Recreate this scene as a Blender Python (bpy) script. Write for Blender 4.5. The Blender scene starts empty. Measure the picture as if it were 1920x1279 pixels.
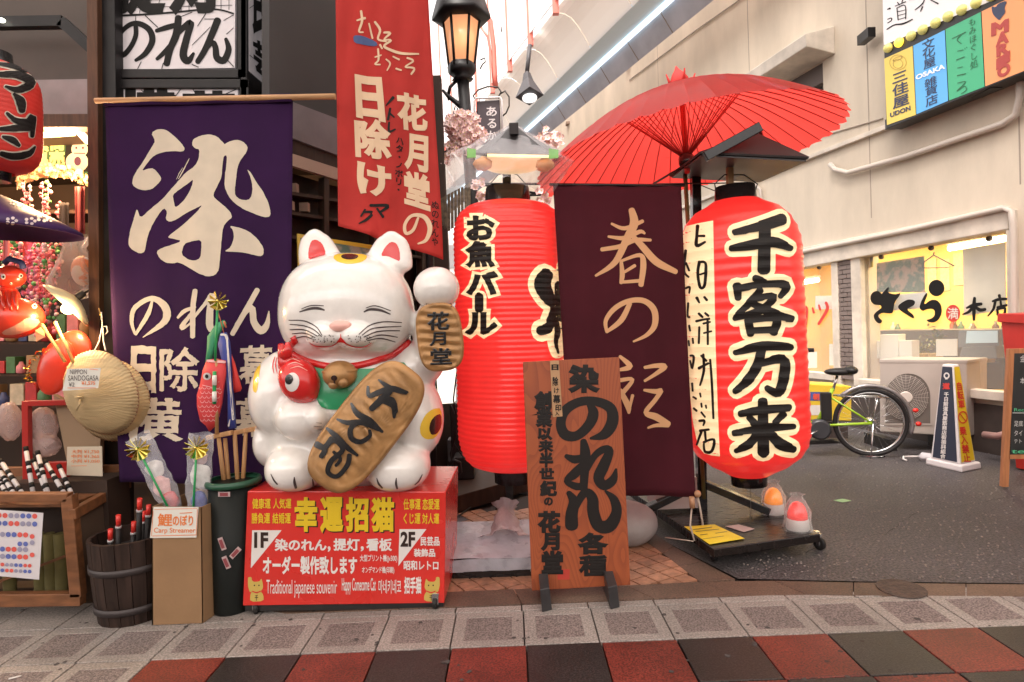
import bpy, bmesh, math, random
from mathutils import Vector, Matrix, noise
from mathutils.bvhtree import BVHTree
from mathutils.geometry import tessellate_polygon
random.seed(7)
SC = bpy.context.scene
COL = SC.collection
V = Vector
PI = math.pi

# ------------------------------------------------------------ camera
F = 1150.0; CX = 960.0; CY = 639.5; H = 1.30
ROLL = 0.040; PITCH = math.radians(1.32)
_r = V((math.cos(ROLL), 0, -math.sin(ROLL)))
_u = V((math.sin(ROLL), 0, math.cos(ROLL)))
_rot = Matrix.Rotation(-PITCH, 3, 'X')
RT = _rot @ _r; UP = _rot @ _u; FW = _rot @ V((0, 1, 0))
EYE = V((0, 0, H))
cam_d = bpy.data.cameras.new('camera'); cam = bpy.data.objects.new('camera', cam_d); COL.objects.link(cam)
cam_d.sensor_width = 36; cam_d.lens = F / 1920 * 36; cam_d.clip_start = 0.05; cam_d.clip_end = 500
mw = Matrix.Identity(4)
for i in range(3):
    mw[i][0] = RT[i]; mw[i][1] = UP[i]; mw[i][2] = -FW[i]; mw[i][3] = EYE[i]
cam.matrix_world = mw
SC.camera = cam

# ------------------------------------------------------------ sky and light
SUN_EL = math.radians(62); SUN_AZ = math.radians(205)   # sun behind and above, veiled
w = bpy.data.worlds.new("World"); SC.world = w; w.use_nodes = True
nt = w.node_tree; nt.nodes.clear()
sky = nt.nodes.new('ShaderNodeTexSky'); sky.sky_type = 'NISHITA'; sky.sun_disc = False
sky.sun_elevation = SUN_EL; sky.sun_rotation = SUN_AZ; sky.dust_density = 4; sky.air_density = 1.0
hs = nt.nodes.new('ShaderNodeHueSaturation'); hs.inputs['Saturation'].default_value = 0.12
wm = nt.nodes.new('ShaderNodeMixRGB'); wm.blend_type = 'MULTIPLY'; wm.inputs[0].default_value = 1
wm.inputs[2].default_value = (1.0, 0.93, 0.87, 1)
bg = nt.nodes.new('ShaderNodeBackground'); bg.inputs['Strength'].default_value = 0.15
wo = nt.nodes.new('ShaderNodeOutputWorld')
nt.links.new(sky.outputs[0], hs.inputs['Color']); nt.links.new(hs.outputs[0], wm.inputs[1])
nt.links.new(wm.outputs[0], bg.inputs['Color']); nt.links.new(bg.outputs[0], wo.inputs[0])
sl = bpy.data.lights.new('sun', 'SUN'); sl.energy = 0.9; sl.angle = math.radians(25); sl.color = (1, .93, .86)
so = bpy.data.objects.new('sun', sl); COL.objects.link(so)
# direction towards the sun; Nishita rotation is measured from +Y clockwise seen from above
sd = V((math.sin(SUN_AZ) * math.cos(SUN_EL), math.cos(SUN_AZ) * math.cos(SUN_EL), math.sin(SUN_EL)))
so.rotation_euler = sd.to_track_quat('Z', 'Y').to_euler()
SC.view_settings.view_transform = 'Standard'; SC.view_settings.look = 'None'
SC.view_settings.gamma = 1; SC.view_settings.exposure = 2.0
SC.view_settings.use_curve_mapping = False

# ------------------------------------------------------------ helpers
def ray(px, py):
    return (FW + RT * ((px - CX) / F) + UP * ((CY - py) / F))
def P(px, py, Y):
    d = ray(px, py); return EYE + d * (Y / d.y)
def G(px, py, z=0.0):
    d = ray(px, py); return EYE + d * ((z - H) / d.z)
def S(Y): return Y / F

class PlaneS:
    def __init__(s, p0, n):
        s.p = V(p0); s.n = V(n).normalized()
        if s.n.dot(EYE - s.p) < 0: s.n = -s.n
    def at(s, px, py, off=0):
        d = ray(px, py); t = (s.p - EYE).dot(s.n) / d.dot(s.n)
        return EYE + d * t + s.n * off
def plane_y(Y): return PlaneS((0, Y, 0), (0, -1, 0))
def plane3(a, b, c):
    a = V(a); b = V(b); c = V(c); return PlaneS(a, (b - a).cross(c - a))
class MeshS:
    def __init__(s, verts, faces, fallback=None):
        s.b = BVHTree.FromPolygons([V(v) for v in verts], faces); s.last = None; s.fb = fallback
    def at(s, px, py, off=0):
        d = ray(px, py).normalized()
        h, n, i, t = s.b.ray_cast(EYE, d)
        if h is None:
            if s.fb: return s.fb.at(px, py, off)
            pt = EYE + d * (s.last or 3.0)
            h, n, i, t2 = s.b.find_nearest(pt)
            if n.dot(d) > 0: n = -n
            return h + n * off
        s.last = t
        if n.dot(d) > 0: n = -n
        return h + n * off
class Bumpy:
    """a plane with cloth-like waves"""
    def __init__(s, base, fn): s.b = base; s.fn = fn; s.n = base.n
    def at(s, px, py, off=0): return s.b.at(px, py, off + s.fn(px, py))

MATS = {}
EMS = 0.34      # lamps and lit paper, against the exposure above
def mat(name, col=(.5, .5, .5), rough=.6, metal=0, noise_s=0, noise_a=.15, bump=0, bump_s=60, emit=0, ecol=None,
        coat=0, spec=.5, alpha=1, sss=0, sheen=0, dark=None, detail=4, stretch=None, trans=0, nthr=(.35, .65), world=False, rnd=0, stain=0, stain_s=1.1):
    if name in MATS: return MATS[name]
    m = bpy.data.materials.new(name); m.use_nodes = True; nt = m.node_tree; b = nt.nodes['Principled BSDF']
    c = (*col, 1)
    b.inputs['Base Color'].default_value = c; b.inputs['Roughness'].default_value = rough
    b.inputs['Metallic'].default_value = metal; b.inputs['Coat Weight'].default_value = coat
    b.inputs['Coat Roughness'].default_value = .08
    b.inputs['Specular IOR Level'].default_value = spec; b.inputs['Alpha'].default_value = alpha
    b.inputs['Sheen Weight'].default_value = sheen; b.inputs['Transmission Weight'].default_value = trans
    if sss: b.inputs['Subsurface Weight'].default_value = sss; b.inputs['Subsurface Scale'].default_value = .02
    if emit: b.inputs['Emission Color'].default_value = (*(ecol or col), 1); b.inputs['Emission Strength'].default_value = emit * EMS
    if noise_s or bump:
        tc = nt.nodes.new('ShaderNodeTexCoord'); mp = nt.nodes.new('ShaderNodeMapping')
        if world: ge = nt.nodes.new('ShaderNodeNewGeometry'); nt.links.new(ge.outputs['Position'], mp.inputs[0])
        else: nt.links.new(tc.outputs['Object'], mp.inputs[0])
        if stretch: mp.inputs['Scale'].default_value = stretch
    if noise_s:
        n = nt.nodes.new('ShaderNodeTexNoise'); n.inputs['Scale'].default_value = noise_s; n.inputs['Detail'].default_value = detail
        nt.links.new(mp.outputs[0], n.inputs['Vector'])
        r = nt.nodes.new('ShaderNodeValToRGB'); r.color_ramp.elements[0].position = nthr[0]; r.color_ramp.elements[1].position = nthr[1]
        d = dark or tuple(max(0, x * (1 - noise_a)) for x in col)
        l = tuple(min(1, x * (1 + noise_a)) for x in col) if not dark else col
        r.color_ramp.elements[0].color = (*d, 1); r.color_ramp.elements[1].color = (*l, 1)
        nt.links.new(n.outputs[0], r.inputs[0]); nt.links.new(r.outputs[0], b.inputs['Base Color'])
        last = r.outputs[0]
        if stain:      # broad dirt of its own shape
            n3 = nt.nodes.new('ShaderNodeTexNoise'); n3.inputs['Scale'].default_value = stain_s; n3.inputs['Detail'].default_value = 7; n3.inputs['Roughness'].default_value = .65
            nt.links.new(mp.outputs[0], n3.inputs['Vector']); m3 = nt.nodes.new('ShaderNodeMapRange'); m3.inputs[1].default_value = .35; m3.inputs[2].default_value = .62; m3.inputs[3].default_value = 1 - stain; m3.inputs[4].default_value = 1.04
            nt.links.new(n3.outputs[0], m3.inputs[0]); v3 = nt.nodes.new('ShaderNodeVectorMath'); v3.operation = 'SCALE'; nt.links.new(last, v3.inputs[0]); nt.links.new(m3.outputs[0], v3.inputs['Scale']); last = v3.outputs[0]
        if rnd:
            oi = nt.nodes.new('ShaderNodeObjectInfo'); m4 = nt.nodes.new('ShaderNodeMapRange'); m4.inputs[3].default_value = 1 - rnd; m4.inputs[4].default_value = 1 + rnd * .6
            nt.links.new(oi.outputs['Random'], m4.inputs[0]); v4 = nt.nodes.new('ShaderNodeVectorMath'); v4.operation = 'SCALE'; nt.links.new(last, v4.inputs[0]); nt.links.new(m4.outputs[0], v4.inputs['Scale']); last = v4.outputs[0]
        nt.links.new(last, b.inputs['Base Color'])
        mr = nt.nodes.new('ShaderNodeMapRange'); mr.inputs[3].default_value = max(.03, rough - .08); mr.inputs[4].default_value = min(1, rough + .1)
        nt.links.new(n.outputs[0], mr.inputs[0]); nt.links.new(mr.outputs[0], b.inputs['Roughness'])
    if bump:
        n2 = nt.nodes.new('ShaderNodeTexNoise'); n2.inputs['Scale'].default_value = bump_s; n2.inputs['Detail'].default_value = 5
        nt.links.new(mp.outputs[0], n2.inputs['Vector'])
        bp = nt.nodes.new('ShaderNodeBump'); bp.inputs['Strength'].default_value = bump; bp.inputs['Distance'].default_value = .01
        nt.links.new(n2.outputs[0], bp.inputs['Height']); nt.links.new(bp.outputs[0], b.inputs['Normal'])
    MATS[name] = m; return m
def film(name, col=(.95, .95, .97), clear=.6, rough=.12, bump=0, bump_s=40):
    """thin see-through film: glossy and milky where not clear"""
    if name in MATS: return MATS[name]
    m = bpy.data.materials.new(name); m.use_nodes = True; nt = m.node_tree; b = nt.nodes['Principled BSDF']
    b.inputs['Base Color'].default_value = (*col, 1); b.inputs['Roughness'].default_value = rough
    tr = nt.nodes.new('ShaderNodeBsdfTransparent'); mx = nt.nodes.new('ShaderNodeMixShader')
    lw = nt.nodes.new('ShaderNodeLayerWeight'); lw.inputs[0].default_value = .35
    mr = nt.nodes.new('ShaderNodeMapRange'); mr.inputs[3].default_value = 1 - clear; mr.inputs[4].default_value = min(1, 1 - clear + .28)
    nt.links.new(lw.outputs['Facing'], mr.inputs[0]); nt.links.new(mr.outputs[0], mx.inputs[0])
    nt.links.new(tr.outputs[0], mx.inputs[1]); nt.links.new(b.outputs[0], mx.inputs[2])
    if bump:
        tc = nt.nodes.new('ShaderNodeTexCoord'); n2 = nt.nodes.new('ShaderNodeTexNoise'); n2.inputs['Scale'].default_value = bump_s
        nt.links.new(tc.outputs['Object'], n2.inputs['Vector'])
        bp = nt.nodes.new('ShaderNodeBump'); bp.inputs['Strength'].default_value = bump; bp.inputs['Distance'].default_value = .02
        nt.links.new(n2.outputs[0], bp.inputs['Height']); nt.links.new(bp.outputs[0], b.inputs['Normal'])
    nt.links.new(mx.outputs[0], nt.nodes['Material Output'].inputs[0])
    MATS[name] = m; return m

def thing(name, loc, label, cat, group=None):
    o = bpy.data.objects.new(name, None); COL.objects.link(o); o.location = loc; o.empty_display_size = .05
    o['label'] = label; o['category'] = cat
    if group: o['group'] = group
    return o
def struct(o, kind='structure'): o['kind'] = kind; return o
def wl(o):
    v = V((0, 0, 0))
    while o is not None: v = v + o.location; o = o.parent
    return v
class MB:
    def __init__(s): s.v = []; s.f = []; s.mi = []; s.sm = []; s.cur = 0
    def add(s, vs, fs, smooth=False):
        n = len(s.v); s.v += [V(v) for v in vs]
        for f in fs: s.f.append(tuple(i + n for i in f)); s.mi.append(s.cur); s.sm.append(smooth)
        return s
    def hexa(s, q):   # 8 points: bottom 4 then top 4
        return s.add(q, [(3, 2, 1, 0), (4, 5, 6, 7), (0, 1, 5, 4), (1, 2, 6, 5), (2, 3, 7, 6), (3, 0, 4, 7)])
    def box(s, c, size, ax=None):
        c = V(c); x, y, z = [k / 2 for k in size]
        X, Y, Z = ax if ax else (V((1, 0, 0)), V((0, 1, 0)), V((0, 0, 1)))
        q = [c + X * (i * x) + Y * (j * y) + Z * (k * z) for k in (-1, 1) for i, j in ((-1, -1), (1, -1), (1, 1), (-1, 1))]
        return s.hexa(q)
    def bb(s, a, b):
        a = V(a); b = V(b); return s.box((a + b) / 2, b - a)
    def slab(s, quad, vec):   # quad of 4 pts extruded along vec
        q = [V(p) for p in quad]; return s.hexa(q + [p + V(vec) for p in q])
    def beam(s, a, b, w, h, up=(0, 0, 1)):
        a = V(a); b = V(b); Z = (b - a); L = Z.length; Z.normalize()
        X = Z.cross(V(up));
        if X.length < 1e-4: X = V((1, 0, 0))
        X.normalize(); Y = X.cross(Z)
        return s.box((a + b) / 2, (w, h, L), (X, Y, Z))
    def cyl(s, a, b, r0, r1=None, n=16, cap=True):
        if r1 is None: r1 = r0
        return s.lathe([(0, r0), (1, r1)], a, b, n, cap)
    def lathe(s, prof, a, b, n=24, cap=True, smooth=True, mod=None):
        a = V(a); b = V(b); Z = b - a; L = Z.length
        X = Z.normalized().cross(V((0, 1, 0)) if abs(Z.normalized().y) < .95 else V((1, 0, 0))).normalized(); Y = Z.normalized().cross(X)
        vs = []
        for t, r in prof:
            for k in range(n):
                an = 2 * PI * k / n; rr = r * (mod(t, an) if mod else 1)
                vs.append(a + Z * t + (X * math.cos(an) + Y * math.sin(an)) * rr)
        fs = []
        for i in range(len(prof) - 1):
            for k in range(n):
                k2 = (k + 1) % n; fs.append((i * n + k, i * n + k2, (i + 1) * n + k2, (i + 1) * n + k))
        s.add(vs, fs, smooth)
        if cap:
            m = len(s.v) - len(vs)
            s.f.append(tuple(m + k for k in reversed(range(n)))); s.mi.append(s.cur); s.sm.append(False)
            e = m + (len(prof) - 1) * n
            s.f.append(tuple(e + k for k in range(n))); s.mi.append(s.cur); s.sm.append(False)
        return s
    def tube(s, pts, r, n=8, cap=True):
        pts = [V(p) for p in pts]; rs = r if isinstance(r, (list, tuple)) else [r] * len(pts)
        vs = []; T0 = (pts[1] - pts[0]).normalized()
        X = T0.cross(V((0, 0, 1)));
        if X.length < .05: X = T0.cross(V((0, 1, 0)))
        X.normalize()
        for i, p in enumerate(pts):
            T = (pts[min(i + 1, len(pts) - 1)] - pts[max(i - 1, 0)]).normalized()
            X = (X - T * X.dot(T)).normalized(); Y = T.cross(X)
            for k in range(n):
                an = 2 * PI * k / n; vs.append(p + (X * math.cos(an) + Y * math.sin(an)) * rs[i])
        fs = [(i * n + k, i * n + (k + 1) % n, (i + 1) * n + (k + 1) % n, (i + 1) * n + k) for i in range(len(pts) - 1) for k in range(n)]
        m = len(s.v); s.add(vs, fs, True)
        if cap:
            s.f.append(tuple(m + k for k in reversed(range(n)))); s.mi.append(s.cur); s.sm.append(False)
            e = m + (len(pts) - 1) * n; s.f.append(tuple(e + k for k in range(n))); s.mi.append(s.cur); s.sm.append(False)
        return s
    def ball(s, c, r, n=16, m=10, ax=None, jit=0):
        c = V(c); r = (r, r, r) if isinstance(r, (int, float)) else r
        X, Y, Z = ax if ax else (V((1, 0, 0)), V((0, 1, 0)), V((0, 0, 1)))
        vs = [c + Z * r[2]]
        for i in range(1, m):
            th = PI * i / m
            for k in range(n):
                an = 2 * PI * k / n; j = 1 + (random.uniform(-jit, jit) if jit else 0)
                vs.append(c + X * (r[0] * math.sin(th) * math.cos(an) * j) + Y * (r[1] * math.sin(th) * math.sin(an) * j) + Z * (r[2] * math.cos(th) * j))
        vs.append(c - Z * r[2]); fs = []
        for k in range(n):
            fs.append((0, 1 + k, 1 + (k + 1) % n)); e = 1 + (m - 2) * n; fs.append((len(vs) - 1, e + (k + 1) % n, e + k))
        for i in range(m - 2):
            for k in range(n):
                a = 1 + i * n + k; b = 1 + i * n + (k + 1) % n; fs.append((a, a + n, b + n, b))
        return s.add(vs, fs, True)
    def grid(s, fn, nu, nv, smooth=True):
        vs = [fn(i / nu, j / nv) for j in range(nv + 1) for i in range(nu + 1)]
        fs = [(j * (nu + 1) + i, j * (nu + 1) + i + 1, (j + 1) * (nu + 1) + i + 1, (j + 1) * (nu + 1) + i) for j in range(nv) for i in range(nu)]
        return s.add(vs, fs, smooth)
    def mi_next(s, i): s.cur = i; return s
    def build(s, name, mats, parent=None, bevel=0, label=None, solid=0, sub=0):
        me = bpy.data.meshes.new(name); o = bpy.data.objects.new(name, me); COL.objects.link(o)
        if parent is not None:
            base = wl(parent); o.parent = parent; off = base
        else:
            c = sum(s.v, V((0, 0, 0))) / len(s.v); c.z = min(v.z for v in s.v); o.location = c; off = c
        me.from_pydata([v - off for v in s.v], [], s.f)
        mats = mats if isinstance(mats, (list, tuple)) else [mats]
        for m in mats: me.materials.append(m)
        me.polygons.foreach_set('material_index', s.mi); me.polygons.foreach_set('use_smooth', s.sm)
        me.update()
        if solid:
            md = o.modifiers.new('thick', 'SOLIDIFY'); md.thickness = solid; md.offset = 0
        if bevel:
            md = o.modifiers.new('bevel', 'BEVEL'); md.width = bevel; md.segments = 2; md.limit_method = 'ANGLE'; md.angle_limit = math.radians(50)
        if sub:
            md = o.modifiers.new('sub', 'SUBSURF'); md.levels = sub; md.render_levels = sub
        if label: o['label'] = label
        return o
def tagm(o, label, cat, group=None):
    o['label'] = label; o['category'] = cat
    if group: o['group'] = group
    return o

# ---- lettering and printed shapes, laid on any surface from outlines measured in the photograph
_g = {}
def glyph(body, bold=0.0):
    k = (body, round(bold, 3))
    if k in _g: return _g[k]
    c = bpy.data.curves.new('txt', 'FONT'); c.body = body; c.resolution_u = 4
    if bold: c.bevel_depth = bold; c.bevel_resolution = 0
    o = bpy.data.objects.new('txt', c); COL.objects.link(o)
    me = bpy.data.meshes.new_from_object(o.evaluated_get(bpy.context.evaluated_depsgraph_get()))
    vs = [v.co.copy() for v in me.vertices]
    fs = [tuple(p.vertices) for p in me.polygons]
    if bold:   # keep front cap and outward slope only
        fs = [f for f in fs if all(vs[i].z > -bold * .5 for i in f)]
        vs = [V((v.x, v.y, max(0, v.z / bold))) for v in vs]
    used = sorted({i for f in fs for i in f}); mp = {u: i for i, u in enumerate(used)}
    vs = [vs[u] for u in used]; fs = [tuple(mp[i] for i in f) for f in fs]
    bpy.data.objects.remove(o); bpy.data.curves.remove(c); bpy.data.meshes.remove(me)
    if not vs: vs = [V((0, 0, 0))]
    xs = [v.x for v in vs]; ys = [v.y for v in vs]
    bb = (min(xs), min(ys), max(xs), max(ys)) if not bold else glyph(body)[2]
    _g[k] = (vs, fs, bb); return _g[k]
def cut(vs, fs, sx, sy):
    """split a flat mesh on a grid so it can follow a curved surface"""
    bm = bmesh.new(); bv = [bm.verts.new(v) for v in vs]
    for f in fs:
        try: bm.faces.new([bv[i] for i in f])
        except ValueError: pass
    for ax, st in ((0, sx), (1, sy)):
        if not st: continue
        lo = min(v[ax] for v in vs); hi = max(v[ax] for v in vs); t = (math.floor(lo / st) + 1) * st
        while t < hi:
            co = V((0, 0, 0)); co[ax] = t; no = V((0, 0, 0)); no[ax] = 1
            bmesh.ops.bisect_plane(bm, geom=bm.verts[:] + bm.edges[:] + bm.faces[:], plane_co=co, plane_no=no); t += st
    bm.verts.index_update()
    r = [v.co.copy() for v in bm.verts], [tuple(v.index for v in f.verts) for f in bm.faces]; bm.free(); return r
class Flat:
    """collects flat figures in photo pixels, then lays them on a surface"""
    def __init__(s, sx=1, ox=0, oy=0): s.k = sx; s.ox = ox; s.oy = oy; s.v = []; s.f = []; s.z = 0
    def X(s, x, y): return (s.ox + x / s.k, s.oy + y / s.k)
    def _add(s, vs, fs):
        n = len(s.v); s.v += vs; s.f += [tuple(i + n for i in f) for f in fs]; s.z += .12
    def quad(s, body, q, bold=0, em=False, flipx=False):
        vs, fs, bb = glyph(body, bold)
        if em: x0, y0, x1, y1 = 0, -.12, max(1, bb[2]) if len(body) > 1 else 1, .88
        else: x0, y0, x1, y1 = bb
        tl, tr, br, bl = [V((*s.X(*p), 0)) for p in q]; out = []
        for v in vs:
            u = (v.x - x0) / (x1 - x0 + 1e-9); t = 1 - (v.y - y0) / (y1 - y0 + 1e-9)
            p = (tl * (1 - u) + tr * u) * (1 - t) + (bl * (1 - u) + br * u) * t; out.append(V((p.x, p.y, s.z + v.z)))
        s._add(out, fs); return s
    def box(s, body, x0, y0, x1, y1, bold=0, em=False, sh=0):
        return s.quad(body, ((x0 + sh, y0), (x1 + sh, y0), (x1, y1), (x0, y1)), bold, em)
    def col(s, body, tl, tr, br, bl, bold=0):
        n = len(body); tl, tr, br, bl = map(V, (tl, tr, br, bl))
        for i, ch in enumerate(body):
            if ch in ' 　': continue
            a = i / n; b = (i + 1) / n
            q = (tl.lerp(bl, a), tr.lerp(br, a), tr.lerp(br, b), tl.lerp(bl, b))
            if ch == 'ー':
                c = (q[0] + q[1] + q[2] + q[3]) / 4; h = (q[3] - q[0]); s.stroke([(c.x, c.y - h.y * .4, 6 + abs(h.y) * bold), (c.x, c.y + h.y * .4, 6 + abs(h.y) * bold)])
            else: s.quad(ch, q, bold, True)
        return s
    def poly(s, pts, holes=(), smooth=1):
        def sm(p):
            for _ in range(smooth):
                q = []
                for i in range(len(p)):
                    a = V(p[i]); b = V(p[(i + 1) % len(p)]); q += [a.lerp(b, .22), a.lerp(b, .78)]
                p = q
            return [V((*s.X(*a[:2]), s.z)) for a in p]
        loops = [sm(pts)] + [sm(h) for h in holes]
        tri = tessellate_polygon(loops); vs = [v for l in loops for v in l]; s._add(vs, [tuple(t) for t in tri]); return s
    def stroke(s, pts, grow=0, n=5, closed=False):
        """brush stroke through (x, y, width) points"""
        p = [V(a) for a in pts]; c = []
        for i in range(len(p) - 1):
            p0 = p[max(i - 1, 0)]; p1 = p[i]; p2 = p[i + 1]; p3 = p[min(i + 2, len(p) - 1)]
            for j in range(n):
                t = j / n; c.append(.5 * (2 * p1 + (p2 - p0) * t + (2 * p0 - 5 * p1 + 4 * p2 - p3) * t * t + (3 * p1 - p0 - 3 * p2 + p3) * t ** 3))
        c.append(p[-1]); vs = []; fs = []; m = len(c)
        for i, q in enumerate(c):
            a = c[max(i - 1, 0)]; b = c[min(i + 1, m - 1)]; d = V((b.x - a.x, b.y - a.y));
            if d.length < 1e-6: d = V((1, 0))
            d.normalize(); nn = V((-d.y, d.x)); hw = (max(q.z, .5) + grow) / 2; o = V((q.x, q.y))
            vs.append(o + nn * hw); vs.append(o - nn * hw)
            if i: fs.append((2 * i - 2, 2 * i - 1, 2 * i + 1, 2 * i))
        for e, sg in ((0, -1), (m - 1, 1)):   # rounded ends
            q = c[e]; a = c[1 if e == 0 else m - 2]; d = V((q.x - a.x, q.y - a.y)); d = d.normalized() if d.length > 1e-6 else V((1, 0)); nn = V((-d.y, d.x)); hw = (max(q.z, .5) + grow) / 2
            st = len(vs); o = V((q.x, q.y))
            for k in range(7):
                an = PI * k / 6; vs.append(o + nn * (hw * math.cos(an)) + d * (hw * .8 * math.sin(an)))
            fs.append(tuple(range(st, st + 7)))
        s._add([V((*s.X(v.x, v.y), s.z + k * .0004)) for k, v in enumerate(vs)], fs); return s
    def strokes(s, L, grow=0, w=1.0):
        for st in L: s.stroke([(a, b, c * w) for a, b, c in st], grow)
        return s
    def ell(s, cx, cy, rx, ry, n=24, rot=0, hole=0):
        c, d = math.cos(rot), math.sin(rot)
        def ring(k): return [(cx + rx * k * math.cos(a) * c - ry * k * math.sin(a) * d, cy + rx * k * math.cos(a) * d + ry * k * math.sin(a) * c) for a in [2 * PI * i / n for i in range(n)]]
        return s.poly(ring(1), [ring(hole)] if hole else (), smooth=0)
    def rect(s, x0, y0, x1, y1): return s.poly([(x0, y0), (x1, y0), (x1, y1), (x0, y1)], smooth=0)
    def lay(s, name, surf, m, parent, off=.0015, step=None, dz=.0005, label=None, wob=0):
        vs, fs = s.v, s.f
        if step: vs, fs = cut(vs, fs, step, step) if not isinstance(step, tuple) else cut(vs, fs, *step)
        mb = MB(); out = []
        for v in vs:
            x, y = v.x, v.y
            if wob: x += noise.noise(V((v.x * .35, v.y * .35, 1))) * wob; y += noise.noise(V((v.x * .35, v.y * .35, 9))) * wob
            out.append(surf.at(x, y, off + v.z * dz))
        mb.add(out, fs, False)
        # faces towards the camera
        o = mb.build(name, m, parent, label=label)
        return o
# ============================================================ SETTING
def gpoly(name, pts, z, m, kind='structure', parent=None):
    mb = MB(); vs = [G(x, y, z) if not isinstance(x, V) else x for x, y in pts]
    t = tessellate_polygon([[V((v.x, v.y, 0)) for v in vs]]); 
    t = [f if (vs[f[1]] - vs[f[0]]).cross(vs[f[2]] - vs[f[0]]).z > 0 else f[::-1] for f in t]
    mb.add(vs, t); o = mb.build(name, m, parent); o['kind'] = kind; return o
m_earth = mat('dark joint bedding', (.035, .03, .028), .9, noise_s=8)
gm = MB(); gm.add([(-120, -60, -.034), (160, -60, -.034), (160, 220, -.034), (-120, 220, -.034)], [(0, 1, 2, 3)])
struct(gm.build('ground', m_earth))
m_asph = mat('asphalt', (.086, .076, .078), .45, noise_s=75, noise_a=.6, bump=.9, bump_s=140, detail=8, nthr=(.42, .6), world=True, stain=.35, stain_s=.9)
road = MB()
rp = [G(3600, 1100), G(1920, 1094), G(1600, 1090), G(1384, 1085), G(1256, 1020), G(1150, 950), G(1040, 880), V((-1.2, 6, 0)), V((-3, 14, 0)), V((-9, 40, 0)), V((14, 60, 0)), V((22, 10, 0))]
t = tessellate_polygon([rp]); t = [f if (rp[f[1]] - rp[f[0]]).cross(rp[f[2]] - rp[f[0]]).z > 0 else f[::-1] for f in t]
road.add(rp, t); struct(road.build('road', m_asph))

# paving: measured grid
TO = G(984, 1209.5); e1 = (G(1547, 1185.5) - G(845, 1213.5)) / 5; TD = e1.length
tu = e1.normalized(); tv = (G(978, 1138) - TO); tv = tv.normalized()
def tp(i, j): return TO + tu * (TD * i) + tv * (TD * j)
m_gr_l = mat('granite margin', (.285, .25, .23), .5, noise_s=120, noise_a=.3, bump=.15, bump_s=300, nthr=(.4, .62), world=True, rnd=.10, stain=.22, stain_s=2.2)
m_gr_d = mat('granite flamed', (.20, .158, .147), .7, noise_s=130, noise_a=.45, bump=.8, bump_s=200, nthr=(.4, .6), world=True, rnd=.10, stain=.14, stain_s=2.2)
m_red = mat('red paving stone', (.16, .026, .018), .42, noise_s=130, noise_a=.5, bump=.15, bump_s=220, nthr=(.4, .62), world=True, rnd=.22, stain=.45, stain_s=2.6)
m_blk = mat('black paving stone', (.030, .025, .025), .38, noise_s=130, noise_a=.7, bump=.15, bump_s=220, nthr=(.42, .66), world=True, rnd=.25, stain=.4, stain_s=2.6)
m_brn = mat('brown kerb granite', (.14, .085, .06), .5, noise_s=110, noise_a=.4, bump=.2, bump_s=200, world=True, rnd=.12, stain=.4, stain_s=2)
m_org = mat('orange clay tile', (.40, .20, .12), .4, noise_s=30, noise_a=.22, bump=.1, bump_s=120, world=True, rnd=.12, stain=.4, stain_s=4)
pave = bpy.data.objects.new('pavement', None); COL.objects.link(pave); struct(pave)
tile_me = {}
def tile_mesh(kind, w, d):
    k = (kind, round(w, 3), round(d, 3))
    if k in tile_me: return tile_me[k]
    g = .0028; mb = MB(); x0, x1, y0, y1 = g, w - g, g, d - g; b = .002
    def top(X0, X1, Y0, Y1, z): return [(X0, Y0, z), (X1, Y0, z), (X1, Y1, z), (X0, Y1, z)]
    q = top(x0, x1, y0, y1, -.03) + top(x0, x1, y0, y1, -b) + top(x0 + b, x1 - b, y0 + b, y1 - b, 0)
    f = [(0, 1, 5, 4), (1, 2, 6, 5), (2, 3, 7, 6), (3, 0, 4, 7), (4, 5, 9, 8), (5, 6, 10, 9), (6, 7, 11, 10), (7, 4, 8, 11)]
    if kind == 'granite':
        mg = .048; q += top(x0 + mg, x1 - mg, y0 + mg, y1 - mg, 0) + top(x0 + mg + .002, x1 - mg - .002, y0 + mg + .002, y1 - mg - .002, -.0015)
        for a in range(4):
            b2 = (a + 1) % 4; f.append((8 + a, 8 + b2, 12 + b2, 12 + a)); f.append((12 + a, 12 + b2, 16 + b2, 16 + a))
        mb.add(q, f); mb.cur = 1; mb.f.append((16, 17, 18, 19)); mb.mi.append(1); mb.sm.append(False)
    else: f.append((8, 9, 10, 11)); mb.add(q, f)
    me = bpy.data.meshes.new(kind); me.from_pydata(mb.v, [], mb.f)
    for m in {'granite': (m_gr_l, m_gr_d), 'strip': (m_gr_l,), 'red': (m_red,), 'black': (m_blk,)}[kind]: me.materials.append(m)
    me.polygons.foreach_set('material_index', mb.mi); tile_me[k] = me; return me
ang = math.atan2(tu.y, tu.x)
def tile(kind, i, j, w=1, d=1):
    o = bpy.data.objects.new('paving_tile', tile_mesh(kind, TD * w, TD * d)); COL.objects.link(o); o.parent = pave
    p = tp(i, j); o.location = (p.x, p.y, random.uniform(-.0012, 0.0004)); o.rotation_euler.z = ang
    o.rotation_euler.x = random.uniform(-.002, .002); o.rotation_euler.y = random.uniform(-.002, .002)
for i in range(-9, 9):
    tile('granite', i, 0)
    tile('strip', i, 1, 1, .19 if i > -4 else 1)
for i in range(-8, 9):
    for j in (-1, -2, -3, -4):
        if i < -5: tile('granite', i, j)
        else: tile('black' if (i + j) % 2 else 'red', i, j)
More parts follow.
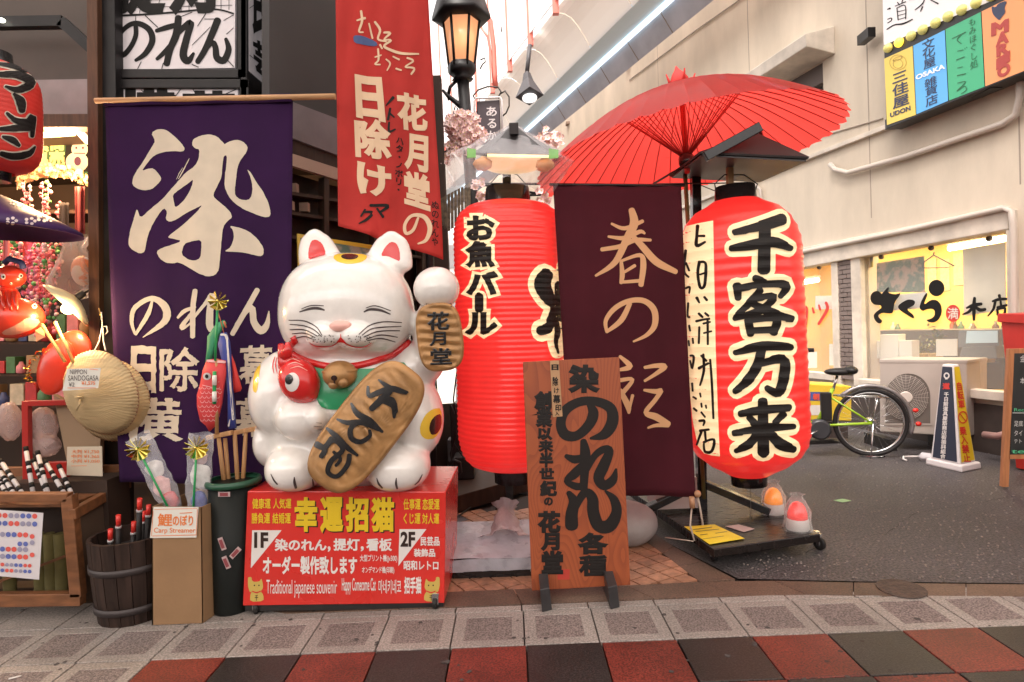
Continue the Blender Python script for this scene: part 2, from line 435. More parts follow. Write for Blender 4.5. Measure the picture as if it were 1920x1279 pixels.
# brown kerb stones behind the granite strip
kerb = bpy.data.objects.new('kerb', None); COL.objects.link(kerb); struct(kerb)
def kstone(q):
    c = sum(q, V((0, 0, 0))) / 4; q = [p + (c - p).normalized() * .002 for p in q]
    mb = MB(); lo = [V((p.x, p.y, -.03)) for p in q]; hi = [V((p.x, p.y, .0006)) for p in q]; mb.hexa(lo + hi); mb.build('kerb_stone', m_brn, kerb, bevel=.0015)
def kline(bot, top, n):
    def at(L, t):
        t *= len(L) - 1; i = min(int(t), len(L) - 2); return L[i].lerp(L[i + 1], t - i)
    for k in range(n): kstone([at(bot, k / n), at(bot, (k + 1) / n), at(top, (k + 1) / n), at(top, k / n)])
kb = [tp(-3.6, 1.195), tp(-1, 1.2)] + [G(1226, 1122.5), G(1470, 1114.5), G(1600, 1117), G(1920, 1118), G(2300, 1120)]
kt = [G(430, 1129), G(859, 1108), G(1173, 1098), G(1376, 1087), G(1600, 1092), G(1920, 1096), G(2300, 1099)]
kline(kb, kt, 9)
kline([G(1379, 1086), G(1262, 1024), G(1150, 950), G(1060, 892)], [G(1312, 1091), G(1243, 1038), G(1130, 960), G(1040, 900)], 6)
# forecourt: diagonal clay tiles with dark joints
fc = bpy.data.objects.new('forecourt', None); COL.objects.link(fc); struct(fc)
FA = G(870, 1107); d1 = (G(1010, 1106) - G(930, 1040)); 
fu = V((1, .55, 0)).normalized(); fv = V((-.62, 1, 0)).normalized(); FT = .092
fme = bpy.data.meshes.new('clay_tile'); g = .004
a0 = fu * g + fv * g; fq = [a0, fu * (FT - g) + fv * g, fu * (FT - g) + fv * (FT - g), fu * g + fv * (FT - g)]
fmb = MB(); fmb.hexa([p + V((0, 0, -.03)) for p in fq] + [p.copy() for p in fq]); fme.from_pydata(fmb.v, [], fmb.f); fme.materials.append(m_org)
fme2 = fme.copy(); fme2.materials.clear(); fme2.materials.append(mat('dark far tile', (.085, .08, .09), .3, noise_s=20))  # far tiles: wet, shadowed look put into the colour
ftop = [G(x, y) for x, y in ((430, 1129), (859, 1108), (1173, 1098), (1312, 1091))]
def inside(p):
    # in front boundary and right boundary
    for a, b in zip(ftop, ftop[1:]):
        if a.x <= p.x <= b.x:
            if p.y < a.y + (b.y - a.y) * (p.x - a.x) / (b.x - a.x) - .02: return False
    r = [G(1312, 1091), G(1243, 1038), G(1130, 960), G(1040, 900)]
    for a, b in zip(r, r[1:]):
        if a.y <= p.y <= b.y and p.x > a.x + (b.x - a.x) * (p.y - a.y) / (b.y - a.y) + .02: return False
    if p.y > r[-1].y: return False
    return -.62 < p.x < .9 and p.y < 4.35
n = 0
for i in range(-30, 50):
    for j in range(-14, 50):
        p = FA + fu * (FT * i) + fv * (FT * j)
        c = p + (fu + fv) * (FT / 2)
        if inside(c) and (c - FA).y > -.05 and n < 296:
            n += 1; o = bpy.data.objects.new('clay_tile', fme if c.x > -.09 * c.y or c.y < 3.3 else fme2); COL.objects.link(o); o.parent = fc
            o.location = (p.x, p.y, random.uniform(-.0015, 0))
# worn cover plate in the road and litter
mp = MB(); c = G(1690, 1104, .0016); mp.lathe([(0, .105), (1, .103)], c, c + V((0, 0, .004)), 32); mp.build('cover_plate', mat('iron plate', (.075, .05, .04), .6, .2, noise_s=60, noise_a=.4, bump=.5, bump_s=90), kerb, bevel=.001)
q = MB(); rr0 = random.Random(3)
for _ in range(70):
    c = G(rr0.uniform(0, 1900), rr0.uniform(1135, 1275), .0012); n_ = 9; r0 = rr0.uniform(.004, .013); q.add([c] + [c + V((math.cos(2 * PI * i / n_) * r0 * rr0.uniform(.7, 1.2), math.sin(2 * PI * i / n_) * r0 * rr0.uniform(.7, 1.2), 0)) for i in range(n_)], [(0, 1 + i, 1 + (i + 1) % n_) for i in range(n_)])
o = q.build('gum_spots', mat('old gum', (.06, .05, .048), .8), pave); o['kind'] = 'stuff'
q = MB()
for k_, pts in enumerate(([(1420, 1080), (1500, 1040), (1560, 1015), (1660, 1000), (1720, 960), (1830, 945), (1919, 925)], [(1530, 905), (1580, 890), (1600, 872)])):
    pp = []
    for a, b in zip(pts, pts[1:]):
        for t_ in range(6): u = t_ / 6; pp.append((a[0] + (b[0] - a[0]) * u + rr0.uniform(-5, 5), a[1] + (b[1] - a[1]) * u + rr0.uniform(-2.5, 2.5)))
    for a, b in zip(pp, pp[1:]):
        A_, B_ = G(*a, .0012), G(*b, .0012); d_ = (B_ - A_).normalized(); s_ = V((-d_.y, d_.x, 0)) * rr0.uniform(.0006, .0018); q.add([A_ - s_, B_ - s_, B_ + s_, A_ + s_], [(0, 1, 2, 3)])
o = q.build('road_cracks', mat('crack', (.035, .029, .027), .9)); o['kind'] = 'stuff'
q = MB()
for _ in range(900):
    c = G(rr0.uniform(1380, 1919), rr0.uniform(830, 1085) , .002); r0 = rr0.uniform(.003, .007); q.ball(c, (r0, r0, r0 * .6), 5, 3)
o = q.build('road_grit', mat('pale grit', (.24, .20, .18), .8)); o['kind'] = 'stuff'
# ============================================================ BUILDING ON THE RIGHT
dW = ray(680, 622); dW.z = 0; dW.normalize(); WA = G(1500, 782)
WN = V((-dW.y, dW.x, 0))            # towards the street
if WN.x > 0: WN = -WN
W = PlaneS(WA, WN)
def wz(px, Z):   # point on wall above image column px at height Z
    p = W.at(px, 600); return V((p.x, p.y, Z))
def sW(px): return (W.at(px, 600) - WA).dot(dW)
def wp(s_, z, off=0): return WA + dW * s_ + V((0, 0, z)) + WN * off
m_wall = mat('painted render', (.64, .55, .44), .75, noise_s=2.2, noise_a=.07, bump=.25, bump_s=26, detail=8, world=True, stretch=(1, 1, .35), stain=.16, stain_s=.8)
m_wall2 = mat('painted trim', (.64, .565, .48), .6, noise_s=4, noise_a=.08, world=True, stain=.2, stain_s=2)
m_dk = mat('dark void', (.02, .017, .017), .7)
rb = thing('restaurant_building', wp(0, 0), 'pale beige rendered building along the side street with a lit yellow restaurant window', 'building')
s0, s1 = sW(3000), 22.0       # near .. far end
sA = sW(1893); sB = sW(1615); sC = sW(1566); sFar = sW(1440)
zt = max(W.at(1500, 475).z, W.at(1885, 392).z) - .02; zs = min(W.at(1868, 728).z, W.at(1590, 712).z)
print('zt', W.at(1500, 475).z, W.at(1885, 392).z, 'zs', W.at(1868, 728).z, W.at(1590, 712).z, 'wallY', W.at(1812, 700))
mb = MB()
def wslab(a, b, z0, z1, off=0, th=.25, M=None): (M or mb).hexa([wp(a, z0, off), wp(b, z0, off), wp(b, z0, off - th), wp(a, z0, off - th), wp(a, z1, off), wp(b, z1, off), wp(b, z1, off - th), wp(a, z1, off - th)])
uw0, uw1 = sW(1556), sW(1250)     # upper window under the hood
uzb = W.at(1500, 215).z; uzt = W.at(1553, 110).z
print('upper window z', uzb, uzt, 'zt', W.at(1892, 405).z, W.at(1610, 470).z, 'zs', W.at(1860, 730).z, W.at(1540, 712).z)
wslab(s0, s1, zt, uzb); wslab(s0, uw0, uzb, uzt); wslab(uw1, s1, uzb, uzt); wslab(s0, s1, uzt, 9.5)
wslab(s0, sA - .02, 0, zt); wslab(sB, sC, 0, zt, -.06, .19); wslab(sFar + 1.2, s1, 0, zt)
wslab(sA - .02, sB, 0, zs, -.02, .2); wslab(sC, sFar + 1.2, 0, zs, -.02, .2)
mb.build('wall', m_wall, rb)
# base course: dark brown boards
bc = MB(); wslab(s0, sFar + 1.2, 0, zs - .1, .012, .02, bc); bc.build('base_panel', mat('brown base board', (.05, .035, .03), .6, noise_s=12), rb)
sl_ = MB(); wslab(sA - .3, sB, zs - .05, zs + .03, .07, .12, sl_); wslab(sC, sFar + 1.2, zs - .02, zs + .06, .07, .12, sl_); sl_.build('sill', m_wall2, rb, bevel=.006)
# horizontal ledge joints and hood over the upper window
lz = W.at(1517, 293).z
ld = MB(); wslab(s0, s1, lz - .05, lz, .05, .06, ld); ld.build('string_course', m_wall2, rb, bevel=.006)
hd = MB(); hz = W.at(1575, 45).z
h0, h1 = sW(1580), sW(1150)
hd.hexa([wp(h0, hz - .30, .0), wp(h1, hz - .30, 0), wp(h1, hz - .24, .38), wp(h0, hz - .24, .38), wp(h0, hz + .02, 0), wp(h1, hz + .02, 0), wp(h1, hz - .10, .40), wp(h0, hz - .10, .40)])
hd.build('window_hood', m_wall2, rb, bevel=.01)
uw = MB(); wslab(uw0, uw1, uzb, uzt, -.16, .02, uw); uw.build('upper_window', mat('dull pane', (.30, .33, .32), .18, noise_s=2), rb)
uf = MB(); wslab(uw0, uw1, uzt - .22, uzt, -.02, .1, uf); uf.build('window_frame', mat('brown frame', (.09, .06, .05), .5), rb)
for px in (1100, 1180, 1066): 
    p = W.at(px, {1100: 255, 1180: 118, 1066: 232}[px]); tr = MB(); tr.box(p, (.14, .2, .06)); tr.build('wall_vent', mat('vent brown', (.25, .17, .12), .7), rb)
# canopy header above shop windows
hh = MB(); hq = [(1380, 526), (1896, 430), (1896, 386), (1380, 498)]; hp = [W.at(*p, .03) for p in hq]; hp[2].z = max(hp[2].z, zt + .01); hp[3].z = max(hp[3].z, zt + .01)
hh.slab(hp, -WN * .22); hh.build('window_header', m_wall2, rb, bevel=.01)
# piers: trim and brick
for a, b, o_ in ((sW(1615), sW(1597), .0), (sW(1572), sW(1560), 0), (sW(1912), sW(1892), .02)): tm = MB(); wslab(a, b, 0, zt, o_, .12, tm); tm.build('window_frame', m_wall2, rb, bevel=.008)
m_brick = mat('grey brown brick', (.20, .155, .14), .7, noise_s=25, noise_a=.25, bump=.3, bump_s=60)
ba, bb_ = sW(1597), sW(1572); bw = bb_ - ba; nb = 30; bh = (zt - zs) / nb * 1.0
bme = MB(); bme.hexa([V(p) for p in ((0, 0, 0), (1, 0, 0), (1, 1, 0), (0, 1, 0), (0, 0, 1), (1, 0, 1), (1, 1, 1), (0, 1, 1))])
bmesh_ = bpy.data.meshes.new('brick'); bmesh_.from_pydata(bme.v, [], bme.f); bmesh_.materials.append(m_brick)
mo = MB(); wslab(ba, bb_, zs, zt, -.045, .02, mo); mo.build('mortar', mat('mortar', (.12, .1, .095), .9), rb)
bang = math.atan2(dW.y, dW.x)
for k in range(nb):
    cuts = (0, .66, 1) if k % 2 else (0, .34, 1)
    for c0, c1 in zip(cuts, cuts[1:]):
        o = bpy.data.objects.new('brick', bmesh_); COL.objects.link(o); o.parent = rb
        p = wp(ba + bw * c0 + .004, zs + bh * k + .004, -.012 + random.uniform(-.004, .004)) - wl(rb)
        o.location = p; o.rotation_euler.z = bang; o.scale = (bw * (c1 - c0) - .008, -.04 if False else .04, bh - .008)
        # local +y must point into the wall
        if V((-dW.y, dW.x, 0)).dot(WN) > 0: o.location = p - WN * .04
# glazed windows and what they show
m_glass = film('window glass', (.8, .8, .8), .93, .02)
for a, b in ((sA, sB), (sC, sFar + 1.2)):
    g_ = MB(); wslab(a, b, zs + .03, zt, -.10, .008, g_); g_.build('window_pane', m_glass, rb)
m_cream = mat('cream interior wall', (.72, .47, .13), .8, noise_s=3, noise_a=.08)
room = thing('restaurant_room', wp((sA + sFar) / 2, 0, -1.5), 'cream walled restaurant room seen behind the yellow lit window', 'room'); struct(room)
mb = MB(); wslab(sA - .6, sFar + 1.6, 0, 2.8, -2.2, .05, mb); wslab(sA - .65, sA - .6, 0, 2.8, -.26, 2.0, mb); wslab(sFar + 1.6, sFar + 1.65, 0, 2.8, -.26, 2.0, mb); wslab(sA - .6, sFar + 1.6, 2.45, 2.5, -.26, 1.98, mb)
mb.build('room_wall', m_cream, room)
mb = MB(); wslab(sA - .6, sFar + 1.6, 0.02, .06, -.27, 1.9, mb); mb.build('room_floor', mat('room floor', (.12, .08, .05), .5), room)
m_tube = mat('lit tube', (1, .93, .75), .4, emit=14, ecol=(1, .86, .52))
def room_light(px1, py1, px2, py2, off):
    pl = PlaneS(wp(0, 0, off), WN); t_ = thing('tube_light', pl.at(px1, py1), 'long fluorescent tube lit on the restaurant ceiling' if off > -1.2 else 'far fluorescent tube reflected low across the restaurant ceiling', 'light')
    q = MB(); q.tube([pl.at(px1, py1), pl.at(px2, py2)], .03, 8); q.build('tube', m_tube, t_)
    q = MB(); q.beam(pl.at(px1, py1 ) + V((0, 0, .05)), pl.at(px2, py2) + V((0, 0, .05)), .08, .03); q.build('fitting', m_wall2, t_)
    return t_
room_light(1780, 466, 1888, 447, -.9)
t_ = room_light(1627, 510, 1652, 505, -1.5); t_['label'] = 'small distant tube light behind the poster in the restaurant window'
t_ = room_light(1500, 531, 1534, 525, -1.0); t_['label'] = 'slim tube light behind the left restaurant window near the red lantern'
for px, py in ((1680, 470), (1840, 440), (1530, 500)):
    pl = PlaneS(wp(0, 0, -1.1), WN); l = bpy.data.lights.new('ceiling_lamp', 'AREA'); l.shape = 'RECTANGLE'; l.size = 1.2; l.size_y = .3; l.energy = 17; l.color = (1, .80, .42)
    lo = bpy.data.objects.new('ceiling_lamp', l); COL.objects.link(lo); p = pl.at(px, py); lo.location = (p.x, p.y, 2.38)
inn = PlaneS(wp(0, 0, -.14), WN); inn2 = PlaneS(wp(0, 0, -.5), WN); inn3 = PlaneS(wp(0, 0, -1.3), WN)
def K3(x, y): return (1480 + x / 3.998, 380 + y / 3.998)
def pslab(surf, pts, th, M):
    q = [surf.at(*p) for p in pts]; M.slab([q[3], q[2], q[1], q[0]], surf.n * -th); return M
def card(name, label, cat, surf, pts, m, th=.006, group=None):
    mb = MB(); pslab(surf, pts, th, mb); o = mb.build(name, m); return tagm(o, label, cat, group)
def q3(x0, y0, x1, y1, sl=-.18): return [K3(x0, y0), K3(x1, y0 + (x1 - x0) * sl), K3(x1, y1 + (x1 - x0) * sl * .4), K3(x0, y1)]
pm = mat('poster print', (.10, .14, .07), .4, noise_s=11, dark=(.42, .27, .17), detail=7, nthr=(.44, .56))
card('poster', 'dark food poster hung in the top left of the big restaurant window', 'poster', inn, [K3(655, 455), K3(1008, 400), K3(1015, 672), K3(655, 672)], pm)
card('notice', 'small blue and yellow notice in the window corner beside the poster', 'notice', inn, q3(545, 400, 625, 490), mat('blue yellow notice', (.5, .42, .05), .5, noise_s=8, dark=(.03, .05, .25)))
card('roller_blind', 'pale grey blind hanging in the right of the restaurant window', 'blind', inn, [K3(1300, 350), K3(1618, 300), K3(1622, 800), K3(1310, 850)], mat('blind cloth', (.74, .70, .56), .8, noise_s=4, noise_a=.08))
card('paper_sign', 'white paper behind the first large black character on the glass', 'paper', inn, [K3(820, 690), K3(1030, 670), K3(1000, 790), K3(770, 810)], mat('paper', (.7, .68, .62), .8))
for k, (a, b, c, d) in enumerate(((600, 1040, 672, 1170), (680, 990, 815, 1172), (822, 1035, 918, 1172), (1100, 1025, 1258, 1150), (195, 700, 325, 800), (95, 1120, 205, 1240), (300, 1060, 355, 1220))):
    mm = MB(); pl = inn if k > 3 else PlaneS(wp(0, 0, -.2), WN); pslab(pl, q3(a, b, c, d, -.02), .10 if k < 3 else .006, mm)
    o = mm.build('paper_box' if k < 3 else 'paper_sheet', MATS['paper'], None, bevel=.003 if k < 3 else 0)
    tagm(o, ['narrow white box at the left end of the restaurant window sill', 'tall white box on the sill left of centre in the restaurant window', 'squarish white box third along the restaurant window sill', 'white menu sheet on the glass above the air conditioner', 'white sheet above the red character in the left window', 'white paper low in the left window behind the handlebar', 'thin white paper at the right edge of the left window'][k], 'box' if k < 3 else 'paper')
# dark counter with monitor, plants
cn = MB(); pslab(PlaneS(wp(0, 0, -.75), WN), [K3(590, 960), K3(1640, 950), K3(1640, 1400), K3(590, 1400)], .4, cn)
tagm(cn.build('counter', mat('counter wood', (.07, .055, .05), .5, noise_s=10)), 'dark service counter inside the big restaurant window', 'counter')
mo_ = thing('monitor', PlaneS(wp(0, 0, -.4), WN).at(*K3(1410, 1150)), 'grey till monitor with pale blue screen inside the restaurant window', 'monitor')
q = MB(); pslab(PlaneS(wp(0, 0, -.4), WN), [K3(1270, 955), K3(1570, 950), K3(1575, 1075), K3(1262, 1085)], .04, q); q.build('case', mat('grey plastic', (.12, .13, .15), .4), mo_, bevel=.004)
q = MB(); pslab(PlaneS(wp(0, 0, -.39), WN), [K3(1330, 962), K3(1560, 960), K3(1560, 1050), K3(1322, 1055)], .004, q); q.build('screen', mat('screen blue', (.4, .55, .66), .2, emit=.25), mo_)
q = MB(); pslab(PlaneS(wp(0, 0, -.4), WN), [K3(1290, 1085), K3(1540, 1075), K3(1560, 1170), K3(1270, 1170)], .2, q); q.build('base', MATS['grey plastic'], mo_, bevel=.01)
for k, (x, y) in enumerate(((1010, 1090), (1100, 1000), (1490, 1110))):
    t_ = thing('potted_plant', inn2.at(*K3(x, 1170)), ['bushy plant with yellow fruit beside the white menu sheet', 'small plant above the menu sheet inside the window', 'plant in a straw basket right of the till monitor'][k], 'plant')
    q = MB()
    for _ in range(60):
        c = inn2.at(*K3(x + random.gauss(0, 32), y + random.gauss(0, 38))); a = V((random.uniform(-1, 1), random.uniform(-1, 1), random.uniform(-1, 1))).normalized() * .03; b = a.cross(V((.3, .5, 1))).normalized() * .012
        q.add([c - a, c + b, c + a, c - b], [(0, 1, 2, 3)])
    q.build('foliage', mat('leaf green', (.06, .10, .03), .5, noise_s=20, dark=(.25, .2, .03)), t_)
    q = MB(); c = inn2.at(*K3(x, 1165)); q.lathe([(0, .05), (1, .075)], c - V((0, 0, .04)), c + V((0, 0, .05)), 16); q.build('pot', mat('straw basket', (.4, .27, .1), .8, noise_s=60), t_)
for k_ in range(14):
    q = MB(); a_ = sA + .15 + k_ * .19; pzz = 1.55 + .03 * (k_ % 3); wslab(a_, a_ + .13, pzz, pzz + .42, -2.185, .01, q); q.build('menu_strip', mat('menu paper', (.66, .52, .25), .8, noise_s=30, noise_a=.15), room)
for z_ in (.95,):
    q = MB(); wslab(sA - .2, sFar + 1.0, z_, z_ + .03, -1.95, .25, q); q.build('shelf', MATS['brown base board'], room)
for k_ in range(26):
    q = MB(); a_ = sA + random.uniform(0, 3.2); zz = random.choice((.98, .98)); p = wp(a_, zz, -2.05); q.lathe([(0, .8), (.1, 1), (.6, .9), (.8, .4), (1, .35)][:5] and [(u, r_ * random.uniform(.03, .045)) for u, r_ in ((0, .8), (.1, 1), (.6, .9), (.8, .4), (1, .35))], p, p + V((0, 0, random.uniform(.12, .2))), 10); q.build('bottle', mat('bottle %d' % (k_ % 4), ((.10, .05, .02), (.05, .12, .05), (.5, .45, .35), (.35, .08, .04))[k_ % 4], .2), room)
hg = MB(); pts = [K3(1085, 370), K3(1080, 395), K3(1010, 445), K3(1000, 490), K3(1180, 488), K3(1235, 475), K3(1080, 392)]
hg.tube([inn.at(*p) for p in pts], .006, 6); tagm(hg.build('coat_hanger', mat('dark wood', (.07, .04, .025), .5)), 'wooden coat hanger hooked in the restaurant window', 'hanger')
for k, (x, y) in enumerate(((700, 408), (1075, 340), (1510, 270), (235, 485))):
    c = inn.at(*K3(x, y), .01); q = MB(); q.lathe([(0, .026), (.6, .026), (1, .018)], c, c + WN * .03, 20)
    tagm(q.build('suction_hook', MATS['dark wood']), ['round dark hook above the food poster', 'round dark hook holding the coat hanger', 'round dark hook above the grey blind', 'round dark hook in the left window'][k], 'hook', 'hooks along the window top')
# lettering on the glass
gl = PlaneS(wp(0, 0, -.085), WN); m_ink = mat('black ink', (.010, .009, .009), .6, spec=.2); m_rink = mat('red ink', (.6, .04, .03), .5)
f = Flat(3.998, 1480, 380)
f.ell(655, 715, 47, 52).poly([(740, 632), (752, 640), (735, 672), (790, 690), (835, 676), (830, 695), (790, 745), (782, 800), (775, 830), (740, 832), (700, 825), (668, 842), (672, 862), (690, 878), (698, 886), (690, 905), (665, 905), (640, 880), (632, 845), (645, 825), (690, 790), (690, 770), (640, 765), (650, 690), (690, 690), (705, 670)])
f.poly([(925, 728), (945, 740), (938, 768), (905, 785), (880, 800), (930, 840), (938, 862), (928, 870), (850, 822), (818, 795), (815, 772), (850, 745), (890, 725)])
f.ell(1104, 640, 60, 62).poly([(1035, 675), (1035, 700), (1015, 745), (1015, 765), (1060, 728), (1110, 730), (1142, 770), (1145, 830), (1120, 880), (1085, 900), (1050, 898), (1025, 880), (1060, 872), (1090, 850), (1092, 810), (1070, 795), (1030, 800), (1000, 815), (975, 790), (985, 750), (1010, 700), (1025, 680)])
f.strokes([[(1330, 790, 8), (1380, 770, 22), (1440, 760, 18)], [(1390, 715, 16), (1385, 780, 24), (1385, 878, 14)], [(1375, 785, 16), (1345, 820, 16), (1300, 838, 5)], [(1395, 780, 14), (1430, 805, 22), (1470, 800, 16)],
           [(1575, 695, 18), (1580, 715, 14)], [(1525, 740, 10), (1575, 725, 18), (1645, 722, 12)], [(1545, 740, 16), (1530, 800, 14), (1490, 850, 5)], [(1585, 740, 12), (1590, 785, 14)], [(1560, 785, 10), (1590, 778, 14), (1650, 765, 10)], [(1560, 800, 14), (1565, 835, 12)], [(1560, 800, 12), (1615, 790, 14), (1610, 835, 12), (1560, 838, 12)]], 6)
f.lay('lettering', gl, m_ink, rb)
f = Flat(3.998, 1480, 380); f.ell(1228, 830, 54, 64); f.lay('seal_mark', gl, m_rink, rb)
f = Flat(3.998, 1480, 380); f.box('満', 1190, 790, 1268, 872, .01); f.lay('seal_lettering', gl, mat('pale print', (.75, .68, .6), .6), rb, off=.004)
f = Flat(3.998, 1480, 380); f.strokes([[(275, 750, 20), (285, 800, 24), (220, 910, 20)], [(175, 790, 14), (185, 825, 18)], [(222, 768, 14), (232, 802, 18)],
    [(85, 800, 18), (130, 790, 22), (120, 920, 22), (100, 905, 10)], [(100, 760, 20), (85, 860, 20), (50, 930, 16)]]); f.lay('lettering', gl, m_rink, rb)
# pipes and conduits on the wall
m_pipe = mat('painted pipe', (.55, .48, .42), .45)
out = PlaneS(wp(0, 0, .05), WN)
def pipe(pts, r, label, surf=out, m=None, nm='pipe'):
    q = MB(); q.tube([surf.at(*p) for p in pts], r, 10); return tagm(q.build(nm, m or m_pipe), label, 'pipe')
pipe([(1556, 308), (1566, 318), (1590, 324), (1700, 293), (1880, 232), (1905, 215), (1912, 180), (1913, 120), (1916, -60)], .028, 'cream pipe running up the beige wall under the colourful sign')
pipe([(1400, 494), (1500, 473), (1700, 432), (1882, 390), (1896, 396), (1899, 420), (1901, 600), (1903, 760)], .026, 'white drain pipe framing the top and right of the restaurant window')
pipe([(1395, 352), (1415, 345), (1426, 356), (1428, 395)], .02, 'short bent conduit on the wall behind the right lantern')
pipe([(1180, 150), (1300, 60), (1380, 4), (1440, -40)], .008, 'thin cable stapled high across the beige wall left of the window hood', PlaneS(wp(0, 0, .01), WN), mat('wall cable', (.36, .30, .25), .6), 'cable')
pipe([(1385, 300), (1517, 262), (1600, 238), (1655, 222)], .007, 'thin cable along the beige wall above the ledge', PlaneS(wp(0, 0, .012), WN), MATS['wall cable'], 'cable')
for px in (1250, 1420, 1640, 1920):
    q = MB(); a_ = sW(px); wslab(a_, a_ + .012, zt + .2, 9.4, .002, .006, q); q.build('wall_joint', mat('wall joint', (.34, .28, .23), .8), rb)
# ============================================================ SIGN ON THE WALL
sg = PlaneS(wp(0, 0, .22), WN)
def KR(x, y): return (1500 + x / 4.264, y / 4.264)
bs = thing('shop_directory_sign', sg.at(1665, 240), 'big wall sign with yellow, blue, green and orange panels and round bulbs', 'sign')
q = MB(); A, B, C, D = sg.at(*KR(632, -900)), sg.at(*KR(2700, -1500)), sg.at(*KR(2750, 190)), sg.at(*KR(690, 1032)); D2 = D
q.slab([A, B, C, D][::-1], WN * -.18); q.build('case', mat('black sign case', (.02, .018, .018), .4), bs, bevel=.006)
def sp(pts, m, nm='panel'):
    f = Flat(4.264, 1500, 0); f.poly(pts, smooth=0); return f.lay(nm, sg, m, bs, off=.004)
lit = .35
sp([(642, -860), (2690, -1480), (2700, -600), (1700, -60), (672, 362)], mat('white sign panel', (.72, .68, .68), .35, emit=.18), 'white_panel')
sp([(676, 470), (902, 368), (929, 918), (698, 1000)], mat('yellow sign panel', (.70, .52, .10), .35, emit=.12), 'yellow_panel')
sp([(908, 366), (1160, 240), (1187, 806), (934, 914)], mat('blue sign panel', (.10, .38, .75), .35, emit=.15), 'blue_panel')
sp([(1166, 236), (1448, 96), (1478, 694), (1194, 804)], mat('green sign panel', (.05, .38, .19), .35, emit=.12), 'green_panel')
sp([(1455, 92), (1790, -70), (1822, 556), (1485, 691)], mat('orange sign panel', (.75, .30, .12), .35, emit=.12), 'orange_panel')
sp([(1797, -75), (2200, -280), (2240, 380), (1829, 552)], MATS['blue sign panel'], 'blue_panel')
m_bulb = mat('yellow bulb', (.72, .66, .22), .25, emit=.15); m_bulbon = mat('lit yellow bulb', (1, .75, .1), .3, emit=1.6, ecol=(1, .62, .05))
for k, (x, y) in enumerate([(712, 385), (800, 340), (897, 288), (990, 238), (1093, 185), (1193, 133), (1303, 80), (1418, 25), (1540, -35), (1670, -95)]):
    q = MB(); c = sg.at(*KR(x, y), .01); q.ball(c, .045, 14, 9); q.build('bulb', m_bulbon if k == 1 else m_bulb, bs, label='bright lit bulb' if k == 1 else None)
f = Flat(4.264, 1500, 0)
f.strokes([[(705, 75, 8), (725, 68, 14)], [(705, 155, 6), (735, 145, 8), (735, 165, 8), (705, 185, 6)], [(700, 235, 8), (760, 200, 10), (830, 190, 14), (905, 155, 8)], [(765, 50, 6), (850, 15, 8)], [(785, 20, 8), (800, 40, 8)], [(830, -10, 8), (820, 20, 8)],
  [(780, 65, 8), (790, 160, 9)], [(780, 65, 6), (845, 45, 8), (850, 150, 9)], [(788, 95, 5), (845, 80, 5)], [(790, 125, 5), (848, 110, 5)], [(790, 158, 5), (850, 140, 5)],
  [(925, 80, 6), (985, 30, 10), (1005, -20, 8)], [(970, 90, 8), (985, 55, 12)], [(1050, 0, 8), (1110, 30, 12)], [(880, 0, 5), (1080, -70, 7)]])
f.quad('楽', ((940, -260), (1100, -320), (1120, -140), (950, -70)), .02)
f.quad('頓', ((700, -180), (860, -240), (880, -60), (710, -10)), .02)
f.lay('lettering', sg, m_ink, bs, off=.008)
f = Flat(4.264, 1500, 0)
f.col('三佳屋', (735, 590), (865, 540), (885, 830), (745, 880), .02)
f.quad('UDON', ((726, 905), (885, 845), (889, 880), (728, 938)), .04)
f.quad('文', ((980, 335), (1075, 290), (1082, 370), (985, 415)), .01).quad('化', ((985, 410), (1080, 370), (1086, 440), (990, 485)), .01).quad('屋', ((990, 490), (1085, 450), (1088, 520), (995, 560)), .01)
f.quad('雑', ((1000, 640), (1095, 600), (1098, 665), (1003, 705)), .01).quad('貨', ((1005, 705), (1100, 665), (1103, 740), (1008, 780)), .01).quad('店', ((1008, 785), (1105, 745), (1108, 820), (1012, 860)), .01)
f.lay('lettering', sg, mat('sign ink', (.04, .05, .10), .5), bs, off=.008)
f = Flat(4.264, 1500, 0)
f.strokes([[(1220, 310, 5), (1330, 258, 8)], [(1290, 280, 8), (1262, 320, 8), (1295, 350, 7)], [(1265, 410, 6), (1310, 400, 7)], [(1255, 480, 7), (1320, 455, 7)], [(1322, 385, 4), (1328, 395, 4)], [(1335, 375, 4), (1340, 385, 4)],
   [(1265, 545, 6), (1305, 535, 6)], [(1262, 605, 7), (1330, 590, 8)], [(1265, 665, 6), (1330, 655, 7), (1258, 730, 6), (1320, 690, 7), (1335, 720, 7), (1295, 750, 5)]])
f.col('もみほぐし処', (1350, 155), (1410, 128), (1435, 530), (1365, 565), 0)
f.lay('lettering', sg, mat('green sign ink', (.02, .12, .05), .5), bs, off=.008)
f = Flat(4.264, 1500, 0); f.quad('OSAKA', ((932, 605), (1158, 512), (1162, 548), (936, 640)), .035); f.lay('lettering', sg, mat('white sign ink', (.75, .75, .75), .5, emit=.2), bs, off=.009)
f = Flat(4.264, 1500, 0)
for ch, x0, y0, x1, y1 in (('M', 1545, 170, 1665, 260), ('A', 1580, 255, 1665, 345), ('R', 1585, 350, 1665, 430), ('I', 1605, 440, 1655, 515), ('O', 1590, 515, 1680, 600)): f.quad(ch, ((x0, y0 + 22), (x1, y0 - 12), (x1, y1 - 12), (x0, y1 + 22)), .06)
f.lay('lettering', sg, mat('maroon sign ink', (.42, .06, .05), .5), bs, off=.008)
f = Flat(4.264, 1500, 0); f.poly([(1535, 50), (1570, 60), (1590, 30), (1640, 10), (1662, 15), (1640, 60), (1650, 100), (1620, 135), (1600, 165), (1570, 140), (1545, 110)]); f.lay('emblem', sg, MATS['sign ink'], bs, off=.008)
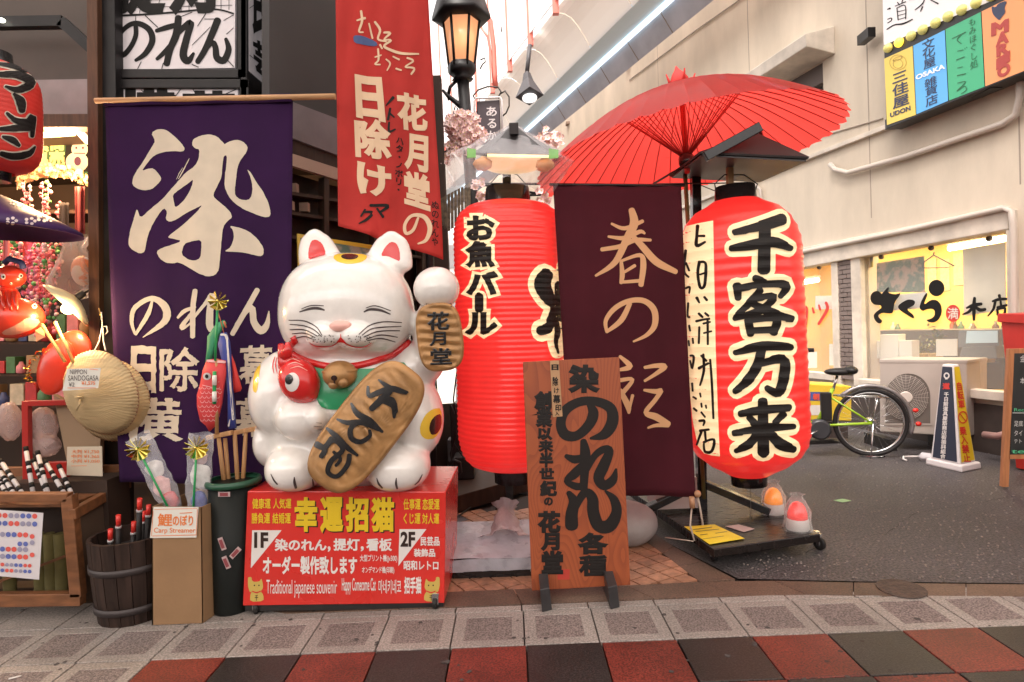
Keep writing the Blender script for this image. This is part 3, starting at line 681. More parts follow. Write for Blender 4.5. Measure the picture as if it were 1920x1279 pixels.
f = Flat(4.264, 1500, 0); f.ell(788, 500, 68, 62, hole=.94).ell(788, 510, 40, 38, hole=.9).ell(785, 470, 42, 14, rot=-.4, hole=.8); f.lay('emblem', sg, mat('brown sign ink', (.40, .25, .06), .5), bs, off=.008)
q = MB()
for px, py in ((1700, 228), (1870, 165)): q.box(W.at(px, py, .12), (.1, .22, .1))
q.box(W.at(1642, 70, .12), (.08, .2, .1)); q.build('bracket', MATS['black sign case'], bs)
# ============================================================ ARCADE ROOF EDGE
dA = ray(562, 628); dA.z = 0; dA.normalize()
ar = thing('arcade_roof', P(1250, 57, 9), 'white panelled arcade roof edge with blue lit gutter and red glazing bars', 'roof')
YR = 9.0; prof = [P(1262, 62, YR), P(1238, 22, YR), P(1186, 13, YR)]
c_, d_ = P(1186, 13, YR), P(1103, -60, YR)
def ext(pts, m, nm, th=V((.0, 0, .06)), t0=-7, t1=24, seg=1, bev=0):
    q = MB()
    for i in range(len(pts) - 1):
        a, b = pts[i], pts[i + 1]; q.hexa([a + dA * t0, b + dA * t0, b + dA * t1, a + dA * t1, a + dA * t0 + th, b + dA * t0 + th, b + dA * t1 + th, a + dA * t1 + th])
    return q.build(nm, m, ar, bevel=bev)
ext(prof[:2], mat('grey gutter', (.38, .345, .36), .5, noise_s=2), 'gutter')
ext(prof[1:3], mat('steel trim', (.66, .76, .82), .3, .1), 'steel_trim')
m_pan = mat('white roof panel', (.86, .81, .77), .5)
np_ = m_pan.node_tree; tl0 = np_.nodes.new('ShaderNodeBsdfTranslucent'); tl0.inputs[0].default_value = (.9, .84, .78, 1); mx0 = np_.nodes.new('ShaderNodeMixShader'); mx0.inputs[0].default_value = .4
np_.links.new(np_.nodes['Principled BSDF'].outputs[0], mx0.inputs[1]); np_.links.new(tl0.outputs[0], mx0.inputs[2]); np_.links.new(mx0.outputs[0], np_.nodes['Material Output'].inputs[0])
seg = 1.35; dn = (c_ - d_)
for k in range(-5, 18):      # bowed white panels, one by one
    cs = []
    for i in range(7):
        t = i / 6; p = d_.lerp(c_, t) - V((0, 0, .22)) * math.sin(PI * t) * -1.0; cs.append(p)
    q = MB()
    for i in range(6):
        a, b = cs[i], cs[i + 1]; s_a = dA * (k * seg + .012); s_b = dA * ((k + 1) * seg - .012); q.add([a + s_a, b + s_a, b + s_b, a + s_b], [(0, 1, 2, 3)])
    q.build('roof_panel', m_pan, ar)
bk = [d_ + V((0, 0, .28)), c_ + V((.1, 0, .32))]; 
q = MB(); sa = prof[1].lerp(prof[2], .12) - V((0, 0, .012)); q.tube([sa - dA * 7, sa + dA * 24], .038, 8); q.build('light_strip', mat('lit cold tube', (.8, .93, 1), .4, emit=1.9, ecol=(.66, .86, 1)), ar)
for k in range(-6, 24):
    q = MB(); a_ = prof[0].lerp(prof[1], .02) + dA * (k * .95) - V((0, 0, .004)); b_2 = prof[0].lerp(prof[1], .98) + dA * (k * .95) - V((0, 0, .004)); q.beam(a_, b_2, .012, .01); q.build('joint_strip', MATS['vent brown'], ar)
m_redbar = mat('red glazing bar', (.72, .16, .12), .4)
for k in range(-5, 20):
    p = d_ + dA * (k * 1.15); q = MB(); q.box(p + V((-.02, 0, 2.0)), (.10, .10, 4.2)); q.build('glazing_bar', m_redbar, ar)
q = MB()
for z in (.95, 2.1, 3.3): q.beam(d_ + V((0, 0, z)) - dA * 6, d_ + V((0, 0, z)) + dA * 24, .05, .05)
q.build('rail', mat('grey rail', (.2, .16, .16), .5), ar)
for k in range(-3, 12):
    q = MB(); p = d_ + dA * (k * 1.9 + .07) + V((-.05, 0, .1)); p2 = p + dA * 1.76; q.hexa([p, p2, p2 + V((.02, 0, 0)), p + V((.02, 0, 0)), p + V((0, 0, 4)), p2 + V((0, 0, 4)), p2 + V((.02, 0, 4)), p + V((.02, 0, 4))]); q.build('glazing', mat('white glazing', (.85, .80, .78), .3), ar)
# red curved roof strut
q = MB(); Yb = 9.5
q.tube([P(x, y, Yb) for x, y in ((885, -30), (900, 10), (920, 40), (926, 90), (928, 140), (930, 165))], .035, 8)
q.tube([P(x, y, Yb) for x, y in ((900, 48), (915, 70), (922, 110), (926, 160))], .02, 8); q.build('strut', m_redbar, ar)
# spotlight
sp_ = thing('spotlight', P(990, 170, 7.2), 'grey square floodlight hanging under the white arcade roof', 'floodlight')
Ys = 7.2; q = MB(); m_sg = mat('grey metal', (.07, .065, .07), .5, spec=.3)
c0, c1 = P(988, 137, Ys + .1), P(993, 181, Ys); q.lathe([(0, .045), (.35, .07), (1, .17)], c0, c1, 4, smooth=False); q.build('housing', m_sg, sp_, bevel=.008)
q = MB(); q.lathe([(0, .085), (1, .085)], c1 - V((0, 0, .012)) , c1 - V((0, .004, .028)), 24); q.build('lens', mat('pale lens', (.85, .82, .8), .2, emit=1.2), sp_)
q = MB(); q.tube([c0, c0 + V((.05, .05, .35))], .025, 8); q.build('bracket', m_sg, sp_)
# ============================================================ FAR END OF THE STREET
fb = thing('distant_building', P(940, 640, 30), 'pale washed out building at the far end of the street', 'building')
mf = mat('far facade', (.72, .68, .66), .8, noise_s=.6, noise_a=.08)
q = MB(); a = P(700, 640, 30); b = P(1120, 640, 30); q.bb((a.x, 30, 0), (b.x, 36, 6.0)); q.build('wall', mf, fb)
for i in range(7):
    for j in range(3):
        q = MB(); x = a.x + .7 + i * 1.55; q.bb((x, 29.96, .5 + j * 1.9), (x + .9, 30.02, 1.6 + j * 1.9)); q.build('window', mat('far window', (.35, .33, .34), .2), fb)
lb = thing('lit_sign_box', P(835, 720, 5.2), 'bright white lit sign box between the cat and the left lantern', 'sign')
q = MB(); pslab(plane_y(5.2), [(815, 660), (851, 664), (852, 756), (822, 758)], .15, q); q.build('panel', mat('lit white panel', (.9, .88, .8), .4, emit=1.1, ecol=(1, .93, .78)), lb, bevel=.01)
q = MB(); q.bb((P(812, 0, 5.3).x, 5.22, 0), (P(856, 0, 5.3).x, 5.4, P(840, 757, 5.2).z)); q.build('stand', MATS['black sign case'], lb, bevel=.01)
# ============================================================ ARCADE OVER THE MAIN STREET
can = thing('arcade_canopy', V((0, 0, 6.6)), 'milky translucent arcade canopy high over the paved main street', 'roof')  # unseen stretch of the arcade, added to darken the foreground
m_can = bpy.data.materials.new('milky canopy'); m_can.use_nodes = True; nn_ = m_can.node_tree; nn_.nodes.clear()
d1_ = nn_.nodes.new('ShaderNodeBsdfDiffuse'); d1_.inputs[0].default_value = (.6, .58, .55, 1); t1_ = nn_.nodes.new('ShaderNodeBsdfTranslucent'); t1_.inputs[0].default_value = (.62, .58, .54, 1)
x1_ = nn_.nodes.new('ShaderNodeMixShader'); x1_.inputs[0].default_value = .62; o1_ = nn_.nodes.new('ShaderNodeOutputMaterial')
nn_.links.new(d1_.outputs[0], x1_.inputs[1]); nn_.links.new(t1_.outputs[0], x1_.inputs[2]); nn_.links.new(x1_.outputs[0], o1_.inputs[0])
YA0, YA1 = -6.0, 2.3
def cany(v): return YA0 + (YA1 - YA0) * v, 6.6 + 1.6 * math.sin(PI * v)
for i in range(-9, 9):
    q = MB(); x0 = i * 2.6 + .05; x1 = x0 + 2.5
    q.grid(lambda u, v: V((x0 + (x1 - x0) * u, *cany(v))), 1, 8); q.build('canopy_panel', m_can, can)
    q = MB(); q.tube([V((i * 2.6, *cany(k / 10))) for k in range(11)], .06, 6); q.build('arch_rib', m_wall2, can)
ob = thing('opposite_shops', V((0, -9.3, 0)), 'row of plain shop fronts across the main street behind the camera', 'building')  # unseen row put in for reflections and to cut fill light
q = MB(); q.bb((-24, -9.9, 0), (24, -9.3, 4.2)); q.build('wall', m_wall, ob)
for i in range(10):
    q = MB(); x = -22 + i * 4.5; q.bb((x, -9.32, .1), (x + 3.6, -9.22, 2.3)); q.build('shop_front', mat('dark shop glass', (.08, .06, .055), .15), ob)
    q = MB(); q.bb((x, -9.34, 2.5), (x + 3.6, -9.05, 3.2)); q.build('fascia_sign', mat('faded sign', (.45, .35, .28), .5), ob)
lw_ = thing('left_shop_row', V((-8, 3.6, 0)), 'dark upper storeys above the souvenir shop outside the left of the photo', 'building')
q = MB(); q.bb((-24, 3.86, 2.9), (-1.5, 4.3, 6.6)); q.build('wall', mat('dark storey', (.10, .08, .075), .8), lw_)
# ============================================================ CAT STAND
m_redp = mat('red laminate', (.62, .03, .022), .28, noise_s=3, noise_a=.06, coat=.3)
m_caster = mat('black rubber', (.018, .016, .016), .5, spec=.3); m_chrome = mat('chrome', (.6, .6, .6), .2, 1)
YS = 2.84
st = thing('display_stand', G(645, 1150), 'red box stand on castors printed with yellow and white Japanese writing, under the big cat', 'stand')
sq = [P(455, 1136, YS), P(833, 1131, YS), P(836, 922, YS), P(464, 921, YS)]
q = MB(); q.slab(sq, (0.012, .52, 0)); q.build('box', m_redp, st, bevel=.004)
q = MB(); e = .006; q.slab([sq[0] + V((e, .01, -.03)), sq[1] + V((-e, .01, -.03)), sq[1] + V((-e, .01, 0)), sq[0] + V((e, .01, 0))], (0, .5, 0)); q.build('base_frame', MATS['black sign case'], st)
def caster(p, parent, r=.03, yaw=0, nm='castor'):
    q = MB(); c = V((p.x, p.y, r)); a = V((math.cos(yaw), math.sin(yaw), 0)) * .011
    q.lathe([(0, r * .8), (.12, r), (.88, r), (1, r * .8)], c - a, c + a, 20); o = q.build(nm, m_caster, parent)
    q = MB(); f_ = V((-a.y, a.x, 0)).normalized(); 
    q.hexa([c + a * s_ * 1.3 + f_ * u for s_, u in ((-1, -.012), (1, -.012), (1, .012), (-1, .012))] + [c + V((0, 0, r + .018)) + f_ * .02 + a * s_ * 1.6 + f_ * u for s_, u in ((-1, -.022), (1, -.022), (1, .022), (-1, .022))])
    q.lathe([(0, r * .35), (1, r * .35)], c - a * 1.4, c + a * 1.4, 12); q.lathe([(0, .018), (1, .018)], c + V((0, 0, r + .016)) + f_ * .02, c + V((0, 0, r + .03)) + f_ * .02, 14)
    q.build('castor_fork', m_chrome, parent, bevel=.001)
for x, y, yw in ((473, 1159, .3), (815, 1149, -.2)): caster(G(x, y) + V((0, .045, 0)), st, .026, yw)
for x in (480, 820): p = G(x, 1150); caster(p + V((0, .42, 0)), st, .026)
SS = PlaneS((0, YS, 0), (0, -1, 0)); m_yel = mat('yellow print', (.72, .50, .02), .4); m_wht = mat('white print', (.72, .68, .65), .4); m_blk2 = mat('black print', (.03, .015, .01), .4)
def K6(): return Flat(3.876, 440, 860)
def L(f, m, off=.0012, nm='lettering', surf=SS, par=st): return f.lay(nm, surf, m, par, off=off, dz=.0003)
f = K6(); 
for i, ch in enumerate('幸運招猫'): x0 = 452 + i * 186; f.box(ch, x0, 298, x0 + 150, 528, .05)
L(f, m_blk2, .001, 'lettering_shadow')
f = K6()
for i, ch in enumerate('幸運招猫'): x0 = 444 + i * 186; f.box(ch, x0, 290, x0 + 150, 520, .045)
f.box('健康運', 130, 290, 262, 362, .02).box('人気運', 282, 290, 412, 362, .02).box('勝負運', 125, 395, 258, 470, .02).box('結婚運', 277, 395, 408, 470, .02)
f.box('仕事運', 1228, 292, 1350, 370, .02).box('恋愛運', 1366, 292, 1488, 370, .02).box('くじ運', 1228, 398, 1350, 472, .02).box('対人運', 1364, 398, 1486, 472, .02)
L(f, m_yel, .0022)
f = K6(); f.poly([(128, 520), (342, 520), (118, 796)], smooth=0).poly([(1198, 512), (1394, 512), (1190, 780)], smooth=0); L(f, m_wht, .0012, 'floor_flag')
f = K6(); f.box('1F', 148, 540, 240, 642, .04).box('2F', 1210, 535, 1308, 634, .04); L(f, m_blk2, .0022)
f = K6()
f.box('染のれん', 296, 585, 665, 668, .035).box(',', 680, 640, 694, 672, .03).box('提灯', 722, 582, 905, 666, .035).box(',', 920, 640, 936, 668, .03).box('看板', 960, 582, 1140, 668, .035)
f.box('オーダー製作致します', 208, 712, 888, 836, .035)
f.box('大型プリント機(jv300)', 912, 698, 1182, 754, .02).box('オンデマンド機(印刷)', 926, 784, 1160, 838, .02)
f.box('民芸品', 1352, 568, 1488, 632, .03).box('装飾品', 1304, 655, 1456, 712, .03).box('昭和レトロ', 1230, 742, 1480, 808, .03)
f.box('Traditional japanese souvenir', 232, 880, 745, 1012, 0).box('Happy Comecome Cat', 780, 868, 1026, 986, .012).box('마네키네코', 1046, 880, 1210, 978, .01).box('招手猫', 1234, 862, 1356, 978, .03)
L(f, m_wht, .0015)
m_gold = mat('gold print', (.55, .40, .10), .35); 
for ox, mir in ((158, 1), (1430, -1)):
    f = K6(); X = lambda x: ox + (x - 158) * mir
    f.poly([(X(115), 900), (X(120), 870), (X(135), 895), (X(180), 893), (X(196), 868), (X(205), 905), (X(208), 940), (X(190), 962), (X(210), 990), (X(212), 1035), (X(112), 1040), (X(115), 985), (X(128), 962), (X(110), 935)], smooth=1).stroke([(X(118), 960, 20), (X(108), 920, 20), (X(112), 870, 28)])
    L(f, m_gold, .0015, 'cat_print')
    f = K6(); f.ell(X(145), 920, 5, 6).ell(X(178), 920, 5, 6).box('千', X(160) - 12, 990, X(160) + 12, 1030, .02); L(f, m_blk2, .0025, 'cat_print_line')
    f = K6(); f.stroke([(X(130), 962, 8), (X(160), 972, 9), (X(190), 962, 8)]); L(f, mat('red print', (.6, .03, .03), .4), .0025, 'cat_print_collar')
# ============================================================ BECKONING CAT
YC = 3.06
def K5(x, y): return (440 + x / 2.369, 400 + y / 2.369)
def E5(x, y, Y=YC): return P(*K5(x, y), Y)
k5 = lambda Y: Y / F / 2.369          # metres per crop pixel at depth Y
cat = thing('beckoning_cat', E5(520, 1215), 'giant glossy white beckoning cat statue holding a gold koban and a red fish', 'statue')
B = MB()
def el(x, y, rx, ry, rz, Y, rot=0, n=28, m=20):
    k = k5(Y); ax = None
    if rot:
        c, s_ = math.cos(rot), math.sin(rot); ax = (V((c, 0, -s_)), V((0, 1, 0)), V((s_, 0, c)))
    B.ball(E5(x, y, Y), (rx * k, rz, ry * k), n, m, ax)
def sup(x, y, rx, ry, rz, Y, pw=2.5, yb=0):       # fuller, squarer ball
    k = k5(Y); c = E5(x, y, Y); n, m = 40, 28; vs = []; 
    def sg(v, e): return math.copysign(abs(v) ** e, v)
    e = 2 / pw
    s0_ = len(B.v); B.ball((0, 0, 0), 1, n, m)
    for i in range(s0_, len(B.v)):
        v = B.v[i]; r = (abs(v.x) ** pw + abs(v.y) ** pw + abs(v.z) ** pw) ** (1 / pw); v = v / r
        wd = 1 + yb * v.z; B.v[i] = c + V((v.x * rx * k * wd, v.y * rz, v.z * ry * k))
sup(505, 428, 288, 248, .315, 3.08, 2.35, -.05)          # head
el(410, 545, 85, 60, .11, 2.83); el(545, 545, 85, 60, .11, 2.83)
sup(505, 930, 375, 300, .31, 3.14, 2.4, -.08)            # torso
el(500, 800, 300, 250, .30, 3.10)
el(235, 805, 158, 205, .22, 3.02, .15); el(300, 905, 118, 108, .13, 2.86)      # left arm and fist
el(365, 905, 50, 62, .08, 2.80)
el(800, 895, 128, 190, .24, 3.08, -.1)                   # haunch
el(190, 1000, 80, 130, .22, 3.12)
sup(284, 1122, 132, 104, .19, 2.93, 2.3); sup(730, 1122, 140, 104, .19, 2.93, 2.3)      # feet
el(800, 690, 110, 130, .18, 3.12, .5); el(872, 560, 78, 190, .15, 3.08, .04)   # raised arm
el(897, 335, 103, 98, .135, 2.98)
def ear(cx, tipx, tipy, bx0, bx1, by):
    k = k5(3.06)
    for t in range(9):
        u = t / 8; w_ = (bx1 - bx0) / 2 * (1 - u) ** .55 + 44 * u; x = (bx0 + bx1) / 2 * (1 - u) + tipx * u; y = by * (1 - u) + (tipy + 36) * u
        B.ball(E5(x, y, 3.07), (w_ * k, .075 - .025 * u, 42 * k), 18, 12)
ear(0, 358, 74, 286, 490, 235); ear(0, 697, 82, 572, 794, 235)
me = bpy.data.meshes.new('tmp'); me.from_pydata(B.v, [], B.f); o = bpy.data.objects.new('tmp', me); COL.objects.link(o)
md = o.modifiers.new('r', 'REMESH'); md.mode = 'VOXEL'; md.voxel_size = .0105
md = o.modifiers.new('s', 'SMOOTH'); md.factor = .6; md.iterations = 9
dg = bpy.context.evaluated_depsgraph_get(); me2 = bpy.data.meshes.new_from_object(o.evaluated_get(dg)); bpy.data.objects.remove(o); bpy.data.meshes.remove(me)
CV = [v.co.copy() for v in me2.vertices]; CF = [tuple(p.vertices) for p in me2.polygons]; bpy.data.meshes.remove(me2)
# flat underside resting on the stand
topz = P(650, 915, 2.95).z; topz = sq[2].z
CV = [V((v.x, v.y, max(v.z, topz + .002))) for v in CV]
m_cer = mat('white glazed cat', (.80, .765, .73), .14, coat=.7, noise_s=9, noise_a=.03, detail=8, stain=.10, stain_s=5)
q = MB(); q.add(CV, CF, True); q.build('body', m_cer, cat)
CS = MeshS(CV, CF)
f5 = lambda: Flat(2.369, 440, 400)
def C(f, m, nm, off=.0012, step=2.5, dz=.0003, wob=0): return f.lay(nm, CS, m, cat, off=off, step=step, dz=dz, wob=wob)
m_cred = mat('cat red', (.62, .02, .02), .25, coat=.4); m_cyel = mat('cat yellow', (.80, .52, .05), .25, coat=.4); m_cblk = mat('cat black', (.03, .012, .01), .25, coat=.4)
m_line = mat('painted line', (.06, .04, .04), .35); m_green = mat('cat green', (.03, .30, .13), .3, coat=.4)
f = f5(); f.poly([(328, 208), (327, 165), (340, 122), (362, 116), (388, 133), (402, 165), (404, 184), (365, 195)]).poly([(648, 190), (668, 150), (693, 126), (718, 132), (733, 165), (735, 215), (712, 205), (680, 190)]); C(f, m_cred, 'inner_ear')
f = f5(); f.poly([(437, 200), (445, 183), (500, 178), (585, 183), (588, 200), (565, 218), (510, 228), (460, 218)]).poly([(850, 1005), (825, 985), (822, 945), (845, 895), (880, 868), (918, 865), (920, 950), (890, 1000)]).poly([(80, 790), (84, 720), (105, 675), (118, 668), (108, 730), (100, 800)]); C(f, m_cyel, 'yellow_patch')
f = f5(); f.poly([(470, 192), (485, 182), (530, 182), (552, 190), (540, 204), (505, 208), (480, 202)]).poly([(872, 985), (862, 960), (868, 925), (890, 898), (916, 890), (918, 945), (898, 980)]); C(f, m_cblk, 'black_patch', .002)
f = f5()
GR = 2.0
f.strokes([[(290, 438, 3), (335, 424, 9), (370, 422, 10), (398, 430, 5)], [(298, 425, 1.5), (340, 410, 3), (395, 411, 2)], [(575, 438, 4), (600, 427, 9), (645, 430, 9), (690, 448, 3)], [(583, 421, 1.5), (625, 411, 3), (692, 433, 1.5)],
  [(242, 475, 2), (310, 478, 3.2), (362, 505, 3.2), (388, 542, 2)], [(247, 493, 2), (310, 500, 3.2), (355, 520, 3.2), (386, 548, 2)], [(247, 517, 2), (310, 518, 3.2), (368, 546, 2)], [(257, 535, 2), (310, 532, 3.2), (358, 552, 2)], [(265, 556, 2), (310, 547, 3.2), (345, 558, 2)],
  [(552, 538, 2), (600, 498, 3.2), (660, 482, 3.2), (740, 485, 2)], [(565, 542, 2), (620, 510, 3.2), (738, 502, 2)], [(573, 550, 2), (640, 524, 3.2), (732, 521, 2)], [(585, 558, 2), (650, 540, 3.2), (722, 550, 2)], [(588, 565, 2), (650, 555, 3.2), (712, 571, 2)]], GR)
for _ in range(46):
    sx = random.choice((-1, 1)); u = random.uniform(20, 120); f.ell((475 - u - 10) if sx < 0 else (480 + u), 556 + random.uniform(-14, 18) - abs(u - 70) * .06, 2.6, 2.6, 6)
C(f, m_line, 'painted_line', .0016)
f = f5(); f.strokes([[(330, 573, 2), (365, 590, 5), (425, 590, 5), (460, 570, 5), (473, 556, 6)], [(473, 556, 6), (490, 575, 5), (530, 592, 5), (575, 592, 5), (607, 574, 2)], [(472, 538, 3), (473, 560, 6)]]).poly([(450, 575), (472, 548), (498, 577), (472, 572)], smooth=0); C(f, m_cred, 'mouth', .0018)
q = MB(); q.ball(CS.at(*K5(472, 502), .004), (50 * k5(2.8), .03, 27 * k5(2.8)), 24, 16); q.build('nose', mat('pink nose', (.78, .42, .36), .3, coat=.4), cat)
# toes and claws
f = f5(); f.strokes([[(265, 1172, 4), (266, 1195, 12), (272, 1218, 12)], [(345, 1180, 3), (348, 1200, 8), (350, 1216, 8)], [(162, 1158, 3), (175, 1185, 7), (190, 1203, 6)], [(632, 1176, 3), (640, 1200, 9), (656, 1219, 7)], [(718, 1176, 4), (717, 1200, 10), (722, 1222, 8)], [(832, 1160, 3), (818, 1188, 6), (800, 1205, 5)]])
C(f, m_line, 'claw_line', .0015)
f = f5(); f.strokes([[(352, 945, 2), (385, 948, 3)], [(362, 930, 1.5), (385, 932, 2.5)], [(368, 960, 1.5), (388, 960, 2.5)]]); C(f, m_line, 'painted_line', .0015)
# collar, bib, bell
q = MB(); pts = []
for i in range(41):
    x = 205 + (775 - 205) * i / 40; y = 575 + 110 * math.sin(PI * (i / 40) ** .9) ** .75 if 0 < i < 40 else 575
    pts.append(CS.at(*K5(x, y), .004))
q.tube(pts, .017, 10); q.build('collar', m_cred, cat)
f = f5(); f.poly([(290, 640), (340, 690), (362, 800), (375, 860), (410, 872), (520, 870), (700, 780), (800, 715), (782, 695), (745, 655), (640, 690), (470, 695), (340, 660)]); C(f, m_green, 'bib', .004, dz=.0002)
kb5 = k5(2.8); bc_ = E5(468, 716, 2.79); q = MB()
q.ball(bc_, (74 * kb5, .085, 62 * kb5), 28, 18); q.lathe([(0, 70 * kb5), (.2, 77 * kb5), (.8, 77 * kb5), (1, 72 * kb5)], bc_ + V((0, 0, 8 * kb5)), bc_ + V((0, 0, 22 * kb5)), 28); m_koban = mat('koban gold', (.38, .20, .075), .40, .25, noise_s=14, noise_a=.2, bump=.1, bump_s=30)
q.build('bell', m_koban, cat)
q = MB(); fl_ = MeshS([bc_ + V((x * 74 * kb5, y * .085, z * 62 * kb5)) for x, y, z in [(math.cos(a) * math.cos(b), -math.sin(a) * math.cos(b), math.sin(b)) for b in [PI * (i / 12 - .5) for i in range(13)] for a in [PI * j / 12 for j in range(13)]]], [(j * 13 + i, j * 13 + i + 1, (j + 1) * 13 + i + 1, (j + 1) * 13 + i) for j in range(12) for i in range(12)])
f = f5(); f.ell(442, 732, 14, 12).stroke([(442, 740, 8), (446, 775, 9)]); f.lay('bell_slot', fl_, m_cblk, cat, off=.001, step=2)
q = MB(); q.ball(E5(438, 762, 2.735), (.022, .02, .02), 14, 10); q.ball(E5(482, 752, 2.725), (.022, .02, .02), 14, 10); q.build('bell_clapper', m_koban, cat)
# koban slabs with wavy hammered face
def capsule_slab(A5, B5, hw, Y, YB, th, nm, m):
    """rounded gold slab between two axis points of the crop, front face hammered"""
    a = E5(*A5, Y); b = E5(*B5, YB); Z = (b - a); Lh = Z.length; Z.normalize(); k = k5(Y); r = hw * k
    n0 = V((0, -1, 0)); n0 = (n0 - Z * n0.dot(Z)).normalized(); X = Z.cross(n0).normalized()
    q = MB(); nr, na = 18, 64; tot = Lh + 2 * r; cen = (a + b) / 2; hh = tot / 2; sgx = .82
    def rim(an, t):    # superellipse outline
        c, s_ = math.cos(an), math.sin(an); p_ = 3.2
        rr = 1 / ((abs(c) ** p_ + abs(s_) ** p_) ** (1 / p_)); return c * rr * r * t, s_ * rr * hh * t
    vs = []; 
    for i in range(nr + 1):
        t = i / nr
        for j in range(na):
            x, z = rim(2 * PI * j / na, t)
            wv = .0055 * math.sin(z * 150 + 3 * math.sin(x * 13)) * min(1, (1 - t) * 6) 
            h = th / 2 + wv + (.004 if t > .93 else 0) - (.012 if t == 1 else 0); bend = -.9 * x * x
            vs.append(cen + X * x + Z * z + n0 * (h + bend))
    fs = [(i * na + j, (i + 1) * na + j, (i + 1) * na + (j + 1) % na, i * na + (j + 1) % na) for i in range(nr) for j in range(na)]
    q.add(vs, fs, True); m0 = len(vs); back = [vs[nr * na + j] - n0 * (th) for j in range(na)]; q.v += back
    for j in range(na): q.f.append((nr * na + j, m0 + j, m0 + (j + 1) % na, nr * na + (j + 1) % na)); q.mi.append(0); q.sm.append(True)
    q.f.append(tuple(m0 + j for j in range(na))); q.mi.append(0); q.sm.append(False)
    o = q.build(nm, m, cat)
    vs2 = []
    for i in range(nr + 1):
        for j in range(na):
            x, z = rim(2 * PI * j / na, i / nr); vs2.append(cen + X * x + Z * z + n0 * (th / 2 + .005 - .9 * x * x))
    return MeshS(vs2, fs), n0
KS, _ = capsule_slab((692, 808), (478, 1085), 146, 2.74, 2.70, .05, 'large_koban', m_koban)
KS2, _ = capsule_slab((904, 500), (916, 600), 101, 2.88, 2.88, .04, 'small_koban', m_koban)
m_kblk = mat('koban ink', (.012, .012, .014), .25, coat=.3)
f = f5(); f.quad('花', ((858, 442), (950, 438), (950, 515), (860, 518)), .035).quad('月', ((872, 530), (935, 528), (938, 582), (868, 588)), .03).quad('堂', ((872, 602), (960, 600), (962, 668), (872, 672)), .03); f.lay('lettering', KS2, m_kblk, cat, off=.0015, step=2.5, dz=.0008)
f = f5()
f.strokes([[(592, 770, 12), (598, 810, 20), (640, 795, 24), (700, 775, 20), (768, 795, 10)], [(640, 740, 8), (690, 775, 24), (762, 800, 12)], [(690, 790, 26), (650, 830, 32), (608, 868, 26)], [(655, 830, 24), (705, 855, 28), (708, 905, 14)], [(645, 820, 20), (700, 830, 26), (715, 880, 22)],
  [(518, 845, 10), (545, 890, 26), (600, 920, 26), (655, 970, 14)], [(456, 915, 10), (500, 930, 22), (570, 930, 26), (640, 960, 18)], [(545, 925, 22), (515, 960, 24), (520, 1000, 24), (560, 1015, 22), (600, 990, 18), (600, 965, 14)],
  [(410, 955, 12), (450, 990, 26), (500, 1040, 24), (545, 1075, 12)], [(365, 1020, 18), (400, 1050, 26), (385, 1080, 22)], [(430, 1000, 22), (400, 1040, 26), (360, 1030, 18)], [(400, 1045, 22), (440, 1010, 18), (480, 1050, 22), (430, 1100, 24), (415, 1150, 22), (455, 1168, 20), (500, 1120, 22), (510, 1075, 22)], [(440, 1060, 14), (470, 1090, 16), (450, 1120, 14)]])
f.lay('lettering', KS, m_kblk, cat, off=.0015, step=3, dz=.0005)
f = f5(); f.strokes([[(852, 398, 2), (856, 418, 6)], [(906, 398, 2), (912, 424, 7)], [(958, 396, 2), (962, 414, 6)]]); f.lay('claw_line', MeshS([v for v in CV], CF, plane_y(2.86)), m_line, cat, off=.003, step=3)
# the red fish under the arm
q = MB(); kf = k5(2.80); c, s_ = math.cos(.45), math.sin(.45); ax = (V((c, 0, s_)), V((0, 1, 0)), V((-s_, 0, c)))
q.ball(E5(288, 745, 2.80), (86 * kf, .09, 106 * kf), 28, 20, ax); q.ball(E5(330, 800, 2.80), (42 * kf, .055, 40 * kf), 20, 14)
q.tube([E5(250, 690, 2.80), E5(225, 650, 2.80), E5(212, 615, 2.80), E5(204, 580, 2.79)], [.05, .035, .022, .012], 12)
q.tube([E5(222, 640, 2.79), E5(240, 600, 2.78), E5(232, 574, 2.78)], [.03, .02, .009], 12)
q.build('fish', m_cred, cat); FS = MeshS(q.v, q.f)
f = f5(); f.strokes([[(180 + i * 9, 640 + i * 2, 3), (170 + i * 12, 675, 6), (175 + i * 15, 712 + i, 2)] for i in range(4)]); f.lay('fish_fin', CS, m_cred, cat, off=.003, step=3)
f = f5(); f.ell(256, 750, 31, 42, rot=.1, hole=0); f.lay('fish_eye', FS, MATS['white print'], cat, off=.002, step=3)
f = f5(); f.ell(243, 738, 17, 22, rot=.1); f.lay('fish_pupil', FS, m_kblk, cat, off=.004, step=3)
f = f5(); f.strokes([[(235, 655, 2), (260, 648, 4), (290, 660, 2)], [(240, 672, 2), (270, 664, 4), (305, 678, 2)], [(248, 690, 2), (285, 682, 4), (322, 700, 2)]]); f.lay('fish_gill', FS, mat('pale pink print', (.75, .35, .3), .4), cat, off=.002, step=3)
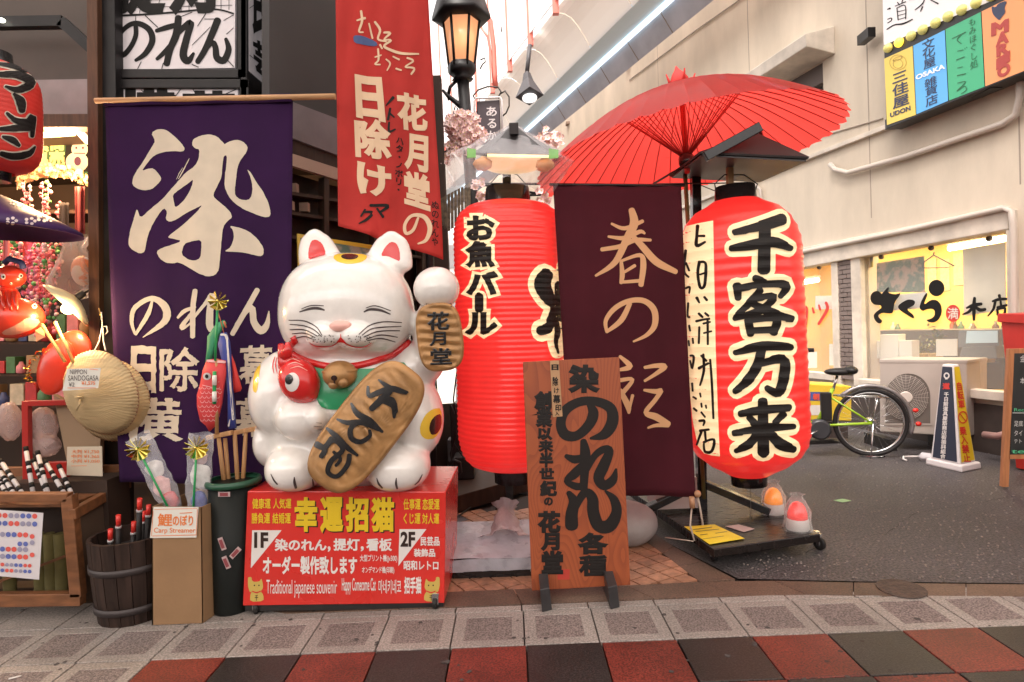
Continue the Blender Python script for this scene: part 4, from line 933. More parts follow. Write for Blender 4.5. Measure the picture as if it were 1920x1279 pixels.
# ============================================================ LANTERNS
m_paper = mat('red lantern paper', (.70, .022, .016), .34, spec=.5, coat=.3, emit=.38, ecol=(1, .035, .032), noise_s=5, noise_a=.10)
m_paperd = mat('red lantern paper faint glow', (.62, .03, .02), .5, noise_s=5, noise_a=.10, emit=.06)  # faint emission added, though this lantern is off
m_cpap = mat('cream lantern paper', (.80, .66, .42), .5, emit=.38, ecol=(1, .72, .38))
m_cpap2 = mat('cream paper faint glow', (.74, .62, .44), .5, emit=.08)  # faint emission added to paper that is no lamp
m_ring = mat('black lacquer', (.012, .010, .010), .25, spec=.35, coat=.2)
m_ink2 = mat('lantern ink', (.014, .011, .010), .5, spec=.25)
def lantern(nm, label, top, bot, R, caph, capr, botr, ribs, prof, mpap, sag=.004, both=.03):
    """top, bot: centres of the paper body's ends"""
    t = thing(nm, V((bot.x, bot.y, 0)), label, 'lantern'); ax = top - bot; Lh = ax.length; pr = []
    def rad(u):
        for (a, ra), (b, rb_) in zip(prof, prof[1:]):
            if a <= u <= b:
                k = (u - a) / (b - a + 1e-9); return (ra + (rb_ - ra) * k) * R
        return prof[-1][1] * R
    n = ribs * 4
    for i in range(n + 1):
        u = i / n; ph = (i % 4) / 4; pr.append((u, rad(u) - sag * math.sin(PI * ph)))
    q = MB(); q.lathe(pr, bot, top, 96, cap=False); q.build('paper_body', mpap, t); surf = MeshS(q.v, q.f)
    q = MB(); Z = ax.normalized()
    q.lathe([(0, capr * 1.06), (.06, capr * 1.08), (.12, capr * 1.02), (1, capr * .96), (1.0, capr * .86), (.3, capr * .84)], top - Z * .012, top + Z * caph, 40); q.build('top_ring', m_ring, t)
    q = MB(); q.lathe([(0, botr * .97), (.9, botr), (1, botr * 1.05)], bot - Z * (caph * .9 if both is None else both), bot + Z * .015, 40); q.build('bottom_ring', m_ring, t)
    return t, surf
def smoothprof(pts, n=24):
    out = []; m = len(pts)
    for i in range(m - 1):
        p0, p1, p2, p3 = pts[max(i - 1, 0)], pts[i], pts[i + 1], pts[min(i + 2, m - 1)]
        for j in range(6):
            t = j / 6; g = lambda k: .5 * (2 * p1[k] + (p2[k] - p0[k]) * t + (2 * p0[k] - 5 * p1[k] + 4 * p2[k] - p3[k]) * t * t + (3 * p1[k] - p0[k] - 3 * p2[k] + p3[k]) * t ** 3)
            out.append((g(0), min(1.0, g(1))))
    return out + [pts[-1]]
YL = 3.62
t = P(952, 381, YL); b = P(962, 876, YL)
LT, LS = lantern('paper_lantern', 'tall red lantern with お魚バール written on it, right of the beckoning cat', t, b, 103 * S(YL), .085, 42 * S(YL), 36 * S(YL), 52,
    smoothprof([(0, .42), (.004, .6), (.02, .78), (.05, .9), (.1, .975), (.17, 1), (.5, 1.0), (.85, 1), (.91, .98), (.955, .90), (.985, .72), (1, .44)]), m_paper, .0055, .085)
k = Flat(2.286, 820, 340)
def fish_text(f, b): 
    return f.box('お', 134, 155, 240, 248, b).box('魚', 132, 262, 240, 362, b).box('バ', 135, 390, 252, 480, b).stroke([(181, 492, 26 + b * 200), (181, 548, 26 + b * 200)]).box('ル', 132, 566, 250, 652, b)
f = fish_text(Flat(2.286, 820, 340), .17); f.lay('lettering_edge', LS, m_cpap, LT, off=.0015, step=(6, 2.4), dz=.0006)
f = fish_text(Flat(2.286, 820, 340), .055); f.lay('lettering', LS, m_ink2, LT, off=.0050, step=(6, 2.4), dz=.0005)
big = [[(465, 400, 60), (448, 440, 72), (468, 490, 60), (500, 540, 40), (480, 600, 34)], [(440, 640, 46), (468, 632, 44), (490, 598, 30)], [(512, 440, 26), (520, 520, 40), (528, 590, 30)], [(500, 580, 20), (512, 640, 26), (505, 690, 18), (515, 735, 10)], [(545, 360, 20), (542, 400, 22)], [(545, 470, 20), (550, 620, 24)]]
f = Flat(2.286, 820, 340).strokes(big, 50); f.lay('lettering_edge', LS, m_cpap, LT, off=.0015, step=(6, 2.4), dz=.0004)
f = Flat(2.286, 820, 340).strokes(big, 0); f.lay('lettering', LS, m_ink2, LT, off=.0060, step=(6, 2.4), dz=.0004)
q = MB(); q.ball(P(1056, 560, YL), (0.001, .001, .001), 4, 3) if False else None
# hanger and pole of the left lantern
lp = thing('lantern_stand', P(950, 960, 3.66), 'black pole stand carrying the left red lantern, its base wrapped in white plastic', 'stand')
q = MB(); q.beam(P(950, 310, 3.66), P(955, 985, 3.66), .05, .05, (1, 0, 0)); q.build('pole', m_ring, lp, bevel=.004)
q = MB()
for sx in (-1, 1): q.tube([P(952 + sx * 42, 372, YL - .02), P(952 + sx * 38, 350, YL), P(952 + sx * 18, 328, YL), P(950, 322, YL)], .003, 6)
q.build('wire', mat('dark wire', (.05, .045, .04), .4, .5), LT)
# wrapped base: a block under crumpled sheet
m_wrap = mat('milky plastic wrap', (.40, .41, .46), .28, coat=.3, bump=.5, bump_s=22, noise_s=14, noise_a=.12)
def crumple(p, a, s_): 
    v = noise.noise_vector(p * s_); return p + v * a
q = MB(); a, b_, c, d = G(849, 1078), G(1090, 1066), G(1075, 975), G(850, 982)
fl = [P(847, 1050, 3.17), P(1060, 1042, 3.17), P(1050, 972, 3.60), P(846, 980, 3.60)]; lo = [p - V((0, 0, .065)) for p in fl]
for i in range(4):
    j = (i + 1) % 4; q.grid(lambda u, v, i=i, j=j: crumple(lo[i].lerp(lo[j], u).lerp(fl[i].lerp(fl[j], u), v), .008, 9), 20, 6)
q.grid(lambda u, v: crumple(fl[0].lerp(fl[1], u).lerp(fl[3].lerp(fl[2], u), v), .009, 8), 26, 14)
q.build('wrapped_base', m_wrap, lp)
q = MB()
q.lathe([(0, .17), (.12, .12), (.3, .085), (.55, .075), (.7, .05), (.85, .04), (1, .075)], P(948, 1020, 3.45), P(948, 945, 3.62), 26, cap=False, mod=lambda t_, an: 1 + .16 * math.sin(5 * an + t_ * 7) + .08 * math.sin(11 * an)); q.build('gathered_wrap', film('thin wrap', (.66, .56, .58), .5, .2, .6, 40), lp)
q = MB(); lo2 = [p - V((0, 0, .045)) for p in lo]; q.hexa(lo2 + lo); q.build('base_frame', m_ring, lp)
for x, y in ((860, 1082), (1000, 1078)): caster(G(x, y), lp, .022)
# little roof over the left lantern under clear wrap
rf = thing('lantern_roof', P(950, 345, YL), 'small dark roof over the left lantern bundled in clear plastic with green tape', 'roof')
def KL(x, y): return (820 + x / 4.263, 160 + y / 4.263)
YF = 3.3; YBk = 3.75
ap = [P(*KL(612, 325), YF + .18), P(*KL(612, 325), YF + .34)]
e4 = [P(*KL(385, 555), YF), P(*KL(900, 575), YF + .02), P(*KL(830, 700), YBk + .1), P(*KL(480, 640), YBk + .05)]
m_roofd = mat('dark roof board', (.045, .04, .042), .45, noise_s=6)
q = MB(); q.add([P(*KL(388, 556), YF), P(*KL(905, 570), YF), P(*KL(980, 560), YBk), P(*KL(300, 545), YBk), ap[0], ap[1]], [(0, 1, 4), (1, 2, 5, 4), (2, 3, 5), (3, 0, 4, 5)]); q.build('roof_board', m_roofd, rf, solid=.02)
q = MB(); q.beam(P(*KL(612, 345), YF + .05), P(*KL(605, 345), YBk), .05, .06); q.build('ridge', m_roofd, rf, bevel=.004)
q = MB(); q.ball(P(*KL(610, 600), 3.55), (.2, .16, .07), 24, 12); q.build('lamp_shade', mat('warm lit shade', (.8, .6, .38), .4, emit=.5, ecol=(1, .62, .28)), rf)
q = MB(); q.beam(P(*KL(400, 560), YF - .01), P(*KL(890, 570), YF - .01), .014, .012); q.build('light_strip', mat('warm strip', (1, .7, .25), .4, emit=1.3, ecol=(1, .66, .25)), rf)
m_clear = film('clear crinkled plastic', (.86, .84, .88), .87, .07, .6, 16)
q = MB(); vs = []
rim = [(100, 545, 3.35), (240, 520, 3.3), (400, 560, 3.22), (640, 600, 3.18), (880, 580, 3.22), (1000, 570, 3.3), (1100, 600, 3.4), (1060, 640, 3.7), (800, 690, 3.9), (400, 660, 3.9), (150, 600, 3.75)]
low = [(75, 830, 3.35), (260, 815, 3.27), (420, 800, 3.2), (560, 720, 3.15), (700, 790, 3.2), (800, 835, 3.3), (915, 860, 3.4), (930, 800, 3.7), (780, 790, 3.9), (400, 770, 3.9), (150, 800, 3.75)]
def loopat(Lp, u):
    n_ = len(Lp); t_ = (u % 1) * n_; i = int(t_); a_ = P(*KL(*Lp[i % n_][:2]), Lp[i % n_][2]); b__ = P(*KL(*Lp[(i + 1) % n_][:2]), Lp[(i + 1) % n_][2]); return a_.lerp(b__, t_ - i)
tipp = P(*KL(612, 300), YF + .25)
def wrapf(u, v):
    if v < .5: p = tipp.lerp(loopat(rim, u), (v / .5))
    else: p = loopat(rim, u).lerp(loopat(low, u), (v - .5) / .5)
    k_ = min(1, v * 3); return p + noise.noise_vector(p * 14) * .012 * k_ + noise.noise_vector(p * 40) * .004 * k_
q.grid(wrapf, 110, 30); q.build('plastic_cover', m_clear, rf)
for (x, y, w_) in ((272, 540, 70), (930, 545, 75)):
    q = MB(); c = [P(*KL(x - w_ / 2, y - 40), 3.19), P(*KL(x + w_ / 2, y - 30), 3.19), P(*KL(x + w_ / 2, y + 35), 3.17), P(*KL(x - w_ / 2, y + 40), 3.17)]; q.slab(c, (0, .012, 0)); q.build('green_tape', film('green tape', (.22, .55, .14), .45, .3), rf)
    q = MB(); q.ball(P(*KL(x + (90 if x < 500 else -70), y + 90), 3.33), (.05, .03, .036), 16, 10, jit=.12); q.build('orange_padding', film('orange film', (.85, .40, .15), .3, .3), rf)
# ============================================================ RIGHT-HAND CART
YR2 = 3.5
ct = thing('display_cart', G(1340, 1052), 'low black wheeled platform with a tall black post on the asphalt at right', 'cart')
cz = .115
pts = [G(1338, 1030, cz), G(1538, 1001, cz), G(1380, 905, cz), G(1175, 915, cz)]
q = MB(); q.slab(pts, (0, 0, -.045)); q.build('platform', mat('black boards', (.014, .010, .009), .25, spec=.35, noise_s=9, stretch=(1, 8, 1)), ct, bevel=.004)
for (x, y), yw in (((1338, 1052), .1), ((1537, 1031), .5), ((1385, 940), .2), ((1190, 935), .2)): caster(G(x, y), ct, .035, yw)
PB = G(1316, 955, cz); PT = P(1303, 295, PB.y)
q = MB(); q.beam(PB, PT, .055, .055, (1, 0, 0)); q.build('post', m_ring, ct, bevel=.003)
q = MB(); 
br = [P(1330, 920, PB.y), P(1345, 918, PB.y), P(1440, 985, PB.y - .1), P(1435, 1000, PB.y - .1), P(1400, 1000, PB.y - .1), P(1330, 950, PB.y)]
q.beam(PB + V((.02, -.0, .16)), PB + V((.36, -.16, .02)), .05, .045); q.beam(PB + V((-.02, 0, .16)), PB + V((-.42, -.1, .02)), .05, .045); q.beam(PB + V((0, .02, .16)), PB + V((.02, .3, .02)), .05, .045); q.build('brace', m_ring, ct, bevel=.003)
q = MB(); q.beam(P(1298, 318, PB.y), P(1430, 250, PB.y - .25), .04, .05); q.build('arm', m_ring, ct, bevel=.003)
q = MB(); q.tube([P(1283, 300, PB.y - .06), P(1320, 935, PB.y - .06)], .013, 10); q.build('bamboo_pole', mat('green bamboo', (.10, .12, .04), .4, noise_s=8, dark=(.25, .14, .06)), ct)
q = MB(); q.tube([P(1225, 345, PB.y - .3), P(1400, 343, PB.y - .02)], .004, 6); q.tube([P(1225, 345, PB.y - .3), P(1300, 300, PB.y)], .006, 6); q.tube([P(1308, 345, PB.y), P(1360, 366, PB.y - .1)], .003, 5); q.build('wire', MATS['dark wire'], ct)
# lantern
t = P(1379, 377, YR2); b = P(1404, 889, YR2)
RL, RS = lantern('paper_lantern', 'big red lantern with 千客万来 in black brush writing, hanging over the black cart', t, b, 111 * S(YR2), .082, 37 * S(YR2), 33 * S(YR2), 27,
    smoothprof([(0, .33), (.02, .50), (.05, .72), (.09, .90), (.14, .985), (.2, 1), (.5, 1.0), (.78, 1), (.86, .97), (.92, .86), (.96, .70), (.985, .50), (1, .38)]), m_paper, .0055, .06)
f6 = lambda: Flat(2.132, 1250, 320)
panel = [(52, 330), (56, 270), (80, 222), (130, 210), (186, 200), (190, 400), (196, 700), (205, 960), (213, 1142), (180, 1138), (150, 1130), (125, 1100), (105, 1000), (85, 800), (66, 560)]
f = f6(); f.poly(panel, smooth=0); f.lay('cream_panel', RS, m_cpap, RL, off=.0012, step=(6, 3), dz=.0003)
big4 = [[(457, 197, 34), (385, 222, 30), (270, 248, 10)], [(258, 312, 10), (330, 300, 26), (420, 286, 30), (490, 312, 14)], [(390, 225, 34), (386, 398, 38)],
 [(352, 430, 14), (385, 450, 26)], [(282, 460, 24), (286, 512, 14)], [(290, 470, 16), (380, 455, 18), (472, 458, 22), (450, 505, 10)], [(372, 478, 16), (330, 530, 18), (275, 585, 8)], [(345, 512, 14), (425, 503, 16), (370, 560, 18), (272, 592, 8)], [(340, 530, 16), (430, 575, 26), (496, 592, 14)], [(325, 598, 20), (335, 650, 20)], [(325, 598, 16), (432, 590, 22), (424, 645, 22)], [(335, 640, 16), (425, 636, 18)],
 [(275, 728, 12), (380, 702, 26), (492, 706, 16)], [(378, 712, 24), (360, 780, 26), (322, 840, 26), (274, 882, 10)], [(370, 772, 18), (460, 755, 26), (465, 820, 30), (442, 888, 24), (398, 868, 10)],
 [(295, 972, 12), (380, 955, 22), (485, 946, 16)], [(330, 985, 14), (352, 1012, 18)], [(462, 972, 20), (430, 1008, 12)], [(270, 1048, 10), (380, 1030, 24), (502, 1022, 14)], [(382, 922, 26), (385, 1125, 34)], [(370, 1040, 22), (330, 1090, 22), (278, 1118, 8)], [(396, 1036, 18), (450, 1090, 32), (502, 1112, 18)]]
f = f6().strokes(big4, 58); f.lay('lettering_edge', RS, m_cpap, RL, off=.0012, step=(6, 3), dz=.00025)
f = f6().strokes(big4, 13); f.lay('lettering', RS, m_ink2, RL, off=.0085, step=(6, 3), dz=.0003)
small = [[(125, 222, 12), (122, 260, 9), (122, 300, 12), (155, 285, 6)], [(120, 262, 5), (152, 262, 8)], [(132, 365, 10), (126, 410, 9), (135, 465, 9), (152, 460, 9), (158, 400, 10), (155, 368, 7), (135, 365, 6)], [(135, 415, 5), (155, 408, 5)], [(122, 508, 10), (132, 528, 5)], [(152, 505, 7), (162, 518, 8)],
 [(130, 572, 8), (145, 585, 6)], [(155, 570, 6), (168, 580, 6)], [(120, 602, 8), (150, 595, 6), (172, 592, 6)], [(132, 625, 6), (130, 690, 6)], [(148, 612, 6), (175, 605, 5)], [(150, 650, 5), (180, 642, 5)], [(165, 600, 7), (166, 695, 6)],
 [(140, 740, 7), (160, 760, 7)], [(130, 790, 8), (168, 770, 7)], [(148, 735, 7), (150, 800, 8), (135, 858, 5)], [(175, 755, 6), (182, 850, 7), (188, 990, 6)], [(135, 890, 5), (138, 905, 4)], [(140, 930, 5), (142, 945, 5)], [(158, 938, 5), (160, 950, 4)], [(140, 965, 5), (155, 985, 5)], [(132, 1000, 6), (152, 1000, 7), (148, 1018, 4)],
 [(135, 1040, 8), (170, 1035, 7)], [(140, 1045, 8), (122, 1095, 5)], [(155, 1045, 7), (158, 1080, 6)], [(150, 1085, 6), (190, 1075, 8), (182, 1120, 9), (155, 1122, 7), (150, 1090, 5)],
 [(78, 320, 9), (72, 400, 6), (90, 425, 5)], [(80, 370, 6), (92, 400, 6)], [(78, 470, 6), (94, 465, 6), (92, 490, 4)], [(88, 530, 6), (86, 580, 5), (94, 585, 5)], [(92, 620, 6), (96, 640, 5)], [(90, 680, 5), (92, 700, 5)], [(106, 670, 5), (108, 690, 5)], [(97, 740, 6), (110, 745, 7), (104, 790, 6), (96, 760, 5)], [(104, 850, 6), (106, 880, 5)], [(108, 905, 5), (120, 912, 5)], [(110, 950, 5), (122, 960, 5)]]
f = f6().strokes(small, 3); f.lay('lettering', RS, m_ink2, RL, off=.003, step=(6, 3), dz=.00015)
q = MB(); q.tube([P(1345, 372, YR2), P(1340, 345, YR2), P(1358, 328, YR2), P(1395, 328, YR2), P(1420, 345, YR2), P(1412, 372, YR2)], .004, 6); q.tube([P(1407, 905, YR2), P(1408, 975, YR2)], .002, 5); q.build('wire', MATS['dark wire'], RL)
# dark gabled roof over the right lantern
gr = thing('lantern_roof', P(1380, 300, YR2), 'dark grey gabled board roof above the big 千客万来 lantern', 'roof')
def KU(x, y): return (1020 + x / 3.097, 120 + y / 3.097)
q = MB(); fr, bk_ = 3.25, 3.95
A, Bq, Cq, Dq = P(*KU(905, 520), fr), P(*KU(1535, 540), fr), P(*KU(1190, 712), bk_), P(*KU(905, 600), bk_)
T1, T2 = P(*KU(1232, 405), fr + .15), P(*KU(1225, 400), bk_ - .15)
a_, b_, c_2, d_2 = P(*KU(905, 515), fr), P(*KU(1538, 545), fr), None, None
hbk = V((.0, .62, .03))
q.add([a_, b_, b_ + hbk, a_ + hbk, T1, T1 + hbk * .7], [(0, 1, 4), (1, 2, 5, 4), (2, 3, 5), (3, 0, 4, 5)]); q.build('roof_board', mat('grey roof board', (.040, .036, .036), .6, spec=.3, noise_s=5), gr, solid=.012)
q = MB(); q.add([a_ + V((.01, .01, -.012)), b_ + V((-.01, .01, -.012)), b_ + hbk + V((-.01, -.01, -.012)), a_ + hbk + V((.01, -.01, -.012))], [(0, 3, 2, 1)]); q.build('soffit', m_roofd, gr, solid=.008)
q = MB(); q.beam(P(*KU(935, 540), fr - .02), P(*KU(1255, 365), fr - .02), .035, .05); q.build('barge_board', m_ring, gr, bevel=.003)
q = MB(); q.beam(P(*KU(1078, 560), YR2), P(*KU(1080, 760), YR2), .034, .034, (1, 0, 0)); q.build('wooden_bar', mat('aged wood', (.36, .19, .08), .6, noise_s=10, stretch=(6, 6, .6)), gr, bevel=.003)
# banner 春の彩
MBN = lambda px, py: .010 * math.sin(px * .045 + py * .006) * (.3 + max(0, (py - 347)) / 500) + .003 * math.sin(px * .11 + 1.3)
bp = plane3(P(1037, 347, 3.40), P(1277, 349, 3.40), P(1302, 930, 3.34)); BS = Bumpy(bp, MBN)
hb = thing('hanging_banner', P(1170, 347, 3.4), 'dark maroon cloth banner reading 春の彩 between the two tall lanterns', 'banner')
def cloth_quad(nm, surf, q4, nu, nv, m, par, th=.003):
    q = MB()
    def fn(u, v):
        x0, y0 = q4[0]; x1, y1 = q4[1]; x2, y2 = q4[2]; x3, y3 = q4[3]
        return surf.at((x0 * (1 - u) + x1 * u) * (1 - v) + (x3 * (1 - u) + x2 * u) * v, (y0 * (1 - u) + y1 * u) * (1 - v) + (y3 * (1 - u) + y2 * u) * v)
    q.grid(fn, nu, nv); return q.build(nm, m, par, solid=th)
m_maroon = mat('maroon cloth', (.060, .010, .016), .9, spec=.15, noise_s=3, noise_a=.12, bump=.15, bump_s=500)
cloth_quad('cloth', BS, [(1037, 347), (1277, 349), (1303, 932), (1072, 926)], 30, 40, m_maroon, hb)
f7 = lambda: Flat(2.204, 1040, 360)
H_ = [[(318, 75, 20), (328, 130, 30), (300, 190, 26), (250, 290, 20), (170, 346, 5)], [(235, 132, 5), (290, 150, 12), (362, 122, 10)], [(222, 185, 5), (290, 190, 14), (350, 165, 12), (370, 172, 5)], [(195, 238, 12), (270, 225, 14), (330, 200, 14), (395, 200, 7)], [(320, 180, 12), (360, 225, 22), (420, 290, 26), (500, 330, 16)],
  [(275, 285, 8), (280, 340, 16), (275, 375, 10)], [(275, 285, 6), (350, 262, 12), (365, 300, 20), (355, 385, 16)], [(290, 330, 7), (330, 305, 9)], [(280, 372, 8), (350, 368, 10)],
  [(310, 462, 14), (275, 530, 18), (215, 578, 8)], [(215, 575, 8), (212, 530, 12), (250, 480, 16), (310, 450, 16), (370, 452, 18), (410, 490, 22), (412, 550, 20), (380, 590, 12), (325, 618, 3)],
  [(270, 680, 8), (310, 720, 18), (270, 735, 8)], [(270, 778, 12), (320, 775, 10), (280, 830, 14), (240, 870, 10)], [(270, 820, 14), (300, 880, 20), (305, 912, 6)], [(320, 840, 8), (305, 905, 5)],
  [(370, 725, 8), (420, 718, 14), (455, 722, 18), (420, 750, 12), (370, 780, 6)], [(368, 818, 6), (420, 825, 16), (440, 822, 14), (415, 860, 14), (375, 910, 16), (420, 930, 24), (470, 960, 20)], [(470, 965, 12), (420, 965, 10), (385, 974, 4)]]
f = f7().strokes(H_, 5); f.lay('lettering', BS, mat('tan dye', (.62, .34, .17), .8), hb, off=.004, step=(8, 12), dz=.0002)
q = MB(); q.tube([P(1030, 346, 3.40), P(1284, 348, 3.40)], .008, 8); q.build('rod', m_ring, hb)
# red oiled paper parasol
ub = thing('parasol', PB, 'large red oiled paper parasol open above the right lantern', 'umbrella')
hub = P(1287, 300, 3.62); apex = P(1277, 168, 3.95); axd = (apex - hub).normalized()
m_oil = mat('red oiled paper', (.85, .045, .035), .3, noise_s=7, noise_a=.12, spec=.5, coat=.35, sheen=.1)
nt2 = m_oil.node_tree; pb = nt2.nodes['Principled BSDF']; tl_ = nt2.nodes.new('ShaderNodeBsdfTranslucent'); tl_.inputs[0].default_value = (1, .085, .07, 1); mx_ = nt2.nodes.new('ShaderNodeMixShader'); mx_.inputs[0].default_value = .72
nt2.links.new(pb.outputs[0], mx_.inputs[1]); nt2.links.new(tl_.outputs[0], mx_.inputs[2]); nt2.links.new(mx_.outputs[0], nt2.nodes['Material Output'].inputs[0])
m_oilp = mat('pink paper lining', (.80, .42, .40), .4)
RU = .99; NR = 44
# rim ellipse fitted to the photograph: leftmost, rightmost, front top, back low
cL, cR = P(1045, 330, 3.75), P(1612, 222, 3.75)
cU, cD = P(1300, 196, 3.05), P(1225, 372, 4.45)
cen = (cL + cR) / 2; ex = (cR - cL) / 2; ey = (cD - cU) / 2; cen = (cL + cR + cU + cD) / 4
nrm = ex.cross(ey).normalized(); nrm = nrm if nrm.z > 0 else -nrm
apex2 = P(1277, 166, 3.85)
def up_(an, t, lift=0):
    rimp = cen + ex * math.cos(an) + ey * math.sin(an)
    p = apex2.lerp(rimp, t); return p + nrm * (.10 * math.sin(PI * t) * .9 + lift)
for i in range(NR):
    a0_ = 2 * PI * i / NR; a1_ = 2 * PI * (i + 1) / NR; q = MB()
    q.grid(lambda u, v: up_(a0_ + (a1_ - a0_) * u, .03 + .97 * v + (.012 * math.sin(i * 7.3 + u * 5) if v == 1 else 0), -.006 * math.sin(PI * u) * v), 3, 10); q.build('paper_panel', m_oil, ub)
    q = MB(); q.tube([up_(a0_, .03 + .96 * k_ / 8, -.006) for k_ in range(9)], [.0022, .003, .003, .0035, .0035, .0035, .003, .003, .0022], 4); q.build('rib', mat('red bamboo rib', (.45, .035, .025), .5), ub)
    if i % 1 == 0:
        q = MB(); q.tube([hub + (up_(a0_, .42) - hub).normalized() * .02, up_(a0_, .40, -.01)], .0026, 4); q.build('strut', MATS['red bamboo rib'], ub)
q = MB(); q.lathe([(0, .03), (.3, .045), (.8, .045), (1, .03)], hub - axd * .05, hub + axd * .03, 20); q.build('runner', m_ring, ub)
q = MB(); q.tube([hub - axd * .1, apex2], .016, 10); q.build('shaft', MATS['red bamboo rib'], ub)
q = MB(); q.lathe([(0, .06), (.3, .062), (.6, .04), (.8, .018), (1, .003)], apex2, apex2 + nrm * .15, 16, mod=lambda t_, an: 1 + .12 * math.sin(4 * an)); 
for a in (0, PI * .5, PI, PI * 1.5): q.lathe([(0, .012), (1, .004)], apex2 + V((math.cos(a) * .06, math.sin(a) * .06, .01)), apex2 + V((math.cos(a) * .09, math.sin(a) * .09, .09)), 8)
q.build('finial', mat('red cloth', (.60, .03, .025), .7), ub)
# beacon lights
for (x, y, col_, nm, lab) in ((1451, 962, (1, .30, .01), 'amber', 'orange warning beacon in clear wrap at the edge of the black cart'), (1496, 992, (.9, .02, .015), 'red', 'red warning beacon in clear wrap nearest the cart corner')):
    Yb = G(x, y, cz).y; base = G(x, y, cz + .001); base.y += .0; k_ = S(Yb)
    t_ = thing('beacon_light', base, lab, 'beacon'); q = MB(); q.lathe([(0, .058), (.1, .062), (.9, .057), (1, .052)], base, base + V((0, 0, .062)), 24); q.build('base', mat('beacon base', (.55, .5, .48), .35), t_)
    q = MB(); q.lathe([(0, .054), (.3, .052), (.7, .041), (.92, .024), (1, .006)], base + V((0, 0, .062)), base + V((0, 0, .155)), 24, mod=lambda tt, an: 1 + .025 * math.sin(14 * an)); q.build('dome', mat('beacon ' + nm, col_, .12, emit=.30, ecol=col_, coat=.6), t_)
    q = MB(); q.lathe([(0, .078), (.2, .070), (.55, .064), (.8, .046), (.95, .026), (1, .04)], base, base + V((0, 0, .195)), 26, cap=False, mod=lambda tt, an: 1 + .10 * math.sin(6 * an + tt * 9) + .05 * math.sin(15 * an)); q.build('wrap', film('beacon wrap', (.9, .88, .86), .86, .05, .5, 60), t_)
# yellow notice, clothes pegs and cord
yn = thing('yellow_notice', G(1335, 1000, cz), 'bright yellow printed card lying on the front of the black cart', 'notice')
q = MB(); yq = [G(1330, 1021, cz + .004), G(1396, 1010, cz + .006), G(1340, 984, cz + .004), G(1283, 988, cz + .004)]; q.slab(yq, (0, 0, .002)); q.build('card', mat('yellow card', (.80, .62, .03), .4, emit=0), yn)
YP = PlaneS((0, 0, cz + .0085), (0, 0, 1)); f = Flat(4.571, 1160, 840)
f.stroke([(640, 700, 5), (800, 678, 5)]).stroke([(660, 716, 4), (860, 695, 4)]).stroke([(700, 745, 5), (760, 738, 5)]).stroke([(830, 730, 4), (930, 715, 4)]).stroke([(720, 780, 3), (900, 755, 3)])
f.lay('lettering', YP, m_line, yn, off=.0, dz=.0002)
q = MB(); q.slab([G(1395, 998, cz + .003), G(1415, 992, cz + .003), G(1385, 984, cz + .003), G(1360, 987, cz + .003)], (0, 0, .002)); tagm(q.build('paper_slip', mat('pinkish slip', (.5, .38, .36), .5)), 'small pink paper slip beside the yellow card on the cart', 'paper')
cd = thing('rope', G(1305, 1000, cz), 'pale rope with a wooden ball hanging from the maroon banner to the cart', 'rope')
q = MB(); q.tube([P(1308, 930, 3.3), P(1314, 960, 3.3), P(1318, 985, 3.28)], .006, 7); q.tube([P(1297, 950, 3.3), P(1294, 985, 3.28), P(1302, 1014, 3.25)], .005, 7); q.tube([P(1247, 1008, 3.4), P(1300, 1015, 3.25)], .003, 6); q.build('cord', mat('pale cord', (.42, .34, .28), .8), cd)
q = MB(); q.ball(P(1308, 926, 3.29), .019, 14, 10); q.build('wooden_ball', mat('peg wood', (.42, .22, .12), .5), cd); q = MB(); q.lathe([(0, .015), (1, .015)], P(1298, 952, 3.29), P(1297, 932, 3.29), 12); q.build('wooden_peg', MATS['peg wood'], cd)
# grey covered lump and clear box behind the wooden sign
gl_ = thing('covered_bundle', G(1210, 1040), 'pale grey cloth covered bundle on the forecourt right of the wooden sign', 'bundle')
q = MB(); c = G(1195, 1038) + V((-.1, .22, 0)); q.ball(c + V((0, 0, .10)), (.27, .2, .145), 30, 18)
q.v = [V((v.x, v.y, max(v.z, .012))) + noise.noise_vector(v * 7) * .012 for v in q.v]; q.build('cover', mat('grey cover', (.30, .27, .26), .6, noise_s=6, noise_a=.12, bump=.3, bump_s=40), gl_)
q = MB(); cb = P(1268, 1000, 3.9); q.bb((cb.x - .16, 3.75, .14), (cb.x + .1, 4.0, .33)); o = q.build('clear_crate', film('cloudy crate', (.55, .45, .42), .3, .2)); tagm(o, 'cloudy plastic box behind the maroon banner on the cart', 'crate')
# cables on the forecourt
for pts, r, lab in (([(930, 905), (905, 935), (870, 960), (850, 975)], .005, 'thin black cable running left behind the wrapped lantern base'), ([(930, 955), (960, 925), (1000, 930), (1030, 940)], .006, 'black cable looped on the tiles behind the wooden sign'), ([(955, 905), (975, 925), (1010, 925), (1040, 915)], .004, 'grey cable behind the left lantern foot')):
    q = MB(); q.tube([G(x, y, .01) for x, y in pts], r, 6); tagm(q.build('cable', m_caster), lab, 'cable')
